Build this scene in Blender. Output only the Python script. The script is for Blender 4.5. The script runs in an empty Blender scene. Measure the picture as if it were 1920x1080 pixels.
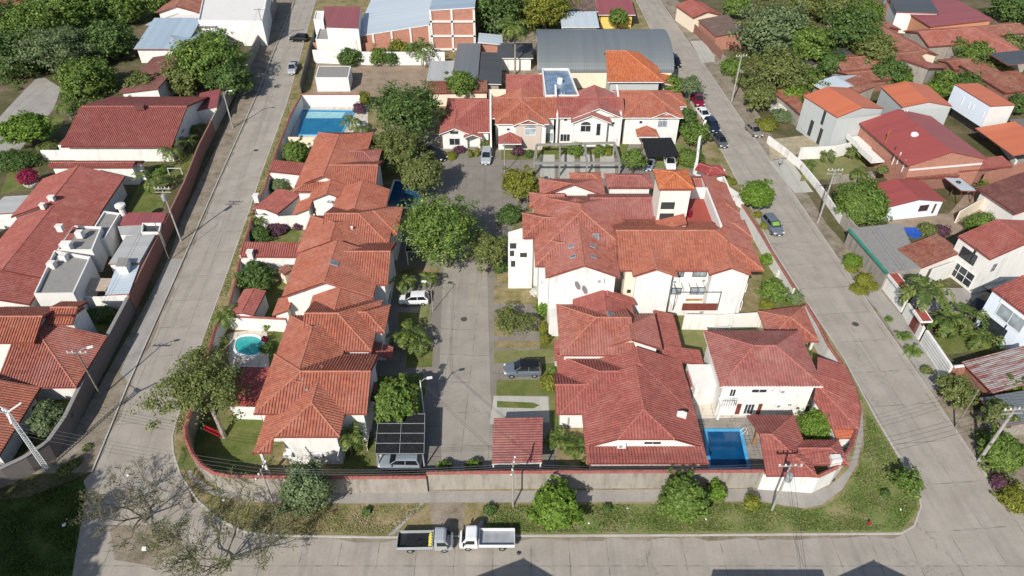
import bpy, math, random
import numpy as np
from mathutils import Vector, Matrix
random.seed(7)
S = bpy.context.scene
COL = S.collection
R = math.radians
# ---------------------------------------------------------------- camera
FPX, PITCH, CAMH = 1330.0, R(40.0), 62.0
cam_d = bpy.data.cameras.new('camera'); cam = bpy.data.objects.new('camera', cam_d); COL.objects.link(cam)
cam_d.sensor_width = 36.0; cam_d.lens = FPX / 1920.0 * 36.0
cam_d.clip_start = 0.5; cam_d.clip_end = 3000
cam.location = (0, 0, CAMH); cam.rotation_euler = (R(90) - PITCH, 0, 0)
S.camera = cam
# ---------------------------------------------------------------- light
SUN_EL, SUN_AZ = 38.0, 24.0          # shadows fall towards +Y, 24 degrees to +X
w = bpy.data.worlds.new('World'); S.world = w; w.use_nodes = True
nt = w.node_tree; nt.nodes.clear()
sky = nt.nodes.new('ShaderNodeTexSky'); sky.sky_type = 'NISHITA'; sky.sun_disc = False
sky.sun_elevation = R(SUN_EL); sky.sun_rotation = R(180 + SUN_AZ)
bg = nt.nodes.new('ShaderNodeBackground'); bg.inputs[1].default_value = 0.095
wo = nt.nodes.new('ShaderNodeOutputWorld')
nt.links.new(sky.outputs[0], bg.inputs[0]); nt.links.new(bg.outputs[0], wo.inputs[0])
sd = bpy.data.lights.new('sun', 'SUN'); sd.energy = 4.2; sd.angle = R(0.5); sd.color = (1.0, 0.955, 0.88)
so = bpy.data.objects.new('sun', sd); COL.objects.link(so)
sdir = Vector((math.sin(R(SUN_AZ)) * math.cos(R(SUN_EL)), math.cos(R(SUN_AZ)) * math.cos(R(SUN_EL)), -math.sin(R(SUN_EL))))
so.rotation_euler = sdir.to_track_quat('-Z', 'Y').to_euler(); so.location = (-60, -80, 120)
S.view_settings.view_transform = 'Standard'; S.view_settings.look = 'None'
S.view_settings.exposure = 0.44; S.view_settings.gamma = 1.0
# ---------------------------------------------------------------- pixel -> world (photo measured at 1920x1080)
CP, SP = math.cos(PITCH), math.sin(PITCH)
def ray(px, py):
    u = (px - 960) / FPX; v = (540 - py) / FPX
    return (u, CP + v * SP, -SP + v * CP)
def at(px, py, z=0.0):
    d = ray(px, py); t = (z - CAMH) / d[2]
    return (d[0] * t, d[1] * t)
def at3(px, py, z=0.0):
    x, y = at(px, py, z); return (x, y, z)
def onplane(px, py, P, n):
    d = ray(px, py); t = (P[0] * n[0] + P[1] * n[1]) / (d[0] * n[0] + d[1] * n[1])
    return (d[0] * t, d[1] * t, CAMH + d[2] * t)
def rowY(py, z): return at(960, py, z)[1]
def row_of(Y, z):
    dz = z - CAMH; dep = Y * CP - dz * SP; up = Y * SP + dz * CP
    return 540 - FPX * up / dep
# ---------------------------------------------------------------- node helpers / materials
def lin(c):
    if isinstance(c, str):
        c = c.lstrip('#'); c = [int(c[i:i + 2], 16) / 255 for i in (0, 2, 4)]
        c = [v / 12.92 if v <= .04045 else ((v + .055) / 1.055) ** 2.4 for v in c]
    return (c[0], c[1], c[2], 1.0)
class NT:
    def __init__(s, name):
        s.m = bpy.data.materials.new(name); s.m.use_nodes = True; s.t = s.m.node_tree
        s.b = s.t.nodes['Principled BSDF']
    def n(s, ty, **kw):
        o = s.t.nodes.new('ShaderNode' + ty)
        for k, v in kw.items(): setattr(o, k, v)
        return o
    def L(s, a, b): s.t.links.new(a, b)
    def val(s, sock, v):
        if hasattr(v, 'is_linked') or isinstance(v, bpy.types.NodeSocket): s.L(v, sock)
        else: sock.default_value = v
    def noise(s, scale, det=4, rough=.55, vec=None, out=0):
        o = s.n('TexNoise'); o.inputs['Scale'].default_value = scale; o.inputs['Detail'].default_value = det
        o.inputs['Roughness'].default_value = rough
        if vec is not None: s.L(vec, o.inputs['Vector'])
        return o.outputs[out]
    def ramp(s, fac, stops):
        o = s.n('ValToRGB'); cr = o.color_ramp
        while len(cr.elements) < len(stops): cr.elements.new(.5)
        for e, (p, c) in zip(cr.elements, stops):
            e.position = p; e.color = (c, c, c, 1) if isinstance(c, (int, float)) else lin(c)
        s.L(fac, o.inputs[0]); return o.outputs[0]
    def mix(s, a, b, f, mode='MIX'):
        o = s.n('Mix', data_type='RGBA', blend_type=mode)
        s.val(o.inputs[0], f)
        for i, v in ((6, a), (7, b)):
            if isinstance(v, bpy.types.NodeSocket): s.L(v, o.inputs[i])
            else: o.inputs[i].default_value = lin(v)
        return o.outputs[2]
    def math(s, op, a, b=0.0, c=None):
        o = s.n('Math', operation=op); s.val(o.inputs[0], a); s.val(o.inputs[1], b)
        if c is not None: s.val(o.inputs[2], c)
        return o.outputs[0]
    def uv(s): return s.n('UVMap').outputs[0]
    def pos(s): return s.n('NewGeometry').outputs['Position']
    def sep(s, v):
        o = s.n('SeparateXYZ'); s.L(v, o.inputs[0]); return o.outputs
    def comb(s, x, y, z=0.0):
        o = s.n('CombineXYZ')
        for i, v in enumerate((x, y, z)): s.val(o.inputs[i], v)
        return o.outputs[0]
    def bump(s, h, strength=.3, dist=.05):
        o = s.n('Bump'); o.inputs['Strength'].default_value = strength; o.inputs['Distance'].default_value = dist
        s.L(h, o.inputs['Height']); s.L(o.outputs[0], s.b.inputs['Normal'])
    def out(s, col, rough=.8, spec=.3, metal=0.0):
        if isinstance(col, bpy.types.NodeSocket): s.L(col, s.b.inputs['Base Color'])
        else: s.b.inputs['Base Color'].default_value = lin(col)
        s.val(s.b.inputs['Roughness'], rough); s.b.inputs['Specular IOR Level'].default_value = spec
        s.b.inputs['Metallic'].default_value = metal
        return s.m
M = {}
def m_plain(name, col, rough=.7, spec=.3, metal=0., var=.12, scale=1.5):
    k = NT(name); p = k.pos(); c = lin(col)
    n = k.noise(scale, 5, .6, p)
    d = tuple(v * (1 - var * 1.6) for v in c[:3]); e = tuple(min(1, v * (1 + var)) for v in c[:3])
    M[name] = k.out(k.ramp(n, [(.3, d), (.7, e)]), rough, spec, metal); return M[name]
def m_tile(name, ca, cb, cfade, fade=.45, dark=.35):
    k = NT(name); uv = k.uv(); s = k.sep(uv); p = k.pos()
    cu = k.math('FLOOR', k.math('MULTIPLY', s[0], 1 / .32)); cv = k.math('FLOOR', k.math('MULTIPLY', s[1], 1 / .36))
    wn = k.n('TexWhiteNoise', noise_dimensions='2D'); k.L(k.comb(cu, cv), wn.inputs[0])
    base = k.mix(ca, cb, k.ramp(wn.outputs[0], [(.1, 0.), (.9, 1.)]))
    big = k.noise(.22, 4, .6, p)
    c = k.mix(base, cfade, k.math('MULTIPLY', k.ramp(big, [(.42, 0.), (.68, 1.)]), fade))
    st = k.noise(1.3, 6, .7, p)
    c = k.mix(c, (.10, .055, .04), k.math('MULTIPLY', k.ramp(st, [(.5, 0.), (.78, 1.)]), dark))
    sp = k.noise(7., 3, .7, p)
    c = k.mix(c, (.09, .05, .04), k.math('MULTIPLY', k.ramp(sp, [(.60, 0.), (.72, 1.)]), dark * .9))
    sv = k.comb(k.math('MULTIPLY', s[0], 2.2), k.math('MULTIPLY', s[1], .22))
    c = k.mix(c, (.085, .06, .05), k.math('MULTIPLY', k.ramp(k.noise(1., 5, .65, sv), [(.52, 0.), (.8, 1.)]), dark * .9))
    lt = k.noise(.6, 3, .6, p); c = k.mix(c, k.mix(c, (.62, .42, .32), .12), k.ramp(lt, [(.5, 0.), (.75, 1.)]))
    # overlap line of every course
    fv = k.math('FRACT', k.math('MULTIPLY', s[1], 1 / .36))
    line = k.ramp(fv, [(0., 0.), (.14, 1.)])
    c = k.mix(k.mix(c, (.06, .03, .02), .45), c, line)
    k.bump(fv, .5, .03)
    M[name] = k.out(c, .8, .25); return M[name]
def m_metal(name, ca, cb, pitch=.3, rust=None, rough=.5):
    k = NT(name); uv = k.uv(); s = k.sep(uv); p = k.pos()
    st = k.noise(.6, 5, .65, p)
    cu = k.math('FLOOR', k.math('MULTIPLY', s[0], 1 / 1.1)); wn = k.n('TexWhiteNoise', noise_dimensions='1D'); k.L(cu, wn.inputs[1])
    c = k.mix(ca, cb, k.math('MULTIPLY_ADD', wn.outputs[0], .5, k.math('MULTIPLY', st, .5)))
    if rust:
        stv = k.comb(k.math('MULTIPLY', s[0], 2.5), k.math('MULTIPLY', s[1], .35))
        r = k.noise(1.0, 6, .7, stv)
        c = k.mix(c, rust, k.ramp(r, [(.44, 0.), (.6, 1.)]))
    h = k.math('SINE', k.math('MULTIPLY', s[0], 2 * math.pi / pitch))
    k.bump(h, .22 if not rust else .6, .05)
    M[name] = k.out(c, rough, .4, .0); return M[name]
def m_stucco(name, col, dirt=.35, dcol=(.23, .21, .18), d0=.48, d1=.75, sx=1.6, sz=.28):
    k = NT(name); p = k.pos(); s = k.sep(p)
    v = k.comb(k.math('MULTIPLY', s[0], sx), k.math('MULTIPLY', s[1], sx), k.math('MULTIPLY', s[2], sz))
    n = k.noise(1.1, 6, .68, v); n2 = k.noise(.5, 4, .6, p)
    f = k.math('MULTIPLY', k.ramp(n, [(d0, 0.), (d1, 1.)]), k.ramp(n2, [(.35, .15), (.7, 1.)]))
    c = k.mix(col, dcol, k.math('MULTIPLY', f, dirt))
    k.bump(k.noise(14, 3, .6, p), .15, .02)
    M[name] = k.out(c, .85, .2); return M[name]
def m_brick(name, ca, cb, mortar):
    k = NT(name); b = k.n('TexBrick'); k.L(k.uv(), b.inputs['Vector'])
    b.inputs['Scale'].default_value = 1.0; b.inputs['Brick Width'].default_value = .36; b.inputs['Row Height'].default_value = .2
    b.inputs['Mortar Size'].default_value = .022
    b.inputs['Color1'].default_value = lin(ca); b.inputs['Color2'].default_value = lin(cb); b.inputs['Mortar'].default_value = lin(mortar)
    n = k.noise(.9, 5, .65, k.pos())
    c = k.mix(b.outputs[0], (.13, .09, .07), k.math('MULTIPLY', k.ramp(n, [(.5, 0.), (.8, 1.)]), .5))
    M[name] = k.out(c, .9, .15); return M[name]
def m_concrete(name, ca, cb, slab=None, dark=.4, crack=True):
    k = NT(name); p = k.pos(); uv = k.uv(); s = k.sep(uv)
    n = k.noise(.35, 6, .62, p); f = k.noise(3.5, 5, .7, p); g = k.noise(26, 2, .6, p)
    c = k.ramp(n, [(.28, ca), (.72, cb)])
    c = k.mix(c, (.12, .11, .10), k.math('MULTIPLY', k.ramp(f, [(.52, 0.), (.8, 1.)]), dark))
    c = k.mix(c, (.5, .47, .43), k.math('MULTIPLY', k.ramp(g, [(.5, 0.), (.8, 1.)]), .25))
    # long wheel-path stains along v
    sv = k.comb(k.math('MULTIPLY', s[0], 1.1), k.math('MULTIPLY', s[1], .05))
    c = k.mix(c, (.16, .15, .14), k.math('MULTIPLY', k.ramp(k.noise(1., 4, .6, sv), [(.5, 0.), (.75, 1.)]), .4))
    if slab:
        wob = k.math('MULTIPLY_ADD', k.noise(.9, 5, .7, p), .5, -.25)
        for ax, L_, wd in ((0, slab[0], .05), (1, slab[1], .06)):
            q = k.math('MULTIPLY', k.math('ADD', s[ax], k.math('MULTIPLY', wob, .35)), 1 / L_)
            d = k.math('ABSOLUTE', k.math('SUBTRACT', k.math('FRACT', q), .5))
            ln = k.ramp(d, [(0., 1.), (wd / L_ * .4, 1.), (wd / L_ * 1.0, 0.)])
            brk = k.ramp(k.noise(.8, 3, .5, p), [(.40, .05), (.62, 1.)])
            c = k.mix(c, (.055, .05, .045), k.math('MULTIPLY', k.math('MULTIPLY', ln, brk), .68))
    if crack:
        vo = k.n('TexVoronoi', feature='DISTANCE_TO_EDGE'); vo.inputs['Scale'].default_value = .13
        pp = k.n('VectorMath', operation='ADD'); k.L(p, pp.inputs[0])
        no = k.noise(.8, 5, .7, p, 1); sc = k.n('VectorMath', operation='SCALE'); k.L(no, sc.inputs[0]); sc.inputs[3].default_value = 3.0
        k.L(sc.outputs[0], pp.inputs[1]); k.L(pp.outputs[0], vo.inputs['Vector'])
        ln = k.ramp(vo.outputs[0], [(0., 1.), (.006, 0.)])
        msk = k.ramp(k.noise(.09, 2, .5, p), [(.5, 0.), (.6, 1.)])
        c = k.mix(c, (.05, .045, .04), k.math('MULTIPLY', k.math('MULTIPLY', ln, msk), .75))
    k.bump(f, .1, .02)
    M[name] = k.out(c, .9, .2); return M[name]
def m_ground(name, stops, s1=.5, s2=5., bump=.5):
    k = NT(name); p = k.pos()
    a = k.noise(s1, 6, .65, p); b = k.noise(s2, 6, .75, p)
    f = k.math('ADD', k.math('MULTIPLY', a, .6), k.math('MULTIPLY', b, .4))
    c = k.ramp(f, stops)
    k.bump(k.noise(9, 4, .7, p), bump, .12)
    M[name] = k.out(c, .95, .1); return M[name]
def m_leaf(name, dark, mid, light):
    k = NT(name); g = k.n('NewGeometry')
    c = k.ramp(g.outputs['Random Per Island'], [(0., dark), (.5, mid), (1., light)])
    k.out(c, .55, .25)
    tr = k.n('BsdfTranslucent'); k.L(k.mix(c, (.25, .32, .04), .4), tr.inputs[0])
    mx = k.n('MixShader'); mx.inputs[0].default_value = .34
    k.L(k.b.outputs[0], mx.inputs[1]); k.L(tr.outputs[0], mx.inputs[2])
    k.L(mx.outputs[0], k.t.nodes['Material Output'].inputs[0])
    M[name] = k.m; return k.m
def m_glass(name, col, rough=.08):
    k = NT(name); k.b.inputs['IOR'].default_value = 1.5
    n = k.noise(.7, 3, .5, k.pos())
    c = lin(col); M[name] = k.out(k.ramp(n, [(.3, tuple(v * .5 for v in c[:3])), (.7, tuple(v * 1.3 for v in c[:3]))]), rough, .6); return k.m
def m_water(name, deep, shal):
    k = NT(name); p = k.pos(); n = k.noise(.8, 3, .5, p)
    k.out(k.ramp(n, [(.3, deep), (.75, shal)]), .06, .5); k.bump(k.noise(5, 3, .5, p), .12, .05); M[name] = k.m; return k.m
# roofs
m_tile('tile_orange', (.365, .122, .074), (.27, .084, .054), (.375, .155, .11), .42, .38)
m_tile('tile_red', (.31, .093, .075), (.235, .07, .059), (.33, .12, .103), .38, .30)
m_tile('tile_mix', (.355, .12, .08), (.24, .076, .058), (.345, .15, .132), .75, .40)
m_tile('tile_pink', (.30, .105, .09), (.225, .077, .068), (.33, .155, .138), .55, .34)
m_tile('tile_bright', (.45, .135, .05), (.33, .09, .04), (.43, .16, .08), .3, .35)
m_tile('tile_old', (.28, .10, .065), (.17, .062, .045), (.33, .19, .14), .5, .75)
m_tile('tile_dark', (.15, .055, .05), (.10, .042, .04), (.2, .09, .07), .4, .6)
m_tile('tile_crimson', (.30, .05, .052), (.23, .04, .042), (.32, .1, .1), .3, .3)
for n_, c_ in (('cap_orange', (.40, .165, .11)), ('cap_red', (.36, .125, .10)), ('cap_old', (.34, .17, .12)), ('cap_bright', (.5, .18, .09)), ('cap_dark', (.2, .08, .07))):
    m_plain(n_, c_, .85, .2, 0, .25, 3.)
m_metal('sheet_grey', (.145, .16, .168), (.115, .13, .138), .35)
m_metal('sheet_dark', (.075, .08, .085), (.05, .055, .06), .3)
m_metal('sheet_blue', (.33, .40, .46), (.22, .29, .35), .5)
m_metal('sheet_light', (.46, .52, .56), (.38, .43, .47), .5)
m_metal('sheet_zinc', (.40, .40, .38), (.31, .31, .30), .4)
m_metal('sheet_rust', (.36, .33, .31), (.28, .26, .25), .25, (.20, .06, .045), .7)
m_metal('sheet_brown', (.12, .085, .075), (.085, .06, .055), .4, (.2, .12, .08), .7)
m_metal('sheet_crimson', (.31, .07, .06), (.24, .055, .05), .6)
m_metal('sheet_orange', (.50, .15, .07), (.42, .115, .055), .4)
m_metal('sheet_wine', (.27, .075, .075), (.21, .06, .062), .8)
# walls
m_stucco('white', (.68, .665, .63), .6); m_stucco('white_stain', (.70, .68, .64), .85, (.2, .2, .19)); m_stucco('tower_cream', (.70, .64, .57), .3); m_stucco('cream', (.70, .60, .47), .25)
m_stucco('beige', (.50, .42, .36), .25); m_stucco('grey_render', (.42, .44, .43), .3); m_stucco('white_blue', (.66, .72, .80), .2)
m_stucco('old_wall', (.315, .285, .245), .9, (.085, .078, .07), .42, .70, 2.0, .30); m_stucco('yellow', (.70, .50, .14), .2); m_stucco('peach', (.46, .22, .13), .3)
m_stucco('concrete_flat', (.24, .23, .215), .9, (.12, .11, .10)); m_stucco('flat_light', (.62, .60, .57), .3); m_stucco('dark_wall', (.16, .14, .13), .6, (.08, .07, .06))
m_brick('brick', (.42, .13, .07), (.32, .095, .055), (.40, .34, .29)); m_brick('brick_old', (.27, .10, .07), (.2, .08, .06), (.26, .2, .17))
m_brick('paver_red', (.30, .12, .09), (.24, .1, .08), (.28, .2, .16))
# ground
m_concrete('road', (.262, .232, .195), (.352, .315, .27), (3.6, 5.2)); m_concrete('lane', (.165, .145, .12), (.235, .21, .18), (3.0, 4.0), .5); m_concrete('lane_pale', (.235, .21, .178), (.31, .28, .24), (2.9, 4.5), .35)
m_concrete('walk', (.25, .23, .21), (.33, .31, .28), None, .5, False); m_concrete('kerbstone', (.34, .32, .29), (.44, .42, .38), None, .4, False)
m_concrete('patio', (.50, .45, .38), (.60, .55, .47), (1., 1.), .2, False); m_concrete('stone_paving', (.20, .18, .16), (.30, .27, .24), (.5, .5), .5, False)
m_concrete('drive_pale', (.34, .33, .29), (.42, .41, .36), None, .3, False)
m_ground('dirt', [(.3, (.16, .12, .085)), (.5, (.27, .205, .15)), (.7, (.34, .27, .20))])
m_ground('verge', [(.36, (.09, .10, .03)), (.45, (.165, .15, .06)), (.53, (.24, .195, .105)), (.66, (.33, .255, .17))], .45, 4.)
m_ground('verge_green', [(.34, (.09, .145, .035)), (.47, (.145, .18, .058)), (.55, (.215, .20, .095)), (.68, (.30, .24, .145))], .35, 4.)
m_ground('lawn', [(.35, (.065, .095, .02)), (.5, (.115, .135, .038)), (.64, (.20, .175, .08))], .5, 6., .3)
m_ground('lawn_shaded', [(.35, (.03, .05, .012)), (.52, (.055, .085, .02)), (.68, (.12, .12, .05))], .4, 5., .4); m_ground('lawn_pale', [(.35, (.12, .14, .05)), (.52, (.18, .18, .075)), (.68, (.25, .22, .11))], .6, 6., .3)  # first lawn here is a darkened copy, tree shade put into its colour
m_ground('ground_mix', [(.34, (.04, .055, .016)), (.5, (.10, .09, .045)), (.66, (.2, .155, .11))], .12, 2.)
m_ground('leaf_litter', [(.34, (.10, .085, .055)), (.47, (.21, .175, .13)), (.64, (.31, .265, .215))], .5, 5.)
m_ground('red_floor', [(.3, (.27, .065, .05)), (.7, (.34, .085, .065))], .5, 5., .05)
m_ground('straw', [(.35, (.24, .2, .13)), (.6, (.4, .34, .24))], 1., 9.)
# plants
m_leaf('leaf_dark', (.041, .077, .022), (.080, .141, .036), (.155, .232, .062)); m_leaf('leaf_mid', (.061, .111, .021), (.121, .192, .037), (.228, .315, .068))
m_leaf('leaf_bright', (.058, .116, .014), (.121, .210, .026), (.231, .342, .052)); m_leaf('leaf_yellow', (.095, .115, .018), (.19, .205, .03), (.32, .31, .05))
m_leaf('leaf_olive', (.076, .100, .028), (.147, .177, .050), (.253, .271, .095)); m_leaf('leaf_grey', (.083, .118, .052), (.143, .196, .090), (.231, .286, .135))
m_leaf('leaf_palm', (.050, .094, .020), (.105, .160, .033), (.231, .248, .066)); m_leaf('leaf_pink', (.20, .012, .05), (.34, .02, .085), (.42, .05, .13)); m_leaf('leaf_purple', (.06, .02, .045), (.13, .05, .085), (.18, .10, .12))
m_leaf('leaf_cane', (.10, .09, .05), (.17, .15, .09), (.24, .21, .13)); m_leaf('petal_white', (.6, .6, .55), (.75, .75, .7), (.8, .8, .78)); m_leaf('blade', (.11, .19, .035), (.165, .235, .06), (.29, .27, .12)); m_leaf('blade_shaded', (.04, .07, .015), (.075, .115, .025), (.13, .15, .05)); m_leaf('blade_dry', (.21, .235, .085), (.32, .31, .14), (.46, .40, .25))  # includes a darkened blade copy coloured for the shaded corner
m_leaf('leaf_shade', (.006, .014, .006), (.014, .03, .012), (.03, .055, .02))
m_plain('bark', (.13, .10, .075), .9, .1, 0, .4, 4.); m_plain('bark_pale', (.27, .24, .2), .9, .1, 0, .35, 4.); m_plain('twig', (.14, .122, .09), .9, .1, 0, .3, 3.)
m_plain('bark_white', (.6, .58, .54), .9, .1, 0, .3, 3.)
# small stuff
m_plain('wood', (.15, .065, .035), .7, .3, 0, .35, 3.); m_plain('wood_red', (.17, .045, .032), .7, .3, 0, .3, 3.); m_plain('wood_orange', (.38, .17, .06), .7, .3, 0, .3, 3.)
m_plain('steel_dark', (.04, .042, .045), .5, .4); m_plain('steel_grey', (.28, .29, .30), .45, .5); m_plain('steel_white', (.72, .72, .70), .5, .4); m_plain('pole', (.33, .31, .28), .85, .2, 0, .2, 2.); m_plain('pole_wood', (.2, .17, .14), .9, .1, 0, .3, 3.)
m_plain('tyre', (.018, .018, .018), .9, .1); m_plain('rim', (.42, .43, .44), .35, .6, .6); m_plain('lamp_glass', (.75, .75, .72), .2, .6); m_plain('tail_red', (.30, .015, .012), .25, .5); m_plain('black_plastic', (.02, .02, .022), .5, .4)
m_plain('shade_net', (.017, .018, .02), .75, .2, 0, .5, 6.); m_plain('pot', (.6, .58, .54), .8, .2); m_plain('plastic_blue', (.02, .09, .42), .4, .4); m_plain('plastic_red', (.30, .02, .025), .5, .3); m_plain('plastic_yellow', (.62, .55, .12), .5, .3); m_plain('plastic_white', (.8, .8, .78), .5, .3); m_plain('plastic_green', (.04, .22, .15), .5, .3); m_plain('plastic_lime', (.16, .30, .05), .5, .3)
m_plain('canvas', (.42, .34, .27), .9, .1); m_plain('hedge_top', (.2, .26, .06), .9, .1); m_plain('fascia_white', (.72, .70, .67), .8, .2); m_plain('fascia_red', (.25, .07, .055), .8, .2); m_plain('manhole', (.07, .065, .06), .8, .2)
m_glass('glass', (.035, .042, .05)); m_glass('glass_car', (.012, .015, .018), .05); m_glass('glass_pale', (.30, .34, .37), .1); m_glass('poly_blue', (.15, .205, .28), .25); m_glass('skylight_glass', (.16, .18, .20), .12)
m_water('water_blue', (.002, .045, .13), (.004, .07, .18)); m_water('water_teal', (.03, .30, .31), (.05, .37, .37)); m_water('water_mid', (.008, .11, .22), (.012, .16, .28)); m_water('water_navy', (.01, .055, .12), (.02, .08, .16))
m_plain('pool_tile', (.07, .33, .58), .4, .4); m_plain('pool_tile_pale', (.22, .45, .50), .4, .4); m_plain('pool_white', (.75, .78, .76), .5, .3)
def paint(name, col): return m_plain(name, col, .28, .55, .15, .05, 1.) if name not in M else M[name]
for n_, c_ in (('paint_black', (.012, .012, .014)), ('paint_silver', (.38, .40, .42)), ('paint_white', (.75, .76, .76)), ('paint_grey', (.10, .105, .11)), ('paint_blue', (.012, .022, .05)), ('paint_maroon', (.20, .008, .03)), ('paint_bluegrey', (.13, .155, .185)), ('paint_champagne', (.22, .20, .17)), ('paint_red', (.4, .015, .02)), ('paint_greyblue', (.25, .29, .33))): paint(n_, c_)
# ---------------------------------------------------------------- mesh builder
def rootloc(p):
    v = Vector((0, 0, 0))
    while p is not None: v = v + p.location; p = p.parent
    return v
class MB:
    def __init__(s): s.v = []; s.f = []; s.uv = []; s.mi = []; s.sm = []
    def face(s, pts, uv=None, mi=0, sm=False):
        i = len(s.v); s.v.extend(pts); s.f.append(tuple(range(i, i + len(pts)))); s.mi.append(mi); s.sm.append(sm)
        if uv is None:
            a = Vector(pts[0]); n = Vector((0, 0, 0))
            for q in range(1, len(pts) - 1): n += (Vector(pts[q]) - a).cross(Vector(pts[q + 1]) - a)
            if n.length < 1e-9: n = Vector((0, 0, 1))
            n.normalize(); e = Vector((-n.y, n.x, 0))
            e = Vector((1, 0, 0)) if e.length < 1e-3 else e.normalized()
            t = n.cross(e); uv = [(Vector(q).dot(e), Vector(q).dot(t)) for q in pts]
        s.uv.extend(uv); return s
    def prism(s, poly, z0, z1, mi=0, top=True, bot=False):
        n = len(poly); ar = sum(poly[i][0] * poly[(i + 1) % n][1] - poly[(i + 1) % n][0] * poly[i][1] for i in range(n))
        if ar < 0: poly = poly[::-1]
        z0f = z0 if callable(z0) else (lambda x, y: z0); z1f = z1 if callable(z1) else (lambda x, y: z1)
        for i in range(n):
            a, b = poly[i], poly[(i + 1) % n]
            s.face([(a[0], a[1], z0f(*a)), (b[0], b[1], z0f(*b)), (b[0], b[1], z1f(*b)), (a[0], a[1], z1f(*a))], mi=mi)
        if top: s.face([(x, y, z1f(x, y)) for x, y in poly], mi=mi)
        if bot: s.face([(x, y, z0f(x, y)) for x, y in reversed(poly)], mi=mi)
        return s
    def box(s, c, d, yaw=0., mi=0):
        ca, sa = math.cos(yaw), math.sin(yaw); hx, hy, hz = d[0] / 2, d[1] / 2, d[2] / 2
        p = [(c[0] + x * ca - y * sa, c[1] + x * sa + y * ca) for x, y in ((-hx, -hy), (hx, -hy), (hx, hy), (-hx, hy))]
        return s.prism(p, c[2] - hz, c[2] + hz, mi, True, True)
    def bar(s, a, b, w=.1, h=None, mi=0):
        a, b = Vector(a), Vector(b); h = w if h is None else h; d = (b - a)
        if d.length < 1e-6: return s
        d.normalize(); up = Vector((0, 0, 1)) if abs(d.z) < .95 else Vector((0, 1, 0))
        x = d.cross(up).normalized() * w / 2; y = x.cross(d).normalized() * h / 2
        q = [x + y, -x + y, -x - y, x - y]
        A = [tuple(a + k) for k in q]; B = [tuple(b + k) for k in q]
        for i in range(4): s.face([A[i], A[(i + 1) % 4], B[(i + 1) % 4], B[i]][::-1], mi=mi)
        s.face(A, mi=mi); s.face(B[::-1], mi=mi); return s
    def tube(s, pts, rad, seg=6, mi=0, cap=True):
        pts = [Vector(p) for p in pts]; n = len(pts); rad = rad if isinstance(rad, (list, tuple)) else [rad] * n
        rings = []; ref = None
        for i in range(n):
            d = (pts[min(i + 1, n - 1)] - pts[max(i - 1, 0)])
            d = d.normalized() if d.length > 1e-9 else Vector((0, 0, 1))
            if ref is None: ref = Vector((1, 0, 0)) if abs(d.x) < .9 else Vector((0, 1, 0))
            x = (ref - d * ref.dot(d)); x = x.normalized() if x.length > 1e-6 else d.orthogonal().normalized(); ref = x; y = d.cross(x)
            rings.append([tuple(pts[i] + (x * math.cos(2 * math.pi * k / seg) + y * math.sin(2 * math.pi * k / seg)) * rad[i]) for k in range(seg)])
        for i in range(n - 1):
            for k in range(seg): s.face([rings[i][k], rings[i][(k + 1) % seg], rings[i + 1][(k + 1) % seg], rings[i + 1][k]], [(0, 0)] * 4, mi, True)
        if cap: s.face(rings[-1], mi=mi); s.face(rings[0][::-1], mi=mi)
        return s
    def lathe(s, c, prof, seg=16, mi=0):
        rings = [[(c[0] + r * math.cos(2 * math.pi * k / seg), c[1] + r * math.sin(2 * math.pi * k / seg), c[2] + z) for k in range(seg)] for r, z in prof]
        for i in range(len(rings) - 1):
            for k in range(seg): s.face([rings[i][k], rings[i][(k + 1) % seg], rings[i + 1][(k + 1) % seg], rings[i + 1][k]], mi=mi, sm=True)
        return s
    def build(s, name, mats, parent=None):
        mats = mats if isinstance(mats, (list, tuple)) else [mats]
        me = bpy.data.meshes.new(name); off = rootloc(parent) if parent else Vector((0, 0, 0))
        V = [(p[0] - off.x, p[1] - off.y, p[2] - off.z) for p in s.v]
        me.from_pydata(V, [], s.f)
        for m in mats: me.materials.append(M[m])
        ul = me.uv_layers.new(name='UVMap'); ul.data.foreach_set('uv', np.array(s.uv, dtype=np.float32).ravel())
        me.polygons.foreach_set('material_index', s.mi); me.polygons.foreach_set('use_smooth', s.sm)
        o = bpy.data.objects.new(name, me); COL.objects.link(o)
        if parent: o.parent = parent
        return o
def tag(o, label=None, cat=None, group=None, kind=None):
    if label: o['label'] = label
    if cat: o['category'] = cat
    if group: o['group'] = group
    if kind: o['kind'] = kind
    return o
def empty(name, loc, label=None, cat=None, group=None, rz=0.):
    o = bpy.data.objects.new(name, None); COL.objects.link(o); o.location = loc; o.rotation_euler = (0, 0, rz); o.empty_display_size = .5
    return tag(o, label, cat, group)
def sheet(name, poly, z, mat, ax=(1, 0), kind='structure'):
    n = len(poly); ar = sum(poly[i][0] * poly[(i + 1) % n][1] - poly[(i + 1) % n][0] * poly[i][1] for i in range(n))
    if ar < 0: poly = poly[::-1]
    L = math.hypot(*ax); e = (ax[0] / L, ax[1] / L); t = (-e[1], e[0])
    b = MB(); b.face([(x, y, z) for x, y in poly], [(x * e[0] + y * e[1], x * t[0] + y * t[1]) for x, y in poly])
    return tag(b.build(name, mat), kind=kind)
def pxp(l, z=0.): return [at(x, y, z) for x, y in l]
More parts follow.
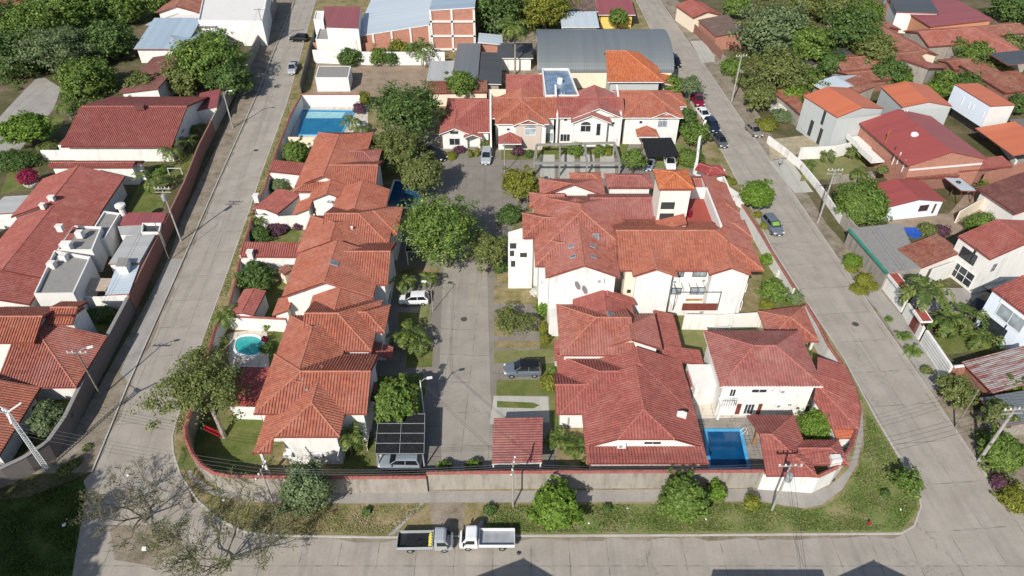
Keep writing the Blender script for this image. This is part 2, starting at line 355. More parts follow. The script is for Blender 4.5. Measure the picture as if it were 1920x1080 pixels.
# ---------------------------------------------------------------- roofs and walls
def clip(poly, a, b, c):
    out = []; n = len(poly)
    for i in range(n):
        p, q = poly[i], poly[(i + 1) % n]
        fp, fq = a * p[0] + b * p[1] + c, a * q[0] + b * q[1] + c
        if fp >= 0: out.append(p)
        if (fp >= 0) != (fq >= 0):
            t = fp / (fp - fq); out.append((p[0] + (q[0] - p[0]) * t, p[1] + (q[1] - p[1]) * t))
    return out
def area(p): return .5 * sum(p[i][0] * p[(i + 1) % len(p)][1] - p[(i + 1) % len(p)][0] * p[i][1] for i in range(len(p)))
def inset(poly, d):
    n = len(poly); d = d if isinstance(d, (list, tuple)) else [d] * n; L = []
    for i in range(n):
        p, q = poly[i], poly[(i + 1) % n]; ex, ey = q[0] - p[0], q[1] - p[1]; l = math.hypot(ex, ey); nx, ny = -ey / l, ex / l
        L.append((p[0] + nx * d[i], p[1] + ny * d[i], ex / l, ey / l))
    out = []
    for i in range(n):
        x1, y1, ax, ay = L[i - 1]; x2, y2, bx, by = L[i]; den = ax * by - ay * bx
        t = ((x2 - x1) * by - (y2 - y1) * bx) / den; out.append((x1 + ax * t, y1 + ay * t))
    return out
PITCH_T = .42
TILE = [(0., .10), (.10, .135), (.19, .12), (.225, .015), (.27, .0), (.295, .04)]; TP = .32
class Roof:
    """lower envelope of sloping planes over a convex plan; edges: list of slope (or None for a gable) per plan edge"""
    cnt = 0
    def __init__(s, foot, slopes, ze, extra=None):
        if area(foot) < 0: foot = foot[::-1]; slopes = list(slopes)[::-1]
        s.foot = foot; s.pl = []; n = len(foot)
        for i, t in enumerate(slopes):
            if t is None: continue
            z0 = ze
            if isinstance(t, tuple): t, z0 = t
            p, q = foot[i], foot[(i + 1) % n]; ex, ey = q[0] - p[0], q[1] - p[1]; l = math.hypot(ex, ey); nx, ny = -ey / l, ex / l
            s.pl.append((t * nx, t * ny, z0 - t * (nx * p[0] + ny * p[1])))
        if extra: s.pl += extra
        if not s.pl: s.pl.append((0., 0., ze))
    def z(s, x, y): return min(a * x + b * y + c for a, b, c in s.pl)
    def faces(s):
        for i, P in enumerate(s.pl):
            poly = s.foot
            for j, Q in enumerate(s.pl):
                if j != i and poly: poly = clip(poly, Q[0] - P[0], Q[1] - P[1], Q[2] - P[2])
            q = []
            for p in poly:
                if not q or math.hypot(p[0] - q[-1][0], p[1] - q[-1][1]) > 1e-4: q.append(p)
            if len(q) > 1 and math.hypot(q[0][0] - q[-1][0], q[0][1] - q[-1][1]) < 1e-4: q.pop()
            if len(q) > 2 and area(q) > .02: yield i, q
    def mesh(s, b, tile=True, thick=.14, cap=.11, prof=None):
        for i, q in s.faces():
            A, B, C = s.pl[i]; g = math.hypot(A, B)
            if g < 1e-6: dx, dy = 0., -1.
            else: dx, dy = -A / g, -B / g
            ex, ey = -dy, dx; sl = math.sqrt(1 + g * g)
            U = [p[0] * ex + p[1] * ey for p in q]; Vv = [p[0] * dx + p[1] * dy for p in q]
            zf = lambda u, v: (A * (u * ex + v * dx) + B * (u * ey + v * dy) + C)
            u0, u1 = min(U), max(U)
            if tile:
                pr = prof or TILE; tp = TP
                br = sorted(set([u0, u1] + U + [k * tp + f for k in range(int(u0 // tp), int(u1 // tp) + 1) for f, h in pr if u0 < k * tp + f < u1]))
                def hh(u):
                    f = u - (u // tp) * tp
                    for a in range(len(pr)):
                        f0, h0 = pr[a]; f1, h1 = pr[a + 1] if a + 1 < len(pr) else (tp, pr[0][1])
                        if f <= f1 + 1e-9: return h0 + (h1 - h0) * (f - f0) / (f1 - f0)
                    return 0.
                def span(u):
                    vs = []
                    n = len(q)
                    for k in range(n):
                        ua, ub = U[k], U[(k + 1) % n]
                        if abs(ua - ub) < 1e-9:
                            if abs(ua - u) < 1e-6: vs += [Vv[k], Vv[(k + 1) % n]]
                        elif min(ua, ub) - 1e-7 <= u <= max(ua, ub) + 1e-7:
                            t = (u - ua) / (ub - ua); vs.append(Vv[k] + (Vv[(k + 1) % n] - Vv[k]) * t)
                    return (min(vs), max(vs)) if vs else (0, 0)
                last = None
                for u in br:
                    if last is not None and u - last < 1e-4: continue
                    if last is not None:
                        a0, a1 = span(last + 1e-6); b0, b1 = span(u - 1e-6); ha, hb = hh(last + 1e-6), hh(u - 1e-6)
                        P = lambda uu, vv, h: (uu * ex + vv * dx, uu * ey + vv * dy, zf(uu, vv) + h)
                        b.face([P(last, a1, ha), P(u, b1, hb), P(u, b0, hb), P(last, a0, ha)], [(last, a1 * sl), (u, b1 * sl), (u, b0 * sl), (last, a0 * sl)], 0)
                    last = u
            else:
                b.face([(x, y, A * x + B * y + C) for x, y in q], [(u, v * sl) for u, v in zip(U, Vv)], 0)
            b.face([(x, y, A * x + B * y + C - thick) for x, y in reversed(q)], mi=1)
            n = len(q)
            for k in range(n):
                p, r = q[k], q[(k + 1) % n]; m = ((p[0] + r[0]) / 2, (p[1] + r[1]) / 2)
                zz = A * m[0] + B * m[1] + C; shared = [j for j, Q in enumerate(s.pl) if j != i and abs(Q[0] * m[0] + Q[1] * m[1] + Q[2] - zz) < 1e-4]
                zp, zr = A * p[0] + B * p[1] + C, A * r[0] + B * r[1] + C
                if shared:
                    if i < shared[0] and cap and tile: b.tube([(p[0], p[1], zp + .05), (r[0], r[1], zr + .05)], cap, 6, 2)
                else:
                    b.face([(p[0], p[1], zp - thick), (r[0], r[1], zr - thick), (r[0], r[1], zr + .01), (p[0], p[1], zp + .01)], mi=1)
        return b
    def walls(s, b, over=.5, z0=0., mi=0, gap=.15, skip=()):
        Roof.cnt += 1; j = (Roof.cnt % 17) * .0037
        n = len(s.foot); ov = over if isinstance(over, (list, tuple)) else [over] * n
        f = inset(s.foot, [o + j for o in ov]); s.wf = f
        for k in range(n):
            if k in skip: continue
            p, q = f[k], f[(k + 1) % n]; ts = {0., 1.}
            for a in range(len(s.pl)):
                for c in range(a):
                    A = [s.pl[a][m] - s.pl[c][m] for m in range(3)]
                    fp, fq = A[0] * p[0] + A[1] * p[1] + A[2], A[0] * q[0] + A[1] * q[1] + A[2]
                    if fp * fq < 0: ts.add(fp / (fp - fq))
            ts = sorted(ts); P = [(p[0] + (q[0] - p[0]) * t, p[1] + (q[1] - p[1]) * t) for t in ts]
            b.face([(p[0], p[1], z0), (q[0], q[1], z0)] + [(x, y, s.z(x, y) - gap) for x, y in reversed(P)], mi=mi)
        return b
CAPS = {'tile_orange': 'cap_orange', 'tile_mix': 'cap_orange', 'tile_red': 'cap_red', 'tile_pink': 'cap_red', 'tile_bright': 'cap_bright', 'tile_old': 'cap_old', 'tile_dark': 'cap_dark', 'tile_crimson': 'cap_red'}
class House:
    def __init__(s, name, px, label, cat='house', group=None, z=0.):
        x, y = at(px[0], px[1], z); s.root = empty(name, (x, y, 0), label, cat, group)
        s.fas = 'fascia_white' if group and ('back of' in group or 'north' in group) else 'fascia_red'; s.w = MB(); s.wm = []; s.rf = {}; s.vol = []
    def _mi(s, m):
        if m not in s.wm: s.wm.append(m)
        return s.wm.index(m)
    def roof(s, r, mat='tile_orange', wall='white', over=.5, z0=0., fascia=None, skip=(), thick=.14, tile=None):
        tile = mat.startswith('tile') if tile is None else tile
        fascia = fascia or s.fas; key = (mat, fascia)
        b = s.rf.setdefault(key, MB()); r.mesh(b, tile, thick)
        if wall: r.walls(s.w, over, z0, s._mi(wall), thick + .01, skip)
        s.vol.append(r); return r
    def rect(s, x0, x1, y0, y1, ze, sides, t=PITCH_T, **kw):
        """axis-aligned block; sides from F R B L"""
        sl = [t if c in sides else None for c in 'FRBL']
        return s.roof(Roof([(x0, y0), (x1, y0), (x1, y1), (x0, y1)], sl, ze), **kw)
    def rx(s, xl, xr, yf, yr, ze, sides='FB', t=PITCH_T, **kw):
        """ridge along X: pixel columns at the front eave row yf, ridge pixel row yr"""
        Y0 = rowY(yf, ze); lo, hi = .2, 30.
        for _ in range(50):
            d = (lo + hi) / 2
            if row_of(Y0 + d, ze + t * d) > yr: lo = d
            else: hi = d
        return s.rect(at(xl, yf, ze)[0], at(xr, yf, ze)[0], Y0, Y0 + 2 * d, ze, sides, t, **kw)
    def ry(s, xl, xr, yf, yb, ze, sides='LR', t=PITCH_T, **kw):
        return s.rect(at(xl, yf, ze)[0], at(xr, yf, ze)[0], rowY(yf, ze), rowY(yb, ze), ze, sides, t, **kw)
    def r3(s, A, B, C, ze, sides='FB', t=PITCH_T, zs=None, **kw):
        """three eave corners in pixels: A front left, B front right, C back right (made square); sides F R B L"""
        a, b, c = at(*A, ze), at(*B, ze), at(*C, ze); ux, uy = b[0] - a[0], b[1] - a[1]; l = math.hypot(ux, uy); ux /= l; uy /= l
        d = (c[0] - b[0]) * -uy + (c[1] - b[1]) * ux
        f = [a, b, (b[0] - uy * d, b[1] + ux * d), (a[0] - uy * d, a[1] + ux * d)]
        sl = [t if k in sides else None for k in 'FRBL']
        return s.roof(Roof(f, sl, ze), **kw)
    def block(s, foot, z0, z1, mat, top=None, rim=0., rimw=.18):
        """flat-roofed block with an optional parapet rim"""
        if area(foot) < 0: foot = foot[::-1]
        s.w.prism(foot, z0, z1, s._mi(mat), top=False)
        s.w.face([(x, y, z1) for x, y in foot], mi=s._mi(top or mat))
        if rim:
            f2 = inset(foot, rimw); n = len(foot); mi = s._mi(mat)
            o = inset(foot, -.003)
            for k in range(n):
                a, b_, c, d = o[k], o[(k + 1) % n], f2[(k + 1) % n], f2[k]
                s.w.prism([a, b_, c, d], z1 - .05, z1 + rim, mi)
    def plane(s, v, side, over=.5):
        """outer wall plane of a volume: side 0..3 = F R B L"""
        f = v.wf; p, q = f[side], f[(side + 1) % 4]; ex, ey = q[0] - p[0], q[1] - p[1]; l = math.hypot(ex, ey)
        return (p, (ey / l, -ex / l))
    def window(s, pl, x0, y0, x1, y1, pane='glass', frame='steel_white', mull=1, name='window', bar=.07, arch=False, hbar=0, label=None):
        P, n = pl; e = (-n[1], n[0]); a = onplane(x0, y1, P, n); c = onplane(x1, y0, P, n)
        ua = (a[0] - P[0]) * e[0] + (a[1] - P[1]) * e[1]; uc = (c[0] - P[0]) * e[0] + (c[1] - P[1]) * e[1]
        if ua > uc: ua, uc = uc, ua
        return s.win(pl, (ua + uc) / 2, min(a[2], c[2]), uc - ua, abs(c[2] - a[2]), pane, frame, mull, name, bar, hbar, arch, label)
    def win(s, pl, u, z0, wd, h, pane='glass', frame='steel_white', mull=1, name='window', bar=.07, hbar=0, arch=False, label=None):
        P, n = pl; e = (-n[1], n[0])
        def W(uu, zz, o): return (P[0] + e[0] * uu + n[0] * o, P[1] + e[1] * uu + n[1] * o, zz)
        b = MB(); l, r_ = u - wd / 2, u + wd / 2; z1 = z0 + h; o = .03
        for A, B in (((l, z0), (r_, z0)), ((l, z1), (r_, z1)), ((l, z0), (l, z1)), ((r_, z0), (r_, z1))): b.bar(W(*A, o), W(*B, o), bar, .1)
        for k in range(mull): uu = l + wd * (k + 1) / (mull + 1); b.bar(W(uu, z0, o), W(uu, z1, o), bar * .7, .08)
        for k in range(hbar): zz = z0 + h * (k + 1) / (hbar + 1); b.bar(W(l, zz, o), W(r_, zz, o), bar * .7, .08)
        f = b.build(name, frame, s.root)
        if label: f['label'] = label
        g = MB(); pts = [W(l, z0, .02), W(r_, z0, .02), W(r_, z1, .02), W(l, z1, .02)]
        if arch: pts = pts[:3] + [W(u + wd / 2 * math.cos(t), z1 + wd * .38 * math.sin(t), .02) for t in [R(d) for d in range(15, 180, 15)]] + pts[3:]
        g.face(pts); g.build('pane', pane, f); return f
    def slab(s, pl, x0, y0, x1, y1, name, mat, depth=.05, label=None):
        P, n = pl; a = onplane(x0, y1, P, n); c = onplane(x1, y0, P, n)
        b = MB(); z0, z1 = min(a[2], c[2]), max(a[2], c[2]); m = ((a[0] + c[0]) / 2 + n[0] * depth / 2, (a[1] + c[1]) / 2 + n[1] * depth / 2)
        wd = math.hypot(a[0] - c[0], a[1] - c[1]); b.box((m[0], m[1], (z0 + z1) / 2), (wd, depth, z1 - z0), math.atan2(n[0], -n[1]))
        o = b.build(name, mat, s.root)
        if label: o['label'] = label
        return o
    def aircon(s, pl, px, py):
        P, n = pl; c = onplane(px, py, P, n); yaw = math.atan2(n[0], -n[1])
        b = MB(); b.box((c[0] + n[0] * .2, c[1] + n[1] * .2, c[2]), (.85, .36, .6), yaw)
        b.build('air_conditioner', 'steel_white', s.root)
        g = MB(); e = (-n[1], n[0]); q = (c[0] + n[0] * .385, c[1] + n[1] * .385)
        g.face([(q[0] + e[0] * (.22 * math.cos(t) - .12), q[1] + e[1] * (.22 * math.cos(t) - .12), c[2] + .22 * math.sin(t)) for t in [k * math.pi / 6 for k in range(12)]])
        g.build('fan_grille', 'steel_grey', s.root.children[-1])
    def skylight(s, v, px, py, w_=.8, h_=1.0, z=7., dome='skylight_glass'):
        for _ in range(6): x, y = at(px, py, z); z = v.z(x, y)
        A, B, C = min(v.pl, key=lambda q: q[0] * x + q[1] * y + q[2]); yaw = math.atan2(-B, -A) + math.pi / 2
        b = MB(); hz = lambda xx, yy: A * xx + B * yy + C + .22
        ca, sa = math.cos(yaw), math.sin(yaw); q = [(x + a * ca - c * sa, y + a * sa + c * ca) for a, c in ((-w_ / 2, -h_ / 2), (w_ / 2, -h_ / 2), (w_ / 2, h_ / 2), (-w_ / 2, h_ / 2))]
        b.prism(q, lambda xx, yy: hz(xx, yy) - .35, hz); o = b.build('skylight', 'steel_grey', s.root)
        g = MB(); q2 = inset(q, .1); g.face([(xx, yy, hz(xx, yy) + .012) for xx, yy in q2]); g.build('pane', dome, o)
    def add(s, name, b, mat, label=None, parent=None):
        o = b.build(name, mat, parent or s.root)
        if label: o['label'] = label
        return o
    def done(s):
        if s.w.f: s.w.build('wall', s.wm, s.root)
        for (mat, fas), b in s.rf.items(): b.build('roof', [mat, fas, CAPS.get(mat, mat)], s.root)
        return s
# ---------------------------------------------------------------- boundary walls
def perimeter(name, pts, h, mat, label, thick=.22, coping=None, group=None, z0=0., cat='wall', hs=None, cop_h=.14):
    root = empty(name, (pts[0][0], pts[0][1], z0), label, cat, group)
    b = MB(); c = MB(); n = len(pts)
    N = []
    for i in range(n):
        d0 = Vector((pts[i][0] - pts[i - 1][0], pts[i][1] - pts[i - 1][1])) if i else None
        d1 = Vector((pts[i + 1][0] - pts[i][0], pts[i + 1][1] - pts[i][1])) if i < n - 1 else None
        d = ((d0.normalized() if d0 else Vector((0, 0))) + (d1.normalized() if d1 else Vector((0, 0)))).normalized()
        k = 1 / max(.5, d.dot(d1.normalized())) if d1 else 1
        N.append((-d.y * k, d.x * k))
    for i in range(n - 1):
        q = lambda j, o: (pts[j][0] + N[j][0] * o, pts[j][1] + N[j][1] * o)
        ha = hs[i] if hs else h; hb = hs[i + 1] if hs else h
        f = [q(i, -thick / 2), q(i + 1, -thick / 2), q(i + 1, thick / 2), q(i, thick / 2)]
        zt = [ha, hb, hb, ha]
        F = [(x, y) for x, y in f]
        lo = [(x, y, z0) for x, y in F]; up = [(x, y, z0 + z) for (x, y), z in zip(F, zt)]
        for k in (0, 2): b.face([lo[k], lo[k + 1], up[k + 1], up[k]])
        if i == 0: b.face([lo[3], lo[0], up[0], up[3]])
        if i == n - 2: b.face([lo[1], lo[2], up[2], up[1]])
        b.face(up)
        if coping:
            o = thick / 2 + .1; L_ = math.hypot(pts[i + 1][0] - pts[i][0], pts[i + 1][1] - pts[i][1]); m = max(1, int(L_ / .27)) if coping.startswith('tile') else 1
            for k in range(m):
                t0, t1 = k / m, (k + 1) / m; lp = lambda A, B, t: (A[0] + (B[0] - A[0]) * t, A[1] + (B[1] - A[1]) * t)
                A0, A1, B0, B1 = q(i, -o), q(i + 1, -o), q(i, o), q(i + 1, o)
                za, zb = z0 + ha + (hb - ha) * t0, z0 + ha + (hb - ha) * t1
                a, bb, cc, dd = lp(A0, A1, t0), lp(A0, A1, t1), lp(B0, B1, t1), lp(B0, B1, t0); g = .03 * (k % 2) if m > 1 else 0
                m0 = ((a[0] + dd[0]) / 2, (a[1] + dd[1]) / 2); m1 = ((bb[0] + cc[0]) / 2, (bb[1] + cc[1]) / 2)
                c.face([(a[0], a[1], za + .015 + g), (bb[0], bb[1], zb + .015 + g), (m1[0], m1[1], zb + cop_h + g), (m0[0], m0[1], za + cop_h + g)])
                c.face([(m0[0], m0[1], za + cop_h + g), (m1[0], m1[1], zb + cop_h + g), (cc[0], cc[1], zb + .015 + g), (dd[0], dd[1], za + .015 + g)])
                c.face([(a[0], a[1], za - .03), (bb[0], bb[1], zb - .03), (bb[0], bb[1], zb + .015 + g), (a[0], a[1], za + .015 + g)])
                c.face([(cc[0], cc[1], zb - .03), (dd[0], dd[1], za - .03), (dd[0], dd[1], za + .015 + g), (cc[0], cc[1], zb + .015 + g)])
    b.build('panel', mat, root)
    if coping: c.build('coping', coping, root)
    return root
# ---------------------------------------------------------------- plants
def quads_mesh(name, P, E1, E2, mats, uvs=None):
    """P centres (n,3), E1/E2 half axes (n,3)"""
    n = len(P); V = np.empty((n, 4, 3), dtype=np.float32)
    V[:, 0] = P - E1 - E2 * .55; V[:, 1] = P + E1 * .25 - E2; V[:, 2] = P + E1 + E2 * .4; V[:, 3] = P - E1 * .3 + E2
    me = bpy.data.meshes.new(name); me.vertices.add(n * 4); me.vertices.foreach_set('co', V.ravel())
    me.loops.add(n * 4); me.loops.foreach_set('vertex_index', np.arange(n * 4, dtype=np.int32))
    me.polygons.add(n); me.polygons.foreach_set('loop_start', np.arange(0, n * 4, 4, dtype=np.int32)); me.polygons.foreach_set('loop_total', np.full(n, 4, dtype=np.int32))
    me.update(calc_edges=True); me.validate()
    for m in (mats if isinstance(mats, (list, tuple)) else [mats]): me.materials.append(M[m])
    return me
def unit(a): return a / np.maximum(np.linalg.norm(a, axis=1, keepdims=True), 1e-6)
def crown(seed, rx, rz, ncl, nlf, leaf, mat, fill=.5, flat=0., up=.5, lump=.27, ry=None, skew=(0, 0), shell=0.):
    rng = np.random.default_rng(seed); ry = ry or rx
    d = unit(rng.normal(size=(ncl, 3))); d[:, 2] = np.where(d[:, 2] < -.35, -d[:, 2], d[:, 2])
    rad = fill + (1 - fill) * rng.random((ncl, 1)) ** .6
    wob = 1 + .22 * np.sin(3 * np.arctan2(d[:, 1:2], d[:, 0:1]) + seed) + .15 * rng.normal(size=(ncl, 1))
    C = d * rad * wob * (1 - lump * .45); cs = lump * (.65 + .7 * rng.random(ncl))
    idx = rng.integers(0, ncl, nlf)
    off = rng.normal(size=(nlf, 3)); off = unit(off) * (rng.random((nlf, 1)) ** .45)
    P = C[idx] + off * cs[idx][:, None] * np.array([1, 1, .75])
    k = int(nlf * shell)
    if k:
        q = unit(rng.normal(size=(k, 3))); q[:, 2] = np.where(q[:, 2] < -.55, -q[:, 2], q[:, 2]); ph = rng.random(6) * 6.28
        az, el = np.arctan2(q[:, 1], q[:, 0]), np.arcsin(q[:, 2])
        bump_ = .10 * np.sin(3 * az + ph[0]) * np.cos(2 * el + ph[1]) + .075 * np.sin(7 * az + 4 * el + ph[2]) + .06 * np.sin(11 * az - 9 * el + ph[3]) + .05 * np.sin(17 * el + 5 * az + ph[4])
        P[:k] = q * ((.87 + bump_) * (1 - .30 * rng.random(k) ** 2))[:, None]; off[:k] = q
    N = unit(off * .7 + P * .5 + rng.normal(size=(nlf, 3)) * .55 + np.array([0, 0, up]))
    P = P * np.array([rx, ry, rz]); P[:, 0] += P[:, 2] * skew[0]; P[:, 1] += P[:, 2] * skew[1]
    t = unit(np.cross(N, rng.normal(size=(nlf, 3)))); b = np.cross(N, t)
    sz = leaf * (.55 + .8 * rng.random((nlf, 1)))
    me = quads_mesh('crown', P, t * sz * .72, b * sz * .42, mat)
    return me, C * np.array([rx, ry, rz])
def link(me, name, parent=None, loc=(0, 0, 0)):
    o = bpy.data.objects.new(name, me); COL.objects.link(o); o.location = loc
    if parent: o.parent = parent
    return o
TREES = 0
def tree(px, py, r, h, label, mat='leaf_mid', rz=None, dens=1., leaf=.34, name='tree', cat='tree', group=None, trunk='bark', trunk_r=None, fill=.5, lump=.27, base=None, skew=(0, 0), ry=None, up=.5, z0=0., ncl=None, lean=(0, 0)):
    """px,py = pixel of the crown's centre; h = height of the crown's top"""
    global TREES; TREES += 1
    if fill >= .55 and ncl is None: lump *= .9; dens *= 1.2
    rz = rz or r * .8; zc = h - rz; x, y = at(px, py, zc + z0) if base is None else base
    root = empty(name, (x - lean[0], y - lean[1], z0), label, cat, group)
    leaf *= .82; nl = int(min(22000 if ncl else 13000 if py > 250 else 9000, 105 * dens * (r * r + 2 * r * rz) / leaf ** 2 * .16 + 120)); nc = ncl or int(min(150, 34 + 18 * r)); lump = lump * (.74 if ncl is None else 1)
    me, C = crown(TREES * 13 + 5, r, rz, nc, nl, leaf, mat, fill, 0, up, lump, ry, skew, .7 if fill >= .55 else .3 if fill >= .45 else .06)
    o = link(me, 'crown', root, (lean[0], lean[1], zc))
    if trunk:
        tr = trunk_r or max(.06, .045 * h); b = MB(); rt = (x - lean[0], y - lean[1])
        fork = max(.25 * h, zc - rz * .75)
        b.tube([(rt[0], rt[1], z0 - .1), (rt[0] + lean[0] * .2 + .05, rt[1] + lean[1] * .2, z0 + fork * .5), (rt[0] + lean[0] * .55, rt[1] + lean[1] * .55, z0 + fork)], [tr * 1.25, tr, tr * .8], 7)
        rr = random.Random(TREES)
        for k in rr.sample(range(len(C)), min(len(C), 7 + int(r))):
            c = C[k]; e = (x + c[0] * .9, y + c[1] * .9, z0 + zc + c[2] * .85); s_ = (rt[0] + lean[0] * .55, rt[1] + lean[1] * .55, z0 + fork * .97)
            m = tuple((s_[i] * .45 + e[i] * .55) + rr.uniform(-.2, .2) * (i < 2) for i in range(3))
            b.tube([s_, m, e], [tr * .55, tr * .33, tr * .12], 5)
        b.build('trunk', trunk, root)
    return root
def bush(px, py, r, h, label, mat='leaf_mid', leaf=.2, dens=1.1, name='shrub', cat='shrub', group=None, ry=None, z0=0., fill=.35, lump=.3, base=None):
    global TREES; TREES += 1
    x, y = at(px, py, h * .5 + z0) if base is None else base
    leaf *= .85
    if fill >= .6: lump = .17; fill = .84
    nl = int(min(9000, 105 * dens * (r * r + r * h) / leaf ** 2 * .16 + 80))
    me, C = crown(TREES * 17 + 3, r, h * .55, int(22 + 18 * r), nl, leaf, mat, fill, 0, .6, lump, ry, (0, 0), .75 if fill >= .6 else .45)
    root = empty(name, (x, y, z0), label, cat, group); o = link(me, 'foliage', root, (0, 0, h * .45))
    b = MB(); rr = random.Random(TREES)
    for k in range(4):
        a = rr.uniform(0, 6.28); b.tube([(x, y, z0 - .05), (x + math.cos(a) * r * .25, y + math.sin(a) * r * .25, z0 + h * .3), (x + math.cos(a) * r * .5, y + math.sin(a) * r * .5, z0 + h * .6)], [.04, .03, .015], 5)
    b.build('stem', 'bark', root); return root
def frond_quads(rng, L_, n, az, el, droop, w, base=(0, 0, 0)):
    P, E1, E2 = [], [], []; d = np.array([math.cos(az), math.sin(az)]); side = np.array([-d[1], d[0], 0.])
    p = np.array(base, float); a = el; st = L_ / n
    for k in range(n):
        t = (k + .5) / n; a -= droop / n * (1 + t); dr = np.array([d[0] * math.cos(a), d[1] * math.cos(a), math.sin(a)]); p = p + dr * st
        up = np.cross(dr, side); ll = w * (math.sin(math.pi * min(1, .18 + t * .82)) ** .6) * rng.uniform(.85, 1.1)
        for s_ in (-1, 1):
            ax = unit((side * s_ * .85 + dr * .55 - up * (.1 + .5 * rng.random()) * 1.0)[None])[0] * ll
            P.append(p + ax * .5); E1.append(ax * .5); E2.append(unit(np.cross(ax, up + side * .1)[None])[0] * st * .42)
        P.append(p); E1.append(dr * st * .55); E2.append(side * .03)
    return P, E1, E2
def palm(px, py, h, label, nf=16, L_=2.2, w=.55, mat='leaf_palm', name='palm', cat='palm', group=None, trunk='bark_pale', tr=.11, lean=(0, 0), el=(.2, 1.15), droop=1.5, stems=1, base=None, n=11, z0=0.):
    global TREES; TREES += 1; rng = np.random.default_rng(TREES * 7); L_ *= 1.25; w *= 1.35; nf = max(7, int(nf * .8)); n = max(7, int(n * .8))
    x, y = at(px, py, h + z0) if base is None else base
    root = empty(name, (x, y, z0), label, cat, group); P, E1, E2 = [], [], []; b = MB()
    for s_ in range(stems):
        ox, oy = ((rng.uniform(-.5, .5), rng.uniform(-.5, .5)) if stems > 1 else (0, 0)); hh = h * (rng.uniform(.6, 1.) if stems > 1 else 1)
        lx, ly = lean[0] + ox * 1.2, lean[1] + oy * 1.2
        if h > .4: b.tube([(x + ox - lean[0], y + oy - lean[1], z0 - .05), (x + ox - lean[0] * .6 + ox * .4, y + oy - lean[1] * .6 + oy * .4, z0 + hh * .5), (x + ox + ox * 1.2, y + oy + oy * 1.2, z0 + hh)], [tr * 1.3, tr, tr * .8], 7)
        for k in range(nf):
            az = 6.283 * k / nf * 1.0 + rng.uniform(-.3, .3); e = rng.uniform(*el)
            a, c, d = frond_quads(rng, L_ * rng.uniform(.75, 1.1), n, az, e, droop * rng.uniform(.7, 1.2), w, (ox * 2.2, oy * 2.2, hh))
            P += a; E1 += c; E2 += d
    me = quads_mesh('fronds', np.array(P), np.array(E1), np.array(E2), mat); link(me, 'fronds', root)
    if b.f: b.build('trunk', trunk, root)
    return root
def rosette(px, py, r, label, mat='leaf_mid', n=26, group=None, z0=0., name='cycad'):
    return palm(px, py, .3, label, nf=n, L_=r, w=.22, mat=mat, name=name, cat='plant', group=group, el=(.25, 1.3), droop=1.1, n=9, z0=z0)
def bare_tree(px, py, label, h=4., r=4., seed=1, leafy=600, mat='leaf_olive', group=None, levels=5, name='bare_tree', spread=1., tr=.16, wood='twig'):
    rng = random.Random(seed); x, y = at(px, py, 0); root = empty(name, (x, y, 0), label, 'tree', group); b = MB(); tips = []
    def grow(p, d, L_, rad, lv):
        q = p
        pts = [p]; 
        for k in range(3):
            d = (d + Vector((rng.uniform(-.25, .25), rng.uniform(-.25, .25), rng.uniform(-.12, .16)))).normalized(); q = q + d * L_ / 3; pts.append(q)
        b.tube(pts, [max(q_, .022) for q_ in (rad, rad * .85, rad * .7, rad * .55)], 5 if lv < 3 else 3, cap=False)
        if lv >= levels - 2: tips.extend(pts[1:])
        if lv < levels:
            for k in range(3 if lv < 3 else 2 + (rng.random() < .5)):
                a = rng.uniform(0, 6.28); nd = (d + Vector((math.cos(a), math.sin(a), rng.uniform(-.15, .45))) * .8 * spread).normalized()
                grow(pts[rng.choice((2, 3, 3))], nd, L_ * rng.uniform(.62, .85), rad * .55, lv + 1)
    n0 = 5
    for k in range(n0):
        a = 6.283 * k / n0 + rng.uniform(-.4, .4); grow(Vector((x, y, h * .18)), Vector((math.cos(a) * spread, math.sin(a) * spread, rng.uniform(.35, .9))).normalized(), r * .42, tr * .6, 1)
    b.tube([(x, y, -.1), (x, y, h * .2)], [tr * 1.2, tr], 7); b.build('trunk', wood, root)
    if leafy:
        T = np.array([tuple(t) for t in tips]) - np.array([x, y, 0]); g = np.random.default_rng(seed); i = g.integers(0, len(T), leafy)
        P = T[i] + g.normal(size=(leafy, 3)) * .16; N = unit(g.normal(size=(leafy, 3)) + [0, 0, .5]); t = unit(np.cross(N, g.normal(size=(leafy, 3)))); c = np.cross(N, t)
        link(quads_mesh('crown', P, t * .075, c * .045, mat), 'crown', root)
    return root
def inpoly(x, y, P):
    c = False; n = len(P)
    for i in range(n):
        a, b = P[i], P[i - 1]
        if (a[1] > y) != (b[1] > y) and x < (b[0] - a[0]) * (y - a[1]) / (b[1] - a[1]) + a[0]: c = not c
    return c
def grass(name, polys, n, z, label, hgt=.16, wd=.07, mat='blade', seed=3, holes=()):
    g = np.random.default_rng(seed); tot = [abs(area(p)) for p in polys]; P = []
    for p, a in zip(polys, tot):
        k = int(n * a / sum(tot)); xs = [q[0] for q in p]; ys = [q[1] for q in p]; c = 0; it = 0
        while c < k and it < k * 20:
            it += 1; x, y = g.uniform(min(xs), max(xs)), g.uniform(min(ys), max(ys))
            # clumped growth
            if math.sin(x * 1.3 + 2 * math.sin(y * .7)) + math.sin(y * 1.7 + x * .4) + g.uniform(-1.6, 1.6) < -.3: continue
            if inpoly(x, y, p) and not any(inpoly(x, y, h) for h in holes): P.append((x, y, z)); c += 1
    P = np.array(P); m = len(P); h = hgt * (.5 + g.random((m, 1)))
    az = g.uniform(0, 6.283, m); t = np.stack([np.cos(az), np.sin(az), np.zeros(m)], 1)
    upv = unit(np.stack([g.normal(size=m) * .5, g.normal(size=m) * .5, np.ones(m)], 1))
    me = quads_mesh(name, P + upv * h * .5, upv * h * .6, t * wd * (.6 + g.random((m, 1))), mat)
    return tag(link(me, name), label, 'grass', kind='stuff')
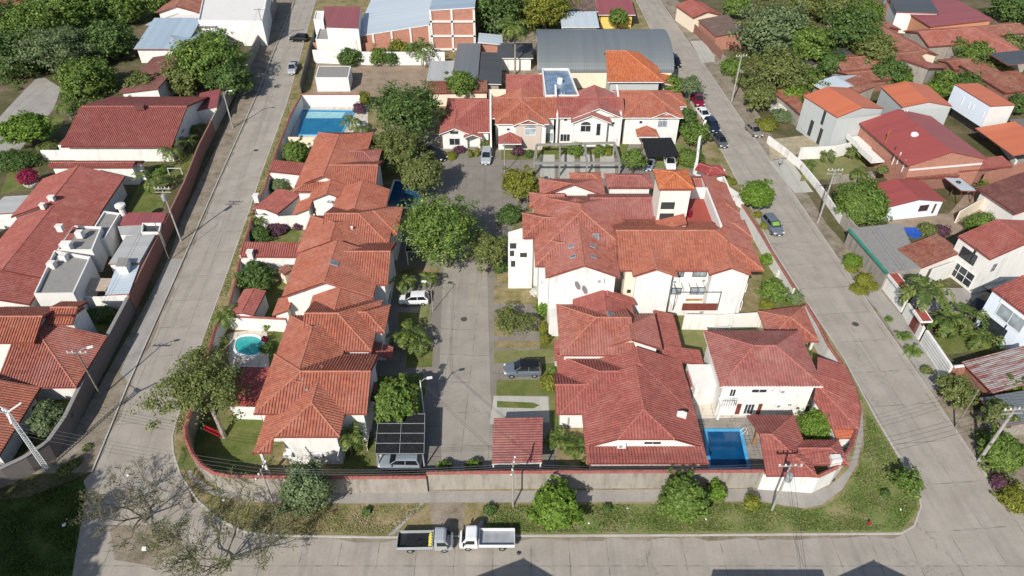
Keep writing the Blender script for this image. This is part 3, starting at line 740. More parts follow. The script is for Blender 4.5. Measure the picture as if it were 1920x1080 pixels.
# ---------------------------------------------------------------- ground, streets, pavements
sheet('ground', [(-330, -90), (330, -90), (330, 420), (-330, 420)], 0., 'ground_mix')
LK = pxp([(170, 887), (240, 720), (399, 360), (480, 180), (552, 0)]); RKL = pxp([(323, 817), (380, 637), (467, 397), (487, 333), (538, 193), (592, 0)])
ext = lambda a, b, Y: (b[0] + (b[0] - a[0]) / (b[1] - a[1]) * (Y - b[1]), Y)
d_left = (RKL[-1][0] - RKL[0][0], RKL[-1][1] - RKL[0][1])
sheet('front_road', [(-150, 26), (150, 26), (150, 40.5), (-150, 40.5)], .004, 'road', (1, 0))
sheet('left_street', [(-46.5, 34)] + LK + [ext(LK[-2], LK[-1], 300), ext(RKL[-2], RKL[-1], 300)] + RKL[::-1] + [(-28, 34)], .008, 'road', (d_left[1], -d_left[0]))
LKR = pxp([(1727, 950), (1722, 925), (1690, 865), (1640, 780), (1583, 673), (1450, 470), (1357, 290), (1263, 143), (1193, 0)])
RK = pxp([(1890, 945), (1850, 892), (1729, 713), (1625, 563), (1485, 360), (1373, 197), (1340, 150), (1237, 0)])
sheet('right_street', [(39, 34)] + LKR + [ext(LKR[-2], LKR[-1], 300), ext(RK[-2], RK[-1], 300)] + RK[::-1] + [(58, 34)], .012, 'road', (d_left[1], -d_left[0] * .8))
BLK_L = [(592, 0), (538, 193), (487, 333), (467, 397), (380, 637), (335, 775), (323, 817), (325, 850), (338, 890), (370, 938), (410, 973), (455, 996), (520, 1004)]
BLK_F = [(720, 1007), (1000, 1004), (1300, 1003), (1690, 1000), (1714, 986)]
outer = pxp(BLK_L + BLK_F, .12) + [at(a, b, .12) for a, b in ((1727, 950), (1722, 925), (1690, 865), (1640, 780), (1583, 673), (1450, 470), (1357, 290), (1263, 143), (1193, 0))]
blk = [ext(outer[1], outer[0], 300)] + outer + [ext(outer[-2], outer[-1], 300)]
def raised(name, poly, z, mat):
    b = MB()
    n = len(poly); poly = poly if area(poly) > 0 else poly[::-1]
    b.prism(poly, 0, z, 0); return tag(b.build(name, mat), kind='structure')
raised('centre_ground', blk, .12, 'verge')
def kerb(path, w_=.16, h=.16, name='kerb'):
    b = MB()
    for i in range(len(path) - 1):
        p, q = path[i], path[i + 1]; dx, dy = q[0] - p[0], q[1] - p[1]; l = math.hypot(dx, dy); nx, ny = -dy / l * w_ / 2, dx / l * w_ / 2
        b.prism([(p[0] - nx, p[1] - ny), (q[0] - nx, q[1] - ny), (q[0] + nx, q[1] + ny), (p[0] + nx, p[1] + ny)], 0, h + (i % 2) * .003)
    return tag(b.build(name, 'kerbstone'), kind='structure')
kerb([(x, y) for x, y in blk])
WST = [(552, 0), (480, 180), (399, 360), (240, 720), (190, 842), (172, 885)]
wst = pxp(WST, .12); wl = [ext(wst[1], wst[0], 300)] + wst + [(-46, 42.6), (-48.5, 41.2), (-53, 40.5), (-150, 40.5), (-250, 60), (-250, 300)]
raised('west_ground', wl, .12, 'ground_mix'); kerb(wl[:-6])
est = pxp([(1237, 0), (1340, 150), (1485, 360), (1625, 563), (1729, 713), (1850, 892)], .12)
el_ = [ext(est[1], est[0], 300)] + est + [(51.5, 41.6), (55, 40.6), (150, 40.5), (250, 60), (250, 300)]
raised('east_ground', el_, .12, 'ground_mix'); kerb(el_[:-5])
raised('south_ground', [(-150, -60), (150, -60), (150, 25.8), (-150, 25.8)], .12, 'ground_mix')
Z1, Z2, Z3, Z4 = .124, .128, .132, .136
# front pavement
SW_in = [(345, 862), (366, 895), (400, 915), (450, 919), (640, 920), (960, 920), (1430, 916), (1530, 921), (1560, 908), (1590, 880), (1604, 840), (1612, 790)]
SW_out = [(338, 855), (358, 898), (400, 928), (470, 941), (640, 944), (960, 942), (1430, 940), (1460, 946), (1507, 953), (1540, 947), (1580, 917), (1607, 870), (1619, 817), (1617, 770)]
sheet('pavement', pxp(SW_in, .12) + pxp(SW_out[::-1], .12), Z1, 'walk')
sheet('crossing_path', pxp([(805, 942), (872, 942), (868, 1003), (810, 1003)], .12), Z2, 'leaf_litter')
for k_, pl_ in enumerate(([(790, 942), (796, 942), (737, 1004), (727, 1004)], [(923, 942), (931, 942), (893, 1003), (884, 1003)])): sheet('narrow_path', pxp(pl_, .12), Z2 + k_ * .001, 'walk')
sheet('corner_lawn', pxp([(1200, 945), (1440, 943), (1507, 957), (1545, 950), (1585, 920), (1612, 870), (1624, 815), (1622, 765), (1600, 712), (1690, 870), (1720, 932), (1722, 955), (1690, 997), (1200, 1000)], .12), Z1, 'verge_green')
sheet('grass_strip', pxp([(1000, 945), (1200, 945), (1200, 1000), (900, 1001), (905, 970)], .12), Z1, 'verge_green')
# inside the compound
sheet('courtyard', pxp([(690, 700), (740, 480), (800, 330), (770, 250), (1290, 270), (1345, 345), (1010, 350), (960, 430), (1010, 500), (1040, 640), (1045, 880), (690, 884)], .12), Z1, 'lane')
sheet('lane', pxp([(828, 876), (926, 876), (919, 720), (913, 500), (850, 480), (832, 484), (823, 720)], .12), Z2, 'lane_pale', (1, -.04))
def lawn(pl, mat='lawn', z=Z3): return sheet('lawn', pxp(pl, .12), z, mat)
for i_, (p_, m_) in enumerate([([(926, 535), (1008, 540), (1010, 572), (926, 568)], 'verge'), ([(926, 658), (1040, 655), (1043, 678), (926, 682)], 'lawn_pale'), ([(1012, 682), (1046, 680), (1048, 800), (1032, 800), (1030, 742), (930, 742), (932, 712), (1012, 712)], 'lawn'), ([(926, 596), (960, 596), (960, 630), (926, 630)], 'verge'), ([(700, 706), (792, 700), (800, 720), (790, 775), (705, 780)], 'lawn'), ([(930, 512), (1006, 508), (1008, 532), (928, 532)], 'verge'), ([(965, 596), (1008, 596), (1008, 606), (965, 606)], 'lawn_pale'), ([(926, 640), (1040, 640), (1040, 652), (926, 654)], 'verge'), ([(746, 585), (806, 588), (806, 612), (748, 612)], 'lawn'), ([(744, 505), (826, 500), (824, 512), (746, 518)], 'verge'), ([(788, 652), (812, 650), (810, 688), (760, 690), (765, 655)], 'lawn'), ([(786, 560), (806, 560), (806, 610), (786, 612)], 'lawn_pale'), ([(640, 880), (646, 842), (704, 818), (704, 882)], 'lawn'), ([(1010, 545), (1040, 560), (1042, 655), (1012, 655)], 'lawn')]): lawn(p_, m_, Z3 + i_ * .0006)
sheet('driveway', pxp([(926, 742), (1028, 744), (1030, 792), (918, 796)], .12), Z3 + .006, 'drive_pale'); lawn([(932, 752), (1000, 755), (1012, 760), (1000, 766), (932, 764)], 'lawn', Z4 + .006)
for i_, p_ in enumerate([[(330, 880), (352, 800), (470, 770), (520, 790), (480, 888)], [(505, 470), (512, 438), (562, 436), (556, 466)], [(470, 610), (500, 540), (534, 520), (528, 640), (490, 650)], [(500, 690), (505, 622), (528, 618), (515, 700)], [(1420, 600), (1430, 500), (1470, 520), (1500, 560), (1440, 620)], [(462, 470), (490, 405), (560, 430), (500, 500)], [(530, 330), (560, 270), (590, 262), (580, 330)]]): lawn(p_, 'lawn', Z2 + i_ * .0006)
lawn([(1270, 600), (1440, 600), (1445, 665), (1285, 690)], 'lawn_pale', Z2)
sheet('terrace', pxp([(1285, 680), (1450, 680), (1500, 770), (1440, 800), (1310, 800)], .12), Z3, 'patio', (1, 0))
sheet('pool_terrace', pxp([(1305, 785), (1425, 782), (1450, 890), (1310, 890)], .12), Z4, 'stone_paving', (1, 0))
sheet('pool_terrace', pxp([(430, 625), (500, 615), (505, 690), (430, 700)], .12), Z3 + .002, 'patio', (1, 0))
sheet('pool_terrace', pxp([(545, 258), (690, 258), (690, 195), (566, 192)], .12), Z3 + .002, 'patio', (1, 0))
lawn([(940, 300), (1170, 296), (1180, 268), (940, 272)], 'lawn', Z3 + .008); lawn([(1230, 315), (1300, 318), (1285, 270), (1230, 272)], 'verge_green', Z3 + .009)
for k_ in range(4): sheet('driveway', pxp([(1012 + 38 * k_, 335), (1040 + 38 * k_, 335), (1040 + 37 * k_, 290), (1014 + 37 * k_, 290)], .12), Z4 + .008, 'drive_pale')
# west and east strips
sheet('pavement', pxp([(172, 885), (240, 722), (300, 585), (399, 362), (480, 182), (552, 0), (500, 0), (462, 130), (420, 245), (345, 400), (318, 480), (268, 580), (200, 700), (150, 790), (90, 840), (30, 890)], .12), Z1, 'leaf_litter')
sheet('pavement', pxp([(242, 718), (300, 588), (345, 485), (316, 485), (290, 545), (225, 700)], .12), Z2, 'walk')
sheet('pavement', pxp([(1239, 0), (1340, 148), (1380, 205), (1485, 358), (1560, 468), (1640, 580), (1729, 711), (1848, 888), (1890, 960), (1920, 960), (1900, 870), (1800, 760), (1760, 690), (1640, 520), (1550, 420), (1500, 340), (1420, 210), (1350, 110), (1290, 20), (1270, 0)], .12), Z1, 'leaf_litter')
sheet('pavement', pxp([(1619, 553), (1640, 575), (1660, 600), (1700, 662), (1745, 733), (1778, 728), (1735, 655), (1690, 590), (1650, 545)], .12), Z2, 'walk'); sheet('pavement', pxp([(1294, 77), (1318, 76), (1340, 105), (1340, 116), (1318, 118)], .12), Z2, 'drive_pale'); sheet('pavement', pxp([(1440, 302), (1480, 298), (1525, 360), (1490, 362)], .12), Z2, 'drive_pale')
for px_, py_ in ((870, 600), (1604, 608), (480, 282), (1557, 898)):
    b = MB(); x_, y_ = at(px_, py_); z_ = .14 if px_ in (1557, 870) else .02; b.lathe((x_, y_, z_), [(.42, -.01), (.42, .012), (.34, .02), (0.01, .02)], 18)
    tag(b.build('manhole_cover', 'manhole'), {870: 'round dark manhole cover in the middle of the central lane', 1604: 'round dark manhole cover in the right hand street', 480: 'small dark manhole cover on the left hand street', 1557: 'dark manhole cover in the pavement by the curved white wall'}[px_], 'manhole cover', 'manhole covers')
sheet('grass_corner', pxp([(-60, 925), (20, 912), (150, 888), (165, 925), (150, 990), (135, 1080), (120, 1150), (-60, 1150)], 0.02), .016, 'lawn_shaded'); sheet('dirt_patch', pxp([(205, 985), (330, 985), (345, 1030), (290, 1062), (215, 1050)]), .017, 'leaf_litter')  # corner grass colour already carries the dense tree shade
grass('grass', [pxp([(-20, 922), (20, 915), (150, 890), (163, 925), (148, 990), (133, 1080), (-20, 1080)], 0.02)], 4500, .02, 'thin shaded grass at the lower left junction corner', .2, .05, 'blade_shaded', 12)  # blades coloured darker to deepen the shade
def strip(name, path, o0, o1, z, mat):
    n = len(path); A, B = [], []; rr = random.Random(4)
    fine = []
    for i in range(n - 1):
        m = max(1, int(math.hypot(path[i + 1][0] - path[i][0], path[i + 1][1] - path[i][1]) / 1.2))
        for k in range(m): fine.append((path[i][0] + (path[i + 1][0] - path[i][0]) * k / m, path[i][1] + (path[i + 1][1] - path[i][1]) * k / m))
    fine.append(path[-1])
    for i, p in enumerate(fine):
        q0, q1 = fine[max(0, i - 1)], fine[min(len(fine) - 1, i + 1)]; l = math.hypot(q1[0] - q0[0], q1[1] - q0[1]); nx, ny = -(q1[1] - q0[1]) / l, (q1[0] - q0[0]) / l
        A.append((p[0] + nx * o0, p[1] + ny * o0)); w_ = o1 * rr.uniform(.35, 1.25); B.append((p[0] + nx * w_, p[1] + ny * w_))
    return sheet(name, A + B[::-1], z, mat)
strip('gutter_dirt', pxp([(1237, 0), (1340, 150), (1485, 360), (1625, 563), (1729, 713), (1850, 892)]), .1, .9, .018, 'dirt'); strip('gutter_dirt', pxp([(172, 885), (240, 720), (399, 360), (480, 180), (552, 0)]), -.1, -.6, .018, 'leaf_litter')
strip('gutter_dirt', pxp([(520, 1004), (720, 1007), (1000, 1004), (1300, 1003), (1690, 1000)]), -.1, -.55, .0195, 'leaf_litter'); strip('gutter_dirt', pxp([(592, 0), (538, 193), (487, 333), (467, 397), (380, 637), (335, 775)]), .1, .5, .0185, 'dirt')
# grass blades on the verges
GV = [pxp([(400, 946), (620, 950), (800, 948), (730, 1000), (520, 1000), (450, 990)], .12), pxp([(905, 948), (1440, 945), (1507, 958), (1545, 952), (1690, 995), (1000, 999), (905, 996)], .12)]
grass('grass', [GV[0]], 5500, .12, 'dry grass blades on the front verge, left', .10, .05, 'blade_dry'); grass('grass', [GV[1]], 14000, .12, 'green and dry grass blades on the front verge, right', .13, .05, 'blade', 4)
grass('grass', [pxp([(1550, 950), (1585, 922), (1612, 872), (1624, 815), (1624, 770), (1690, 870), (1718, 932), (1718, 955), (1690, 992)], .12), pxp([(1585, 690), (1622, 765), (1600, 712), (1455, 490), (1450, 500)], .12)], 9000, .12, 'green grass blades on the lawn of the right corner', .12, .05, seed=8)
grass('grass', [pxp([(330, 820), (345, 800), (400, 620), (480, 405), (530, 260), (548, 180), (540, 195), (489, 335), (382, 640), (330, 790)], .12)], 5000, .12, 'rough grass blades along the kerb of the left street', .16, .06, 'blade_dry', 9)
# ---------------------------------------------------------------- left row of terraced houses
RW = 'red tiled houses of the left row'
def u(px, label, **kw): return House('terraced_house', px, label, 'house', RW, **kw)
zE = 5.2
# A: front unit
h = u((580, 880), 'front corner house of the left row with hipped red roof over a white gable wall')
LP = lambda X, z, t=.42: (t, 0., z - t * X)
y1 = 53.0
plL, plF, plR = (.42, 0, 5.2 + .42 * 23.64), (0, .42, 5.2 - .42 * 44.56), (-.42, 0, 5.2 - .42 * 17.16)
a1 = h.roof(Roof([(-25.6, 44.56), (-17.16, 44.56), (-17.16, y1), (-25.6, y1)], [None] * 4, 0, [plL, plF, plR]), over=[.5, .5, .5, 2.4])
h.roof(Roof([(-25.6, 43.1), (-23.7, 43.1), (-23.7, 44.555), (-25.6, 44.555)], [None] * 4, 0, [plL, (0, .42, 5.2 - .42 * 44.56)]), wall=None)
wA = h.rx(475, 688, 777, 697, zE, 'FBL')
h.w.prism([(-25.1, 43.4), (-24.85, 43.4), (-24.85, 43.65), (-25.1, 43.65)], 0, 4.3, h._mi('white'))
h.skylight(a1, 570, 731, .7, 1.1); pl = h.plane(wA, 1); h.window(pl, 690, 800, 694, 850, mull=0); h.aircon(h.plane(a1, 0), 541, 850); h.aircon(h.plane(a1, 0), 597, 853)
h.window(h.plane(a1, 1), 634, 832, 638, 862, mull=1); h.win(h.plane(wA, 0), 9.5, 1.0, 1.2, 1.2)
b = MB(); b.rad = 0
x0, x1, yy0, yy1 = at(690, 760, 3.2)[0], at(700, 760, 3.2)[0] + .3, rowY(748, 3.2), rowY(715, 3.2)
h.rect(x0 - .6, x1, yy0, yy1, 2.7, 'R', mat='tile_orange', wall=None); h.done()
# B
h = u((620, 700), 'second house of the left row with white parapet strip beside the front hip')
wB = h.rx(560, 697, 659, 588, zE, 'FBR'); hB = h.rx(600, 722, 624, 586, zE, 'FBR'); mB = h.rect(-26.4, -18.9, 50.5, rowY(592, 5.2), 5.2, 'LRB')
h.skylight(mB, 582, 605, .6, 1.); h.window(h.plane(hB, 1), 716, 632, 720, 660, mull=0); h.window(h.plane(wB, 1), 701, 672, 704, 690, mull=0)
h.rect(-16.3, -14.0, rowY(672, 2.8), rowY(650, 2.8), 2.7, 'R', mat='tile_red', wall=None); h.done()
# C
h = u((640, 620), 'narrow house of the left row with long plain ridge and dark gable edge')
c_ = h.ry(572, 690, 600, 553, 5.0, 'LR'); h.done()
# D
h = u((680, 560), 'house of the left row with white front gable wall and small skylight')
mD = h.ry(528, 700, 558, 478, 5.2, 'LR'); wD = h.rx(548, 727, 535, 472, 5.2, 'FBL')
h.skylight(mD, 627, 495, .8, 1.); h.rect(at(511, 590, 3)[0], at(545, 590, 3)[0], rowY(592, 3.), rowY(560, 3.), 3., 'L', wall='white', over=.3); h.window(h.plane(wD, 1), 728, 545, 731, 575, mull=0); h.done()
# E
h = u((640, 470), 'house of the left row with two stepped right hips and white roof vents')
mE = h.ry(556, 690, 474, 405, 5.2, 'LRB'); wE = h.rx(600, 729, 459, 401, 5.2, 'FRB'); xE = h.rx(660, 745, 440, 398, 5.0, 'FRB')
for px_, py_ in ((660, 427), (637, 438)):
    x_, y_ = at(px_, py_, 6.6); b = MB(); b.lathe((x_, y_, 5.9), [(.13, 0), (.13, .8), (.22, .82), (.02, 1.0)], 10); h.add('roof_vent', b, 'steel_white')
h.done()
# F
h = u((690, 410), 'house of the left row with smooth orange left slope and small blackened ridge tile')
h.ry(617, 719, 409, 356, 5.2, 'LR'); h.done()
# G
h = u((640, 380), 'house of the left row with white pentagon gable wall and satellite dish')
wG = h.rx(550, 704, 360, 310, 5.2, 'FBL'); gG = h.ry(578, 652, 376, 330, 5.1, 'LR')
x_, y_ = at(619, 383, 4.5); b = MB(); b.lathe((x_, rowY(376, 5.1) - .1, 4.7), [(.0, .12), (.2, .16), (.38, .3)], 14); b.bar((x_, y_ + .3, 4.3), (x_, rowY(376, 5.1) - .1, 4.85), .05); h.add('satellite_dish', b, 'steel_grey')
h.rect(at(549, 402, 3)[0], at(584, 402, 3)[0], rowY(403, 3.), rowY(372, 3.), 3., 'L', wall='white', over=.3); h.done()
# H
h = u((620, 330), 'last house of the left row beside the blue corner pool')
mH = h.ry(552, 668, 352, 249, 5.2, 'LRB'); h.rx(600, 708, 310, 284, 5.2, 'FRB', mat='tile_pink'); h.rx(600, 678, 278, 256, 5.1, 'FRB', mat='tile_pink'); h.done()
# low outbuildings at the back of the row
def annex(name, label, A, B, C, ze, sides, mat='tile_red', wall='white', cat='outbuilding', t=.3, over=.15, **kw):
    h = House(name, A, label, cat); v = h.r3(A, B, C, ze, sides, t, mat=mat, wall=wall, over=over, **kw); h.v = v; h.done(); return h
annex('outbuilding', 'low red roofed outbuilding with white walls and a white chimney by the left street', (476, 390), (520, 402), (548, 362), 2.8, 'LR', t=.15)
annex('outbuilding', 'small red tiled lean-to roof behind the round green garden bush', (504, 322), (562, 328), (556, 312), 2.6, 'F', t=.3)
annex('outbuilding', 'long low red tiled roof over a white garden wall between two lawns', (451, 482), (568, 483), (566, 464), 2.8, 'F', t=.35)
annex('outbuilding', 'low red tiled shelter beside the shaded garden behind the left row', (432, 590), (476, 592), (492, 546), 2.7, 'LR', t=.25)
annex('outbuilding', 'bright crimson metal lean-to roof under the feathery corner tree', (425, 760), (484, 762), (500, 700), 2.6, 'F', 'sheet_crimson', t=.2)
annex('outbuilding', 'tiny gabled brick shed against the white garden wall', (518, 508), (533, 516), (540, 500), 1.9, 'LR', 'tile_old', 'cream', t=.5)
for px_, py_, lab_ in ((481, 372, 'small white chimney box on the low red roof by the street'), (470, 478, 'pale round vent box on the long low red roof')):
    x_, y_ = at(px_, py_, 3.2); b = MB(); b.box((x_, y_, 3.2), (.7, .7, 1.2)); b.box((x_, y_, 3.85), (.85, .85, .1)); tag(b.build('chimney', 'flat_light'), lab_, 'chimney')
# ---------------------------------------------------------------- compound walls
T27 = lambda l, z=2.7: pxp(l, z)
perimeter('boundary_wall', T27([(396, 640), (380, 700), (347, 800), (349, 822), (360, 850), (378, 872), (402, 886), (432, 892), (640, 894), (799, 893)]), 2.62, 'old_wall', 'stained grey curved front wall with red tile coping on the left corner', .25, 'tile_red')
perimeter('boundary_wall', T27([(799.5, 886), (960, 884), (1200, 883), (1432, 882)], 2.9), 2.85, 'old_wall', 'long straight stained front wall with red tile coping facing the trucks', .25, 'tile_red')
perimeter('boundary_wall', T27([(1432, 885), (1535, 892), (1568, 876), (1594, 842), (1608, 800), (1612, 768), (1604, 730), (1585, 690), (1556, 650), (1537, 612), (1512, 570)], 2.9), 2.85, 'white', 'curved white wall with red coping round the right corner lawn', .22, 'tile_red')
perimeter('boundary_wall', T27([(1490, 540), (1452, 478), (1420, 425), (1392, 383)], 2.4), 2.3, 'white', 'white garden wall with red coping beside the right street', .2, 'tile_red')
perimeter('boundary_wall', T27([(566, 176), (545, 214), (516, 290), (506, 320)], 2.6), 2.5, 'white', 'white wall with red coping between the blue corner pool and left street', .2, 'tile_red')
perimeter('boundary_wall', T27([(564, 176), (600, 176), (674, 176)], 2.8), 2.7, 'white', 'bright white pool wall with panel joints and red coping', .2, 'tile_red')
perimeter('boundary_wall', T27([(506, 322), (496, 352), (476, 390)], 2.3), 2.2, 'white', 'short white wall with red coping by the flowering shrub and street', .2, 'tile_red')
perimeter('boundary_wall', T27([(476, 392), (466, 430), (450, 478)], 2.3), 2.2, 'white', 'white wall with orange coping beside the dark hedge and purple flowers', .2, 'tile_red')
perimeter('boundary_wall', T27([(450, 484), (440, 532), (428, 575)], 2.3), 2.2, 'white', 'white wall with red coping left of the bushy garden', .2, 'tile_red')
perimeter('boundary_wall', T27([(420, 590), (404, 612), (396, 640)], 2.3), 2.2, 'white', 'short white wall with red coping by the palm and turquoise pool', .2, 'tile_red')
perimeter('garden_wall', T27([(476, 402), (522, 405), (570, 402), (590, 400)], 2.5), 2.4, 'white', 'white cross wall below the low red roof and white chimney', .2)
perimeter('garden_wall', T27([(452, 485), (500, 487), (566, 485)], 2.6), 2.5, 'white', 'white cross wall under the long low red roof', .2)
perimeter('garden_wall', T27([(424, 592), (480, 594), (535, 597)], 2.4), 2.3, 'white', 'white wall behind the small turquoise pool', .2, 'tile_red')
perimeter('garden_wall', T27([(504, 325), (560, 331)], 2.4), 2.3, 'white', 'white wall under the small lean-to roof near the round bush', .2)
perimeter('garden_wall', T27([(540, 256), (590, 257)], 2.2), 2.1, 'cream', 'cream wall at the near end of the blue corner pool', .2)
# ---------------------------------------------------------------- pools
def pool(label, pts, water, rim='pool_tile', z=.12, rimw=.35, round_=0, shelf=None):
    P = pxp(pts, z); P = P if area(P) > 0 else P[::-1]; root = empty('swimming_pool', (P[0][0], P[0][1], z), label, 'pool', 'swimming pools')
    if round_:
        for _ in range(round_):
            Q = []
            for i in range(len(P)):
                a, b_ = P[i], P[(i + 1) % len(P)]; Q += [(a[0] * .75 + b_[0] * .25, a[1] * .75 + b_[1] * .25), (a[0] * .25 + b_[0] * .75, a[1] * .25 + b_[1] * .75)]
            P = Q
    I = inset(P, rimw); b = MB(); n = len(P)
    for i in range(n): b.prism([P[i], P[(i + 1) % n], I[(i + 1) % n], I[i]], 0, z + .14)
    b.build('rim', rim, root); c = MB(); c.face([(x, y, z + .06) for x, y in I]); c.build('water', water, root)
    if shelf: c = MB(); c.prism(pxp(shelf, z), 0, z + .066); c.build('shallow_step', 'pool_tile_pale', root)
    return root
pool('long blue pool with bright tiled rim beside the right front house', [(1319, 805), (1391, 805), (1408, 882), (1327, 882)], 'water_blue', 'pool_tile')
pool('small turquoise pool with white rounded rim behind the left row', [(434, 668), (440, 628), (498, 628), (494, 672)], 'water_teal', 'pool_white', round_=2, rimw=.3)
pool('blue corner pool with pale shallow steps at the far left', [(556, 254), (566, 206), (668, 208), (640, 254)], 'water_mid', 'pool_tile', shelf=[(573, 222), (640, 222), (648, 211), (577, 210)], rimw=.3)
pool('dark blue shaded pool behind the big lane tree', [(720, 392), (738, 338), (800, 340), (790, 392)], 'water_navy', 'pool_white', rimw=.3)
# ---------------------------------------------------------------- right front house
h = House('villa', (1200, 800), 'large wide villa with red hipped roofs behind the straight front wall', 'house')
T = 'tile_red'
XL, XR, YF = 7.46, 19.6, 42.97
Yu = rowY(824, 4.35)
pL, pR = (.42, 0, 3 - .42 * XL), (-.42, 0, 3 + .42 * XR)
v0 = h.roof(Roof([(XL, YF), (XR, YF), (XR, Yu), (XL, Yu)], [None] * 4, 0, [pL, pR, (0, .07, 3 - .07 * YF)]), T, over=[.6, .5, 0, .5])
v1 = h.roof(Roof([(XL, Yu), (XR, Yu), (XR, 54), (XL, 54)], [None] * 4, 0, [pL, pR, (0, .42, 4.35 - .42 * Yu)]), T, over=[.03, .5, .5, .5])
v2 = h.rect(8.6, 19.5, 49.1, 57.1, 3.03, 'LRF', mat='tile_red')
v3 = h.rx(1050, 1200, 777, 697, 3.0, 'FBL', mat='tile_red'); h.rx(1042, 1112, 777, 722, 2.95, 'FB', mat='tile_red')
pl = h.plane(v1, 0); h.window(pl, 1207, 827, 1240, 833, pane='glass', mull=1, bar=.05); h.aircon((pl[0], pl[1]), 1165, 832)
h.skylight(v2, 1203, 716, .8, 1.1); b = MB(); x_, y_ = at(1279, 774, 4.6)
b.prism([(x_ - .5, y_ - .1), (x_ + .5, y_ - .1), (x_ + .1, y_ + .15), (x_ - .5, y_ + .12)], 3., lambda x, y: 4.75); h.add('roof_dormer', b, 'white')
h.slab(h.plane(v3, 0), 1063, 783, 1068, 806, 'door', 'steel_grey'); h.done()
h = House('villa', (1150, 640), 'red tiled villa between the apartment block and the wide front villa', 'house')
r1 = h.rx(1050, 1190, 667, 596, 4.6, 'FBL', mat='tile_mix'); r2 = h.ry(1119, 1242, 656, 590, 4.62, 'LRB', mat='tile_mix'); r3 = h.ry(1084, 1192, 572, 561, 4.55, 'LR', mat='tile_red')
h.ry(1080, 1196, 628, 562, 4.58, 'LR', mat='tile_red')
h.skylight(r3, 1146, 592, .8, 1., z=6.); h.rect(at(1238, 655, 2.8)[0], at(1279, 655, 2.8)[0], rowY(655, 2.8), rowY(590, 2.8), 2.8, 'R', .25, mat='tile_red', over=.2)
h.rect(at(1239, 672, 2.6)[0], at(1316, 672, 2.6)[0], rowY(684, 2.6), rowY(657, 2.6), 2.55, 'R', .2, mat='tile_red', wall=None)
h.window(h.plane(r1, 3), 1049, 624, 1056, 640, mull=0); h.done()
annex('porch_roof', 'small red roof between the villa and the white terrace block', (1294, 728), (1318, 728), (1316, 699), 2.3, 'R', t=.2)
annex('porch_roof', 'small red porch roof on the side of the villa above the green strip', (1040, 676), (1058, 676), (1056, 640), 2.6, 'L', t=.3)
# ---------------------------------------------------------------- two storey house by the pool
h = House('pool_house', (1440, 780), 'two storey white house with hipped roof and shuttered window beside the blue pool', 'house'); h.fas = 'fascia_white'
c0 = h.rect(22.1, 33.1, 51.0, 59.6, 5.5, 'FRBL', mat='tile_pink', over=.6); pl = h.plane(c0, 0)
h.window(pl, 1366, 729, 1381, 743); h.window(pl, 1408, 729, 1439, 736); h.window(pl, 1446, 730, 1451, 733.5, mull=0); h.window(pl, 1392, 757, 1416, 776, mull=2); h.window(pl, 1476, 756, 1485, 761, mull=1)
h.slab(pl, 1377, 757, 1391, 776, 'shutter', 'wood_red', .08); h.slab(pl, 1417, 757, 1430, 776, 'shutter', 'wood_red', .08)
h.aircon(pl, 1460, 757); h.aircon(pl, 1468, 730); h.slab(pl, 1366, 752, 1371, 765, 'door', 'wood_red')
P0 = pl[0]; h.w.prism([(22.7, 50.95), (22.95, 50.95), (22.95, 51.2), (22.7, 51.2)], 0, 3.1, h._mi('white')); b = MB(); b.box((23.3, 51.0, 3.0), (1.6, 1.3, .15)); h.add('balcony_slab', b, 'white')
b = MB()
for k in range(7): b.bar((22.6 + .25 * k, 50.4, 3.05), (22.6 + .25 * k, 50.4, 3.95), .03)
b.bar((22.6, 50.4, 3.95), (24.1, 50.4, 3.95), .05); h.add('railing', b, 'steel_dark'); h.done()
h = House('tiled_pavilion', (1570, 740), 'low red tiled roof wrapping the curved wall right of the white pool house', 'outbuilding')
F_ = pxp([(1520, 762), (1527, 684), (1582, 684), (1603, 727), (1610, 762), (1610, 806), (1562, 806)], 2.9)
h.roof(Roof(F_, [None, None, .36, .36, .36, .36, .36][::1] if area(F_) > 0 else [None] * 7, 2.9) if area(F_) > 0 else Roof(F_[::-1], [.36, .36, .36, .36, None, None, None][::1], 2.9), 'tile_red', wall='white', over=.35); h.done()
annex('tiled_pavilion', 'bright red flat awning by the hedge inside the curved wall', (1568, 822), (1606, 822), (1609, 794), 2.75, 'F', 'sheet_orange', t=.12)
h = House('poolside_gazebo', (1480, 880), 'red tiled barbecue gazebo with wooden posts in the front right corner', 'gazebo')
g1 = h.rx(1437, 1532, 893, 815, 2.95, 'FBR', mat='tile_red', wall=None); g2 = h.rx(1500, 1592, 872, 841, 2.9, 'FBR', mat='tile_red', wall=None)
for px_, py_ in ((1441, 888), (1419, 806), (1500, 888)):
    x_, y_ = at(px_, py_, 2.9); b = MB(); b.bar((x_ + .3, y_ + .3, 0), (x_ + .3, y_ + .3, 3.), .18); h.add('post', b, 'wood_orange')
x_, y_ = at(1568, 858, 3.6); b = MB(); b.prism([(x_ - .5, y_ - .4), (x_ + .5, y_ - .4), (x_ + .5, y_ + .4), (x_ - .5, y_ + .4)], 2.2, lambda x, y: 4.1 - .9 * abs(x - x_)); h.add('barbecue_chimney', b, 'flat_light'); h.done()
h = House('garden_pavilion', (1480, 640), 'small square pavilion with faded orange hipped roof by the street wall', 'pavilion')
F_ = pxp([(1442, 641), (1536, 641), (1507, 574), (1421, 584)], 2.9); v = h.roof(Roof(F_, [.42, .42, .42, .42], 2.9), 'tile_mix', wall=None); f = inset(F_ if area(F_) > 0 else F_[::-1], .5)
h.w.face([(f[3][0], f[3][1], 0), (f[0][0], f[0][1], 0), (f[0][0], f[0][1], 2.8), (f[3][0], f[3][1], 2.8)][::-1], mi=h._mi('cream'))
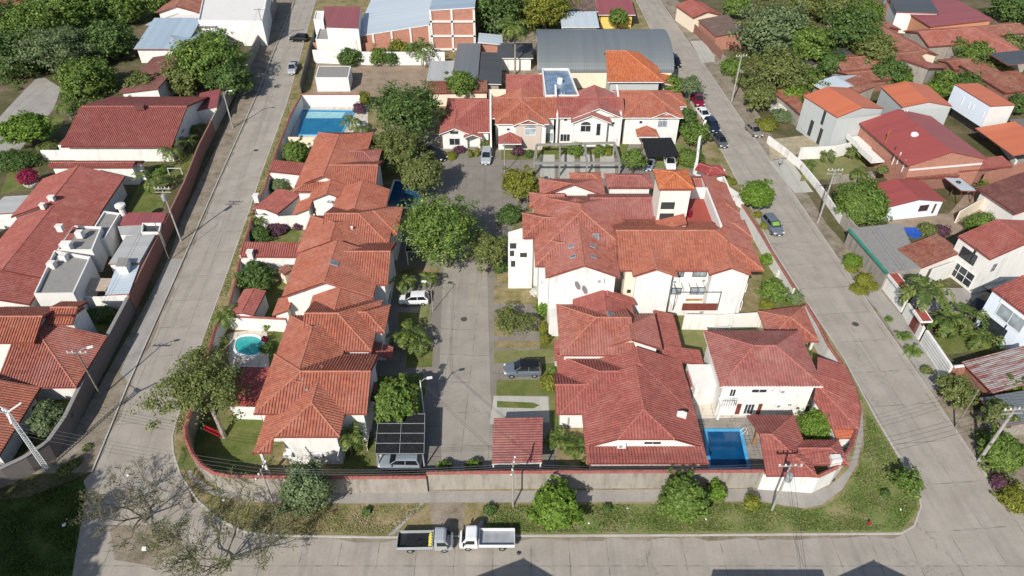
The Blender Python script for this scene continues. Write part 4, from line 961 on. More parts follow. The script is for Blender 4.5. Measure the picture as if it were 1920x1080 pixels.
h.w.prism([f[3], (f[3][0], f[3][1] - .2), (f[2][0], f[2][1] - .2), f[2]], 0, 2.8, h._mi('white'))
for p_ in f: b = MB(); b.bar((p_[0], p_[1], 0), (p_[0], p_[1], 2.9), .25); h.add('post', b, 'white')
h.done()
perimeter('garden_wall', pxp([(1278, 617), (1350, 618), (1424, 613)], .1), 2.6, 'white', 'bright white wall behind the pale lawn with the goal frame', .2)
hb = House('terrace_block', (1325, 725), 'flat white terrace block reached by the outdoor stair of the pool house', 'terrace'); hb.block(pxp([(1303, 729), (1356, 722), (1351, 683), (1288, 683)], 3.), 0, 3., 'white', 'white'); hb.done()
perimeter('garden_wall', pxp([(1424, 612), (1440, 640)], .1), 2.6, 'cream', 'short ochre wall at the end of the pale lawn', .2)
b = MB(); x0, y0 = at(1322, 752, .1)
st = empty('outdoor_stair', (x0, y0, 0), 'white outdoor stair with iron railing climbing to the pool house', 'stair')
for k in range(12): b.box((x0 + .1 + .2 * k, y0 + .35 * 1, .13 + .125 * (k + 1)), (.24, 1.0, .25 * (k + 1)))
b.build('steps', 'white', st); b = MB()
for k in range(6): b.bar((x0 + .1 + .4 * k, y0 - .2, .5 * k + .3), (x0 + .1 + .4 * k, y0 - .2, .5 * k + 1.3), .04)
b.bar((x0, y0 - .2, 1.2), (x0 + 2.3, y0 - .2, 4.0), .06); b.build('railing', 'steel_dark', st)
gx, gy = at(1340, 626, .12); g = empty('goal_frame', (gx, gy, .12), 'small white metal goal frame on the pale lawn', 'goal'); b = MB()
for dx in (0, 1.75): b.bar((gx + dx, gy, .1), (gx + dx, gy, 1.3), .07); b.bar((gx + dx, gy, 1.3), (gx + dx, gy + .6, 1.3), .05); b.bar((gx + dx, gy + .6, 1.3), (gx + dx, gy + 1.0, .1), .05)
b.bar((gx, gy, 1.3), (gx + 1.75, gy, 1.3), .07); b.build('frame', 'steel_white', g)
lx, ly = at(1396, 815, .2); b = MB()
for dy in (0, .5): b.tube([(lx - .35, ly + dy, .2), (lx - .1, ly + dy, .75), (lx + .2, ly + dy, .8), (lx + .3, ly + dy, .2)], .035, 6)
tag(b.build('pool_ladder', 'steel_white'), 'curved metal ladder on the right edge of the long blue pool', 'pool ladder')
# ---------------------------------------------------------------- apartment block
h = House('apartment_block', (1220, 560), 'three storey white apartment block with many red tiled hips and a tower', 'apartment block')
W = 'white'; T = 'tile_mix'
a1 = h.rect(4.0, 12.95, 65.6, 80, 8.5, 'LR', mat=T, wall='white_stain')
a5 = h.rect(2.9, 15.0, 70, 83.6, 8.5, 'LRFB', mat='tile_mix'); a2 = h.rx(1160, 1432, 508, 433, 8.4, 'FBR', mat='tile_orange', over=1.1)
a3 = h.ry(1187, 1271, 519, 445, 8.5, 'LR', mat='tile_orange', wall='white'); a4 = h.ry(1330, 1409, 516, 445, 8.5, 'LR', mat='tile_orange', wall='white')
la = h.rx(980, 1062, 447, 409, 8.5, 'FBL', mat='tile_mix'); lb = h.rx(993, 1060, 388, 366, 8.5, 'FBL', mat='tile_mix'); lc = h.rx(1003, 1062, 500, 456, 8.42, 'FBL', mat=T)
at_ = h.ry(1012, 1136, 368, 336, 8.6, 'LRB', mat='tile_mix'); a6 = h.rx(1108, 1230, 412, 372, 8.5, 'FB', mat='tile_pink'); a7 = h.rx(1138, 1226, 352, 330, 8.5, 'FRBL', mat='tile_pink'); a7b = h.rx(1070, 1130, 345, 327, 8.5, 'FRBL', mat='tile_orange')
h.rect(at(1352, 432, 9.6)[0] + .02, 30.4, 70.5, rowY(345, 8.5), 8.5, 'R', mat='tile_mix', over=[.5, .5, .5, .02]); h.rx(1335, 1388, 404, 383, 8.5, 'FRB', mat='tile_mix'); h.rx(1345, 1411, 447, 420, 8.5, 'FRB', mat='tile_mix'); h.rx(1278, 1357, 366, 336, 8.5, 'FRB', mat='tile_mix')
for px_, py_ in ((1071, 464), (1111, 463), (1074, 483), (1113, 483)): h.skylight(a1, px_, py_, .55, .75, z=9.5)
h.skylight(a5, 1117, 449, .8, 1.1, z=10)
# roof terrace and stair tower
tx0, tx1, ty0, ty1 = at(1274, 432, 9.6)[0], at(1352, 432, 9.6)[0], rowY(432, 9.6), rowY(351, 10.4)
h.w.prism([(tx0, ty0), (tx1, ty0), (tx1, ty1), (tx0, ty1)], 8, 8.7, h._mi('red_floor'))
for f in ([(tx1 - .25, ty0), (tx1, ty0), (tx1, ty1), (tx1 - .25, ty1)], [(tx0, ty1 - .25), (tx1 - .25, ty1 - .25), (tx1 - .25, ty1), (tx0, ty1)]): h.w.prism(f, 8.2, 10.4, h._mi('white'))
h.w.prism([(tx0 + .9, ty0), (tx1 - .25, ty0), (tx1 - .25, ty0 + .25), (tx0 + .9, ty0 + .25)], 8.2, 9.7, h._mi('white'))
wx0, wx1, wy = at(1229, 420, 8.7)[0], at(1284, 420, 8.7)[0], rowY(420, 8.7)
tw = h.rect(wx0 - .35, wx1 + .35, wy - .35, wy + 4.4, 14.2, 'FRBL', mat='tile_bright', wall='tower_cream', over=.35)
pl = h.plane(tw, 0); h.slab(pl, 1238, 379, 1266, 392, 'tower_opening_shade', 'steel_dark', .03); h.slab(pl, 1235, 400, 1264, 414, 'tower_opening_shade', 'steel_dark', .03)  # dark slabs stand in for the shaded inside of the tower
h.rect(at(1231, 432, 9.)[0], at(1284, 432, 9.)[0], rowY(436, 9), rowY(409, 9), 9.2, 'L', .3, mat='tile_orange', over=.1)
# facade
p2 = h.plane(a2, 0)
for r_ in ((1298, 508, 1326, 518), (1270, 508, 1283, 518), (1293, 539, 1322, 551), (1258, 540, 1278, 551)): h.window(p2, *r_, pane='glass_pale', frame='steel_dark')
h.aircon(p2, 1320, 523); h.aircon(p2, 1266, 525)
bal = MB(); bx0, bx1 = onplane(1252, 590, p2[0], p2[1])[0], onplane(1332, 590, p2[0], p2[1])[0]; by = p2[0][1]
bal.box(((bx0 + bx1) / 2, by - .9, 2.55), (bx1 - bx0, 1.8, .2)); h.add('balcony_slab', bal, 'white'); bal = MB(); bal.box(((bx0 + bx1) / 2 + .5, by - 1.78, 3.15), (bx1 - bx0 - 1.2, .1, 1.1)); h.add('balcony_panel', bal, 'wood_red', 'red brown balcony panel')
bal = MB()
for x_ in (bx0, bx1):
    bal.bar((x_, by - 1.8, 2.6), (x_, by - 1.8, 5.6), .08); bal.bar((x_, by - 1.8, 5.6), (x_, by, 5.6), .06)
bal.bar((bx0, by - 1.8, 5.6), (bx1, by - 1.8, 5.6), .08)
for k in range(5): x_ = bx0 + (bx1 - bx0) * (k + 1) / 6; bal.bar((x_, by - 1.8, 5.6), (x_, by, 5.6), .04)
h.add('balcony_frame', bal, 'steel_dark'); h.slab(p2, 1283, 560, 1322, 575, 'balcony_door', 'wood_orange', .04)
pc = h.plane(a1, 0); h.aircon(pc, 1125, 524); b = MB(); b.box((onplane(1092, 560, *pc)[0], pc[0][1] - .35, 4.3), (8.2, .7, .25)); b.box((onplane(1060, 560, *pc)[0] - .7, pc[0][1] - .9, 1.7), (2.6, 1.8, 3.4)); h.add('ledge', b, 'flat_light')
x_ = onplane(1182, 540, *p2)[0]; h.w.prism([(x_ - 1.1, by - 1.2), (x_ + .9, by - 1.2), (x_ + .9, by - .01), (x_ - 1.1, by - .01)], 0, 8.2, h._mi('cream')); h.slab(((x_, by - 1.2), (0, -1)), 1175, 543, 1183, 549, 'window', 'glass')
p3 = h.plane(a4, 1); h.window(p3, 1396, 534, 1401, 545, mull=0); h.window(p3, 1386, 566, 1392, 577, mull=0)
p6 = h.plane(a6, 0); h.window(p6, 1185, 415, 1196, 420, pane='glass'); h.window(p6, 1201, 416, 1220, 420, pane='glass'); h.window(p6, 1168, 416, 1178, 420, pane='glass'); h.aircon(h.plane(lc, 3), 1022, 532); h.aircon(h.plane(lc, 3), 1024, 541)
h.done()
h = House('stair_block', (976, 540), 'tall white stairwell block with stepped openings left of the apartment roof', 'stair block')
sx0, sx1, sy = at(953, 541, .1)[0], at(997, 541, .1)[0], rowY(541, .1)
h.w.prism([(sx0, sy), (sx1, sy), (sx1, sy + 3.2), (sx0, sy + 3.2)], 0, lambda x, y: 7.2 + .35 * (x - sx0), h._mi('white')); pl = ((sx0, sy), (0, -1))
for r_ in ((956, 456, 968, 466), (956, 470, 964, 480), (958, 489, 966, 500), (975, 474, 988, 482)): h.slab(pl, *r_, 'opening_shade', 'steel_dark', .03)  # dark slabs imitate the unlit stairwell behind the wall
h.done()
for k_, (px_, py_, lab_) in enumerate(((1280, 398, 'dark laundry hanging near the tower on the red roof terrace'), (1293, 400, 'pink and dark laundry hanging on the red roof terrace'))):
    x_, y_ = at(px_, py_, 9.4); b = MB(); b.tube([(x_, y_, 10.2), (x_ + .05, y_, 9.6), (x_ + .1, y_ + .05, 8.9)], [.05, .22, .28], 8); b.bar((x_ - .5, y_, 10.2), (x_ + .6, y_, 10.2), .03); tag(b.build('laundry', 'steel_dark' if k_ == 0 else 'paint_maroon'), lab_, 'laundry')
# ---------------------------------------------------------------- terraced houses at the back of the courtyard
BK = 'houses along the back of the courtyard'
h = House('terraced_house', (865, 270), 'single storey house with oval window and small gabled porch beside the big tree', 'house', BK)
t1 = h.rx(829, 921, 248, 188, 3.2, 'FBL', mat='tile_red'); g1 = h.ry(823, 881, 252, 215, 3.2, 'LR', mat='tile_red'); p1 = h.ry(869, 904, 259, 236, 2.7, 'LR', mat='tile_red', wall=None)
pl = h.plane(g1, 0); h.window(pl, 843, 259, 862, 272, pane='glass', mull=1); h.slab(pl, 844, 246, 859, 251, 'oval_window', 'steel_dark', .04); x_, y_ = at(876, 277, .1); b = MB()
for dx in (0, 2.2): b.bar((x_ + dx, y_, 0), (x_ + dx, y_, 2.7), .35)
h.add('porch_pillar', b, 'white'); h.done()
h = House('terraced_house', (985, 270), 'two storey house with beige gabled bay and arched window at the back of the courtyard', 'house', BK)
t2 = h.rx(923, 1045, 222, 184, 5.4, 'FB', mat='tile_orange'); t2b = h.ry(928, 1030, 233, 184, 5.3, 'LRF', mat='tile_orange'); bay = h.ry(961, 1021, 236, 210, 5.1, 'LR', mat='tile_orange', wall='beige')
h.window(h.plane(bay, 0), 984, 241, 1005, 253, arch=True, pane='glass_pale'); h.window(h.plane(t2b, 0), 950, 240, 956, 245, mull=0); h.window(h.plane(t2, 0), 1021, 249, 1038, 265, mull=1, pane='glass_pale')
aw = h.ry(934, 978, 270, 252, 2.6, 'LRF', mat='tile_red', wall=None); x_, y_ = at(921, 290, .1)
h.w.prism([(x_ - .15, y_), (x_ + .15, y_), (x_ - .1, y_ + 11), (x_ - .4, y_ + 11)], 0, lambda x, y: 5.0 + min(2.2, .42 * max(0, y - y_ - 3.2)), h._mi('white')); h.done()
h = House('terraced_house', (1110, 270), 'white two storey house with faded pink roof and half round attic window', 'house', BK)
t3 = h.rx(1040, 1172, 221, 183, 5.4, 'FB', mat='tile_red'); t3b = h.ry(1074, 1170, 222, 178, 5.5, 'LR', mat='tile_pink'); t3c = h.ry(1071, 1146, 231, 200, 5.2, 'LR', mat='tile_pink')
pl = h.plane(t3c, 0); h.window(pl, 1088, 235, 1108, 247, arch=True, pane='glass'); h.window(pl, 1117, 231, 1127, 254, mull=0, frame='fascia_white'); h.window(h.plane(t3b, 0), 1147, 228, 1153, 234, mull=0); h.window(h.plane(t3, 0), 1057, 222, 1064, 227, mull=0); h.window(h.plane(t3, 0), 1050, 251, 1069, 265, mull=2)
b = MB(); x_, y_ = at(1150, 268, .1); b.lathe((x_, y_, 0), [(1.1, 0), (1.1, 1.6), (.9, 2.2), (.5, 2.6), (.05, 2.7)], 14); h.add('entrance_arch', b, 'flat_light')
for px_ in (1045, 1165): x_, y_ = at(px_, 222, 5.4); h.w.prism([(x_ - .15, y_ - .2), (x_ + .15, y_ - .2), (x_ + .15, y_ + 9), (x_ - .15, y_ + 9)], 0, lambda x, y, y_=y_: 5.7 + .42 * min(4.5, max(0, y - y_)), h._mi('white'))
h.done()
h = House('terraced_house', (1230, 270), 'two storey corner house with orange hips and arched window above the black carport', 'house', BK)
t4 = h.rx(1168, 1282, 221, 172, 5.5, 'FRBL', mat='tile_orange'); t4b = h.ry(1218, 1276, 222, 190, 5.4, 'LR', mat='tile_orange'); h.rx(1230, 1288, 200, 176, 5.3, 'FRB', mat='tile_orange'); h.rect(at(1157, 205, 5.5)[0], at(1225, 205, 5.5)[0], rowY(205, 5.5), rowY(168, 5.5), 5.3, 'FB', mat='tile_orange')
h.window(h.plane(t4b, 0), 1232, 226, 1252, 239, arch=True, pane='glass_pale'); h.window(h.plane(t4, 0), 1198, 226, 1205, 232, mull=0); h.ry(1195, 1235, 257, 242, 2.9, 'LRF', mat='tile_orange', wall=None); h.done()
h = House('rear_annex', (985, 200), 'low pinkish red roof with two pale chimneys behind the courtyard houses', 'outbuilding')
h.rx(948, 1022, 186, 141, 3.4, 'FBL', mat='tile_red'); h.rx(955, 1000, 176, 160, 3.6, 'FBRL', mat='tile_red'); h.done()
h = House('rear_annex', (1050, 180), 'white annex with blue translucent roof and a ladder behind the courtyard houses', 'outbuilding')
f = pxp([(1022, 182), (1086, 182), (1066, 131), (1016, 131)], 6.); h.block(f, 0, 6., 'white', 'poly_blue', .35, .25)
b = MB(); x_, y_ = at(1052, 190, 5.)
for dx in (0, .5): b.bar((x_ + dx, y_, 2.), (x_ + dx, y_ + .3, 6.6), .06)
for k in range(9): b.bar((x_, y_ + .03 * k, 2.2 + .5 * k), (x_ + .5, y_ + .03 * k, 2.2 + .5 * k), .05)
h.add('ladder', b, 'steel_white'); x_, y_ = at(1050, 153, 6.3); b = MB(); b.lathe((x_, y_, 6.0), [(.5, 0), (.5, .9), (.1, 1.1)], 12); h.add('water_tank', b, 'plastic_white'); h.done()
# ---------------------------------------------------------------- houses west of the left street
WG = 'houses west of the left street'
def wh(px, label, name='house', cat='house', g=WG): return House(name, px, label, cat, g)
h = wh((230, 290), 'wide low house with long red ribbed roof and white front wall, upper left')
v = h.rx(114, 322, 276, 200, 3.3, 'FB', .28, mat='tile_red', over=.8); b = MB(); x_, y_ = at(262, 199, 6.5); b.box((x_, y_, 6.3), (1.6, .9, .7)); h.add('chimney', b, 'tile_dark')
h.window(h.plane(v, 1), 340, 240, 345, 252, mull=0); f = pxp([(108, 272), (215, 270), (220, 256), (124, 256)], 3.0); h.block(f, 0, 3.0, 'white', 'sheet_wine'); h.done()
annex('outbuilding', 'small pink roofed outbuilding with white walls against the street wall', (366, 208), (408, 204), (425, 170), 2.9, 'L', 'sheet_wine', t=.12)
perimeter('garden_wall', pxp([(84, 300), (200, 300), (320, 298)], .1), 2., 'white', 'long white garden wall in front of the wide low house', .2)
h = wh((170, 330), 'narrow white house with overhanging red roof behind the round dish chimney'); h.rx(90, 250, 314, 305, 3.6, 'FB', .35, mat='tile_red', over=.4); h.rect(at(92, 312, 3.5)[0], at(275, 296, 3.5)[0], rowY(306, 4) + .5, rowY(296, 4), 3.4, 'B', .2, mat='tile_dark', over=.3); h.done()  # rear slope gets darker tile, its shade put into the colour
h = wh((150, 400), 'large red roofed house with stepped eaves beside the flat service roofs')
a = h.r3((20, 408), (187, 402), (242, 331), 3.2, 'LR', .34, mat='tile_red'); c = h.r3((-70, 533), (104, 527), (160, 404), 3.2, 'LR', .34, mat='tile_red'); d = h.r3((-150, 585), (56, 572), (84, 522), 3.25, 'LR', .34, mat='tile_red')
for px_, py_, w_, hh in ((112, 427, .8, .55), (97, 373, .8, .6), (80, 386, .6, .45)):
    x_, y_ = at(px_, py_, 5.6); b = MB(); b.box((x_, y_, 5.5), (w_, .6, hh * 1.6)); b.box((x_, y_, 5.5 + hh * .8 + .05), (w_ * 1.2, .75, .1)); h.add('chimney', b, 'flat_light')
x_, y_ = at(126, 463, 4.2); b = MB(); b.box((x_, y_, 3.3), (1.2, .8, 3.0)); b.box((x_, y_, 4.87), (1.4, 1.0, .12)); h.add('chimney', b, 'white')
x_, y_ = at(226, 388, 4.2); b = MB(); b.tube([(x_, y_, 0), (x_, y_, 4.4)], .42, 10); b.lathe((x_, y_, 4.3), [(.75, 0), (.75, .3), (.02, .5)], 14); h.add('round_chimney', b, 'flat_light'); h.done()
h = House('service_block', (120, 540), 'cluttered flat concrete service roofs with shaded blue walls beside the red house', 'outbuilding', WG)
h.block(pxp([(66, 556), (140, 555), (172, 486), (104, 474)], 4.1), 0, 4.1, 'flat_light', 'concrete_flat', .45); h.block(pxp([(108, 472), (174, 472), (192, 428), (138, 426)], 3.7), 0, 3.7, 'white', 'concrete_flat', .3)
h.block(pxp([(162, 452), (197, 450), (226, 402), (196, 398)], 3.), 0, 3., 'white', 'concrete_flat', .25)
h.roof(Roof(pxp([(202, 494), (262, 494), (292, 441), (236, 441)], 2.9), [None, None, None, .06], 2.8), 'sheet_zinc', 'white', .1); h.roof(Roof(pxp([(196, 552), (242, 552), (262, 498), (218, 498)], 2.8), [None, None, None, .06], 2.7), 'sheet_light', 'white', .1)
h.roof(Roof(pxp([(224, 420), (304, 420), (313, 399), (234, 399)], 2.9), [.05, None, None, None], 2.8), 'sheet_wine', 'brick_old', .1); h.block(pxp([(266, 440), (300, 440), (304, 422), (268, 422)], 2.6), 0, 2.6, 'white', 'steel_dark', .4); h.block(pxp([(226, 441), (262, 441), (266, 422), (220, 424)], 2.7), 0, 2.7, 'white', 'sheet_zinc', 0)
h.block(pxp([(216, 500), (236, 500), (241, 483), (222, 483)], 4.), 2.5, 4., 'white', 'concrete_flat'); 
for px_, py_ in ((98, 498), (120, 484), (150, 440)): x_, y_ = at(px_, py_, 4.4); b = MB(); b.box((x_, y_, 4.5), (.9, .8, 1.0)); h.add('roof_tank', b, 'flat_light')
h.done()
x_, y_ = at(180, 533, 2.7); b = MB(); q = [at3(*p_, 2.7) for p_ in ((143, 545), (197, 545), (214, 522), (160, 521))]; b.face([(p[0], p[1], p[2]) for p in q]); b.face([(p[0], p[1], p[2] - .06) for p in q][::-1])
for i in range(4): b.face([q[i], (q[i][0], q[i][1], 2.64), (q[(i + 1) % 4][0], q[(i + 1) % 4][1], 2.64), q[(i + 1) % 4]]); b.bar((q[i][0], q[i][1], 0), (q[i][0], q[i][1], 2.66), .07)
tag(b.build('awning', 'canvas'), 'sagging beige canvas awning between the flat service roofs and the white wall', 'awning')
perimeter('garden_wall', pxp([(134, 580), (200, 582), (238, 578)], .1), 2.4, 'white_stain', 'stained white wall below the beige canvas awning', .25)
h = wh((90, 700), 'red tiled corner house with two stacked gables and lower hips, lower left')
a = h.rx(-70, 64, 644, 594, 5.4, 'FB', mat='tile_orange', over=[.5, .7, .5, .5]); c = h.rx(84, 136, 609, 577, 5.2, 'FB', mat='tile_orange', over=[.5, .3, .5, .3]); h.rect(at(-60, 590, 5)[0], at(150, 590, 5)[0], rowY(592, 6), rowY(572, 5.4), 5.0, 'B', .35, mat='tile_red', over=.5)
h.r3((-10, 728), (143, 727), (186, 631), 2.9, 'FR', .36, mat='tile_mix', over=.7); h.r3((-140, 862), (-2, 856), (64, 727), 2.9, 'R', .36, mat='tile_orange', over=.7)
h.window(h.plane(a, 0), 28, 651, 62, 664, mull=1, pane='glass'); h.aircon(h.plane(a, 1), 78, 640); h.window(h.plane(a, 1), 68, 634, 75, 655, mull=0); h.window(h.plane(c, 1), 142, 595, 148, 606, mull=0); h.done()
perimeter('boundary_wall', T27([(-60, 900), (0, 877), (46, 855), (88, 827), (120, 781), (151, 718), (197, 634), (239, 556)]), 2.65, 'dark_wall', 'dark grey curved boundary wall of the lower left corner house', .25, 'concrete_flat', cop_h=.04)
perimeter('boundary_wall', T27([(240, 554), (302, 428), (345, 340), (372, 272), (396, 225)]), 2.7, 'brick_old', 'long reddish brick boundary wall along the left street', .25)
perimeter('boundary_wall', T27([(396, 224), (424, 172), (470, 92), (500, 30), (516, -4)]), 2.7, 'old_wall', 'weathered grey brown boundary wall at the far end of the left street', .25)
# farther houses, upper left
h = wh((260, 150), 'dark brown tiled roof half hidden between leafy trees, upper left'); h.ry(222, 300, 174, 108, 3.2, 'L', .12, mat='tile_dark'); h.done()
h = wh((330, 90), 'blue grey corrugated metal roofed house behind the big leafy tree'); h.r3((250, 92), (345, 92), (350, 50), 3.4, 'F', .15, mat='sheet_blue'); h.r3((272, 52), (405, 54), (408, 38), 4.2, 'B', .1, mat='sheet_light'); h.r3((345, 92), (432, 70), (425, 50), 3.3, 'R', .1, mat='sheet_blue'); h.done()
h = wh((310, 30), 'white house with small red gabled roof at the top edge, left'); h.ry(292, 372, 24, 2, 3.4, 'LR', .3, mat='tile_old'); h.done()
h = wh((440, 30), 'modern white flat roofed house at the top edge beside the left street'); h.block(pxp([(290, 42), (410, 44), (420, 18), (380, 10)], 3.), 0, 3., 'white', 'flat_light', .3); h.block(pxp([(372, 40), (492, 42), (505, -20), (385, -20)], 5.5), 0, 5.5, 'white', 'flat_light', .3); h.block(pxp([(422, 46), (486, 48), (492, 24), (430, 24)], 3.), 2.7, 3., 'steel_dark', 'sheet_grey'); h.done()
h = wh((10, 10), 'bright red roofed house at the top left corner'); h.rx(-80, 42, 26, -6, 4, 'FB', .3, mat='sheet_crimson'); h.done()
annex('canopy', 'pale greenish canopy sheet beside the large red roof at the left edge', (-30, 402), (28, 404), (60, 370), 2.8, 'L', 'sheet_zinc', t=.1)
annex('lean_to', 'old tiled lean-to roof at the left edge above the white wall', (-60, 470), (-4, 440), (12, 396), 2.7, 'L', 'tile_old', t=.1)
sheet('driveway', pxp([(-60, 330), (30, 290), (100, 205), (115, 165), (75, 140), (40, 175), (-20, 240), (-80, 300)], .12), Z1, 'walk')
for i_, p_ in enumerate([[(235, 398), (300, 398), (318, 355), (262, 345)], [(90, 265), (118, 235), (120, 215), (70, 225), (55, 260)], [(0, 365), (65, 350), (75, 325), (20, 310)], [(290, 350), (360, 340), (385, 250), (330, 300)], [(150, 610), (200, 625), (225, 565), (160, 565)], [(60, 830), (100, 830), (150, 720), (110, 720)], [(225, 40), (290, 40), (280, 10), (200, 20)]]): lawn(p_, 'lawn', Z2 + i_ * .0007)
# ---------------------------------------------------------------- houses east of the right street
EG = 'houses east of the right street'
def eh(px, label, name='house', cat='house'): return House(name, px, label, cat, EG)
h = eh((1545, 270), 'tall unplastered grey house with two flat orange roofs and a long blank side wall')
a = h.r3((1570, 220), (1657, 203), (1613, 160), 6.6, 'LR', .2, mat='sheet_orange', wall='grey_render', over=[.04, .1, .3, .1]); c = h.r3((1692, 201), (1786, 199), (1750, 160), 6.4, 'LR', .2, mat='sheet_orange', wall='grey_render', over=[.04, .1, .3, .1])
pa = h.plane(a, 3); p0 = h.plane(a, 0)
h.w.face([(p0[0][0], p0[0][1] + .02, 0)] + [(h.plane(c, 1)[0][0], h.plane(c, 1)[0][1], 0), (h.plane(c, 1)[0][0], h.plane(c, 1)[0][1], 6.1), (p0[0][0], p0[0][1] + .02, 6.1)], mi=h._mi('grey_render'))
for r_ in ((1520, 194, 1523, 200), (1527, 202, 1530, 208)): h.window(pa, *r_, mull=0, frame='grey_render')
h.slab(pa, 1538, 210, 1550, 232, 'opening_shade', 'steel_dark', .03); h.slab(pa, 1513, 228, 1527, 252, 'opening_shade', 'steel_dark', .03); h.slab(pa, 1530, 243, 1544, 268, 'opening_shade', 'steel_dark', .03); h.done()  # dark slabs on the wall replace the shade of real recesses
b = MB(); x_, y_ = at(1690, 225, 5.)
for dx in (0, .6): b.bar((x_ + dx, y_, 3.4), (x_ + dx, y_ + .2, 7.), .06)
for k in range(7): b.bar((x_, y_ + .03 * k, 3.6 + .5 * k), (x_ + .6, y_ + .03 * k, 3.6 + .5 * k), .05)
tag(b.build('ladder', 'steel_white'), 'pale metal ladder leaning on the long grey blank wall', 'ladder')
h = eh((1600, 170), 'low house with pale blue metal roof behind the grey unplastered house'); h.r3((1552, 176), (1640, 160), (1622, 138), 3.4, 'LR', .12, mat='sheet_light', wall='old_wall'); h.done()
h = eh((1500, 200), 'old brown tiled low roof left of the grey unplastered house'); h.r3((1500, 214), (1520, 212), (1508, 166), 3.2, 'L', .25, mat='tile_old', wall='old_wall'); h.r3((1472, 190), (1520, 176), (1512, 160), 3.2, 'F', .2, mat='tile_old', wall='old_wall'); h.done()
h = eh((1780, 320), 'red roofed brick gabled house with white balconies facing the street')
a = h.r3((1703, 311), (1853, 298), (1795, 214), 5.0, 'LR', .27, mat='sheet_crimson', wall='brick', over=[.15, .5, .3, .5], tile=False)
pl = h.plane(a, 3); h.slab(pl, 1659, 245, 1670, 268, 'wood_panel', 'wood_orange'); h.slab(pl, 1670, 275, 1682, 300, 'wood_panel', 'wood'); h.slab(pl, 1682, 285, 1690, 308, 'white_panel', 'white', .12); h.slab(pl, 1690, 300, 1700, 322, 'white_panel', 'white', .1); h.window(pl, 1672, 287, 1681, 308, mull=1); h.window(pl, 1691, 309, 1695, 318, mull=0)
n = pl[1]; e = (-n[1], n[0])
for u_, o_ in ((2.5, 1.2), (7.0, 1.5)):
    L_ = onplane(1690, 315, *pl); x_, y_ = pl[0][0] + e[0] * u_ + n[0] * o_, pl[0][1] + e[1] * u_ + n[1] * o_; yaw = math.atan2(n[0], -n[1]); b = MB(); b.box((x_, y_, 2.5), (4.2, 2.4, .2), yaw); b.box((x_ + n[0] * 1.15, y_ + n[1] * 1.15, 2.95), (4.2, .12, .8), yaw); h.add('balcony', b, 'white')
x_, y_ = at(1716, 250, 6.6); b = MB(); b.lathe((x_, y_, 5.6), [(.55, 0), (.6, .9), (.4, 1.1), (.05, 1.2)], 12); h.add('water_tank', b, 'plastic_white')
q = h.plane(a, 0); z_ = 4.1; b = MB(); f = a.wf; b.bar((f[0][0] + q[1][0] * .03, f[0][1] + q[1][1] * .03, z_), (f[1][0] + q[1][0] * .03, f[1][1] + q[1][1] * .03, z_), .12, .3); h.add('concrete_band', b, 'flat_light'); h.done()
h = eh((1850, 230), 'white box house on stilts with orange roof, grey side and four small windows'); a = h.r3((1857, 202), (1904, 197), (1861, 153), 6.4, 'R', .05, mat='sheet_orange', wall='white_blue', over=.05, z0=2.6)
f = a.wf; h.w.face([(f[0][0], f[0][1] - .02, 2.55), (f[1][0], f[1][1] - .02, 2.55), (f[1][0], f[1][1] - .02, 6.2), (f[0][0], f[0][1] - .02, 6.2)], mi=h._mi('flat_light'))
g = inset(a.wf, [.1, .1, .1, 1.8]); h.w.prism(g, 0, 2.6, h._mi('dark_wall'), top=False); h.w.face([(x, y, 2.6) for x, y in a.wf][::-1], mi=h._mi('white_blue'))
pl = h.plane(a, 3)
for r_ in ((1801, 182, 1808, 197), (1815, 191, 1820, 202), (1823, 196, 1827, 204), (1842, 211, 1846, 219)): h.window(pl, *r_, mull=0)
h.done()
h = eh((1880, 300), 'open shed with bright orange sloping roof at the right edge'); h.r3((1900, 292), (1975, 286), (1935, 232), 3.2, 'L', .1, mat='sheet_orange', wall=None)
h.w.prism(pxp([(1900, 310), (1904, 310), (1862, 256), (1858, 256)], .1), 0, 1., h._mi('white')); F_ = pxp([(1885, 268), (1950, 262), (1940, 246), (1880, 250)], .1); h.w.prism(F_, 0, 2.9, h._mi('dark_wall')); h.done()
h = eh((1720, 400), 'small white cottage with weathered red roof behind the clipped hedge tree'); a = h.r3((1667, 388), (1775, 377), (1742, 337), 2.9, 'LR', .18, mat='sheet_crimson', wall='white_blue', over=.3, tile=False)
pl = h.plane(a, 0); h.window(pl, 1721, 384, 1742, 396, mull=1, frame='wood_red'); h.slab(pl, 1745, 382, 1757, 400, 'door', 'wood'); h.done()
h = eh((1740, 300), 'low brownish tiled lean-to behind the white cottage'); h.r3((1700, 336), (1800, 330), (1790, 305), 2.6, 'F', .1, mat='tile_old', wall='brick_old'); h.r3((1800, 322), (1900, 312), (1880, 296), 3., 'F', .12, mat='tile_red', wall='brick_old'); h.done()
h = eh((1680, 480), 'flat stained concrete roof with green gutter beside the right street', 'workshop', 'workshop'); h.block(pxp([(1664, 512), (1728, 502), (1690, 418), (1594, 428)], 3.0), 0, 3.0, 'old_wall', 'concrete_flat', 0); b = MB(); b.bar(at3(1592, 430, 3.05), at3(1664, 513, 3.05), .35, .25); h.add('gutter', b, 'plastic_green')
h.r3((1728, 503), (1800, 483), (1763, 446), 3.0, 'L', .14, mat='tile_old', wall='white'); h.r3((1768, 478), (1800, 470), (1786, 446), 2.9, 'R', .1, mat='tile_old', wall='old_wall'); h.done()
h = eh((1850, 540), 'white two storey house with red roof and tall black grilled windows'); a = h.r3((1857, 487), (1985, 455), (1945, 408), 6.0, 'LR', .25, mat='tile_red', wall='white', over=.12)
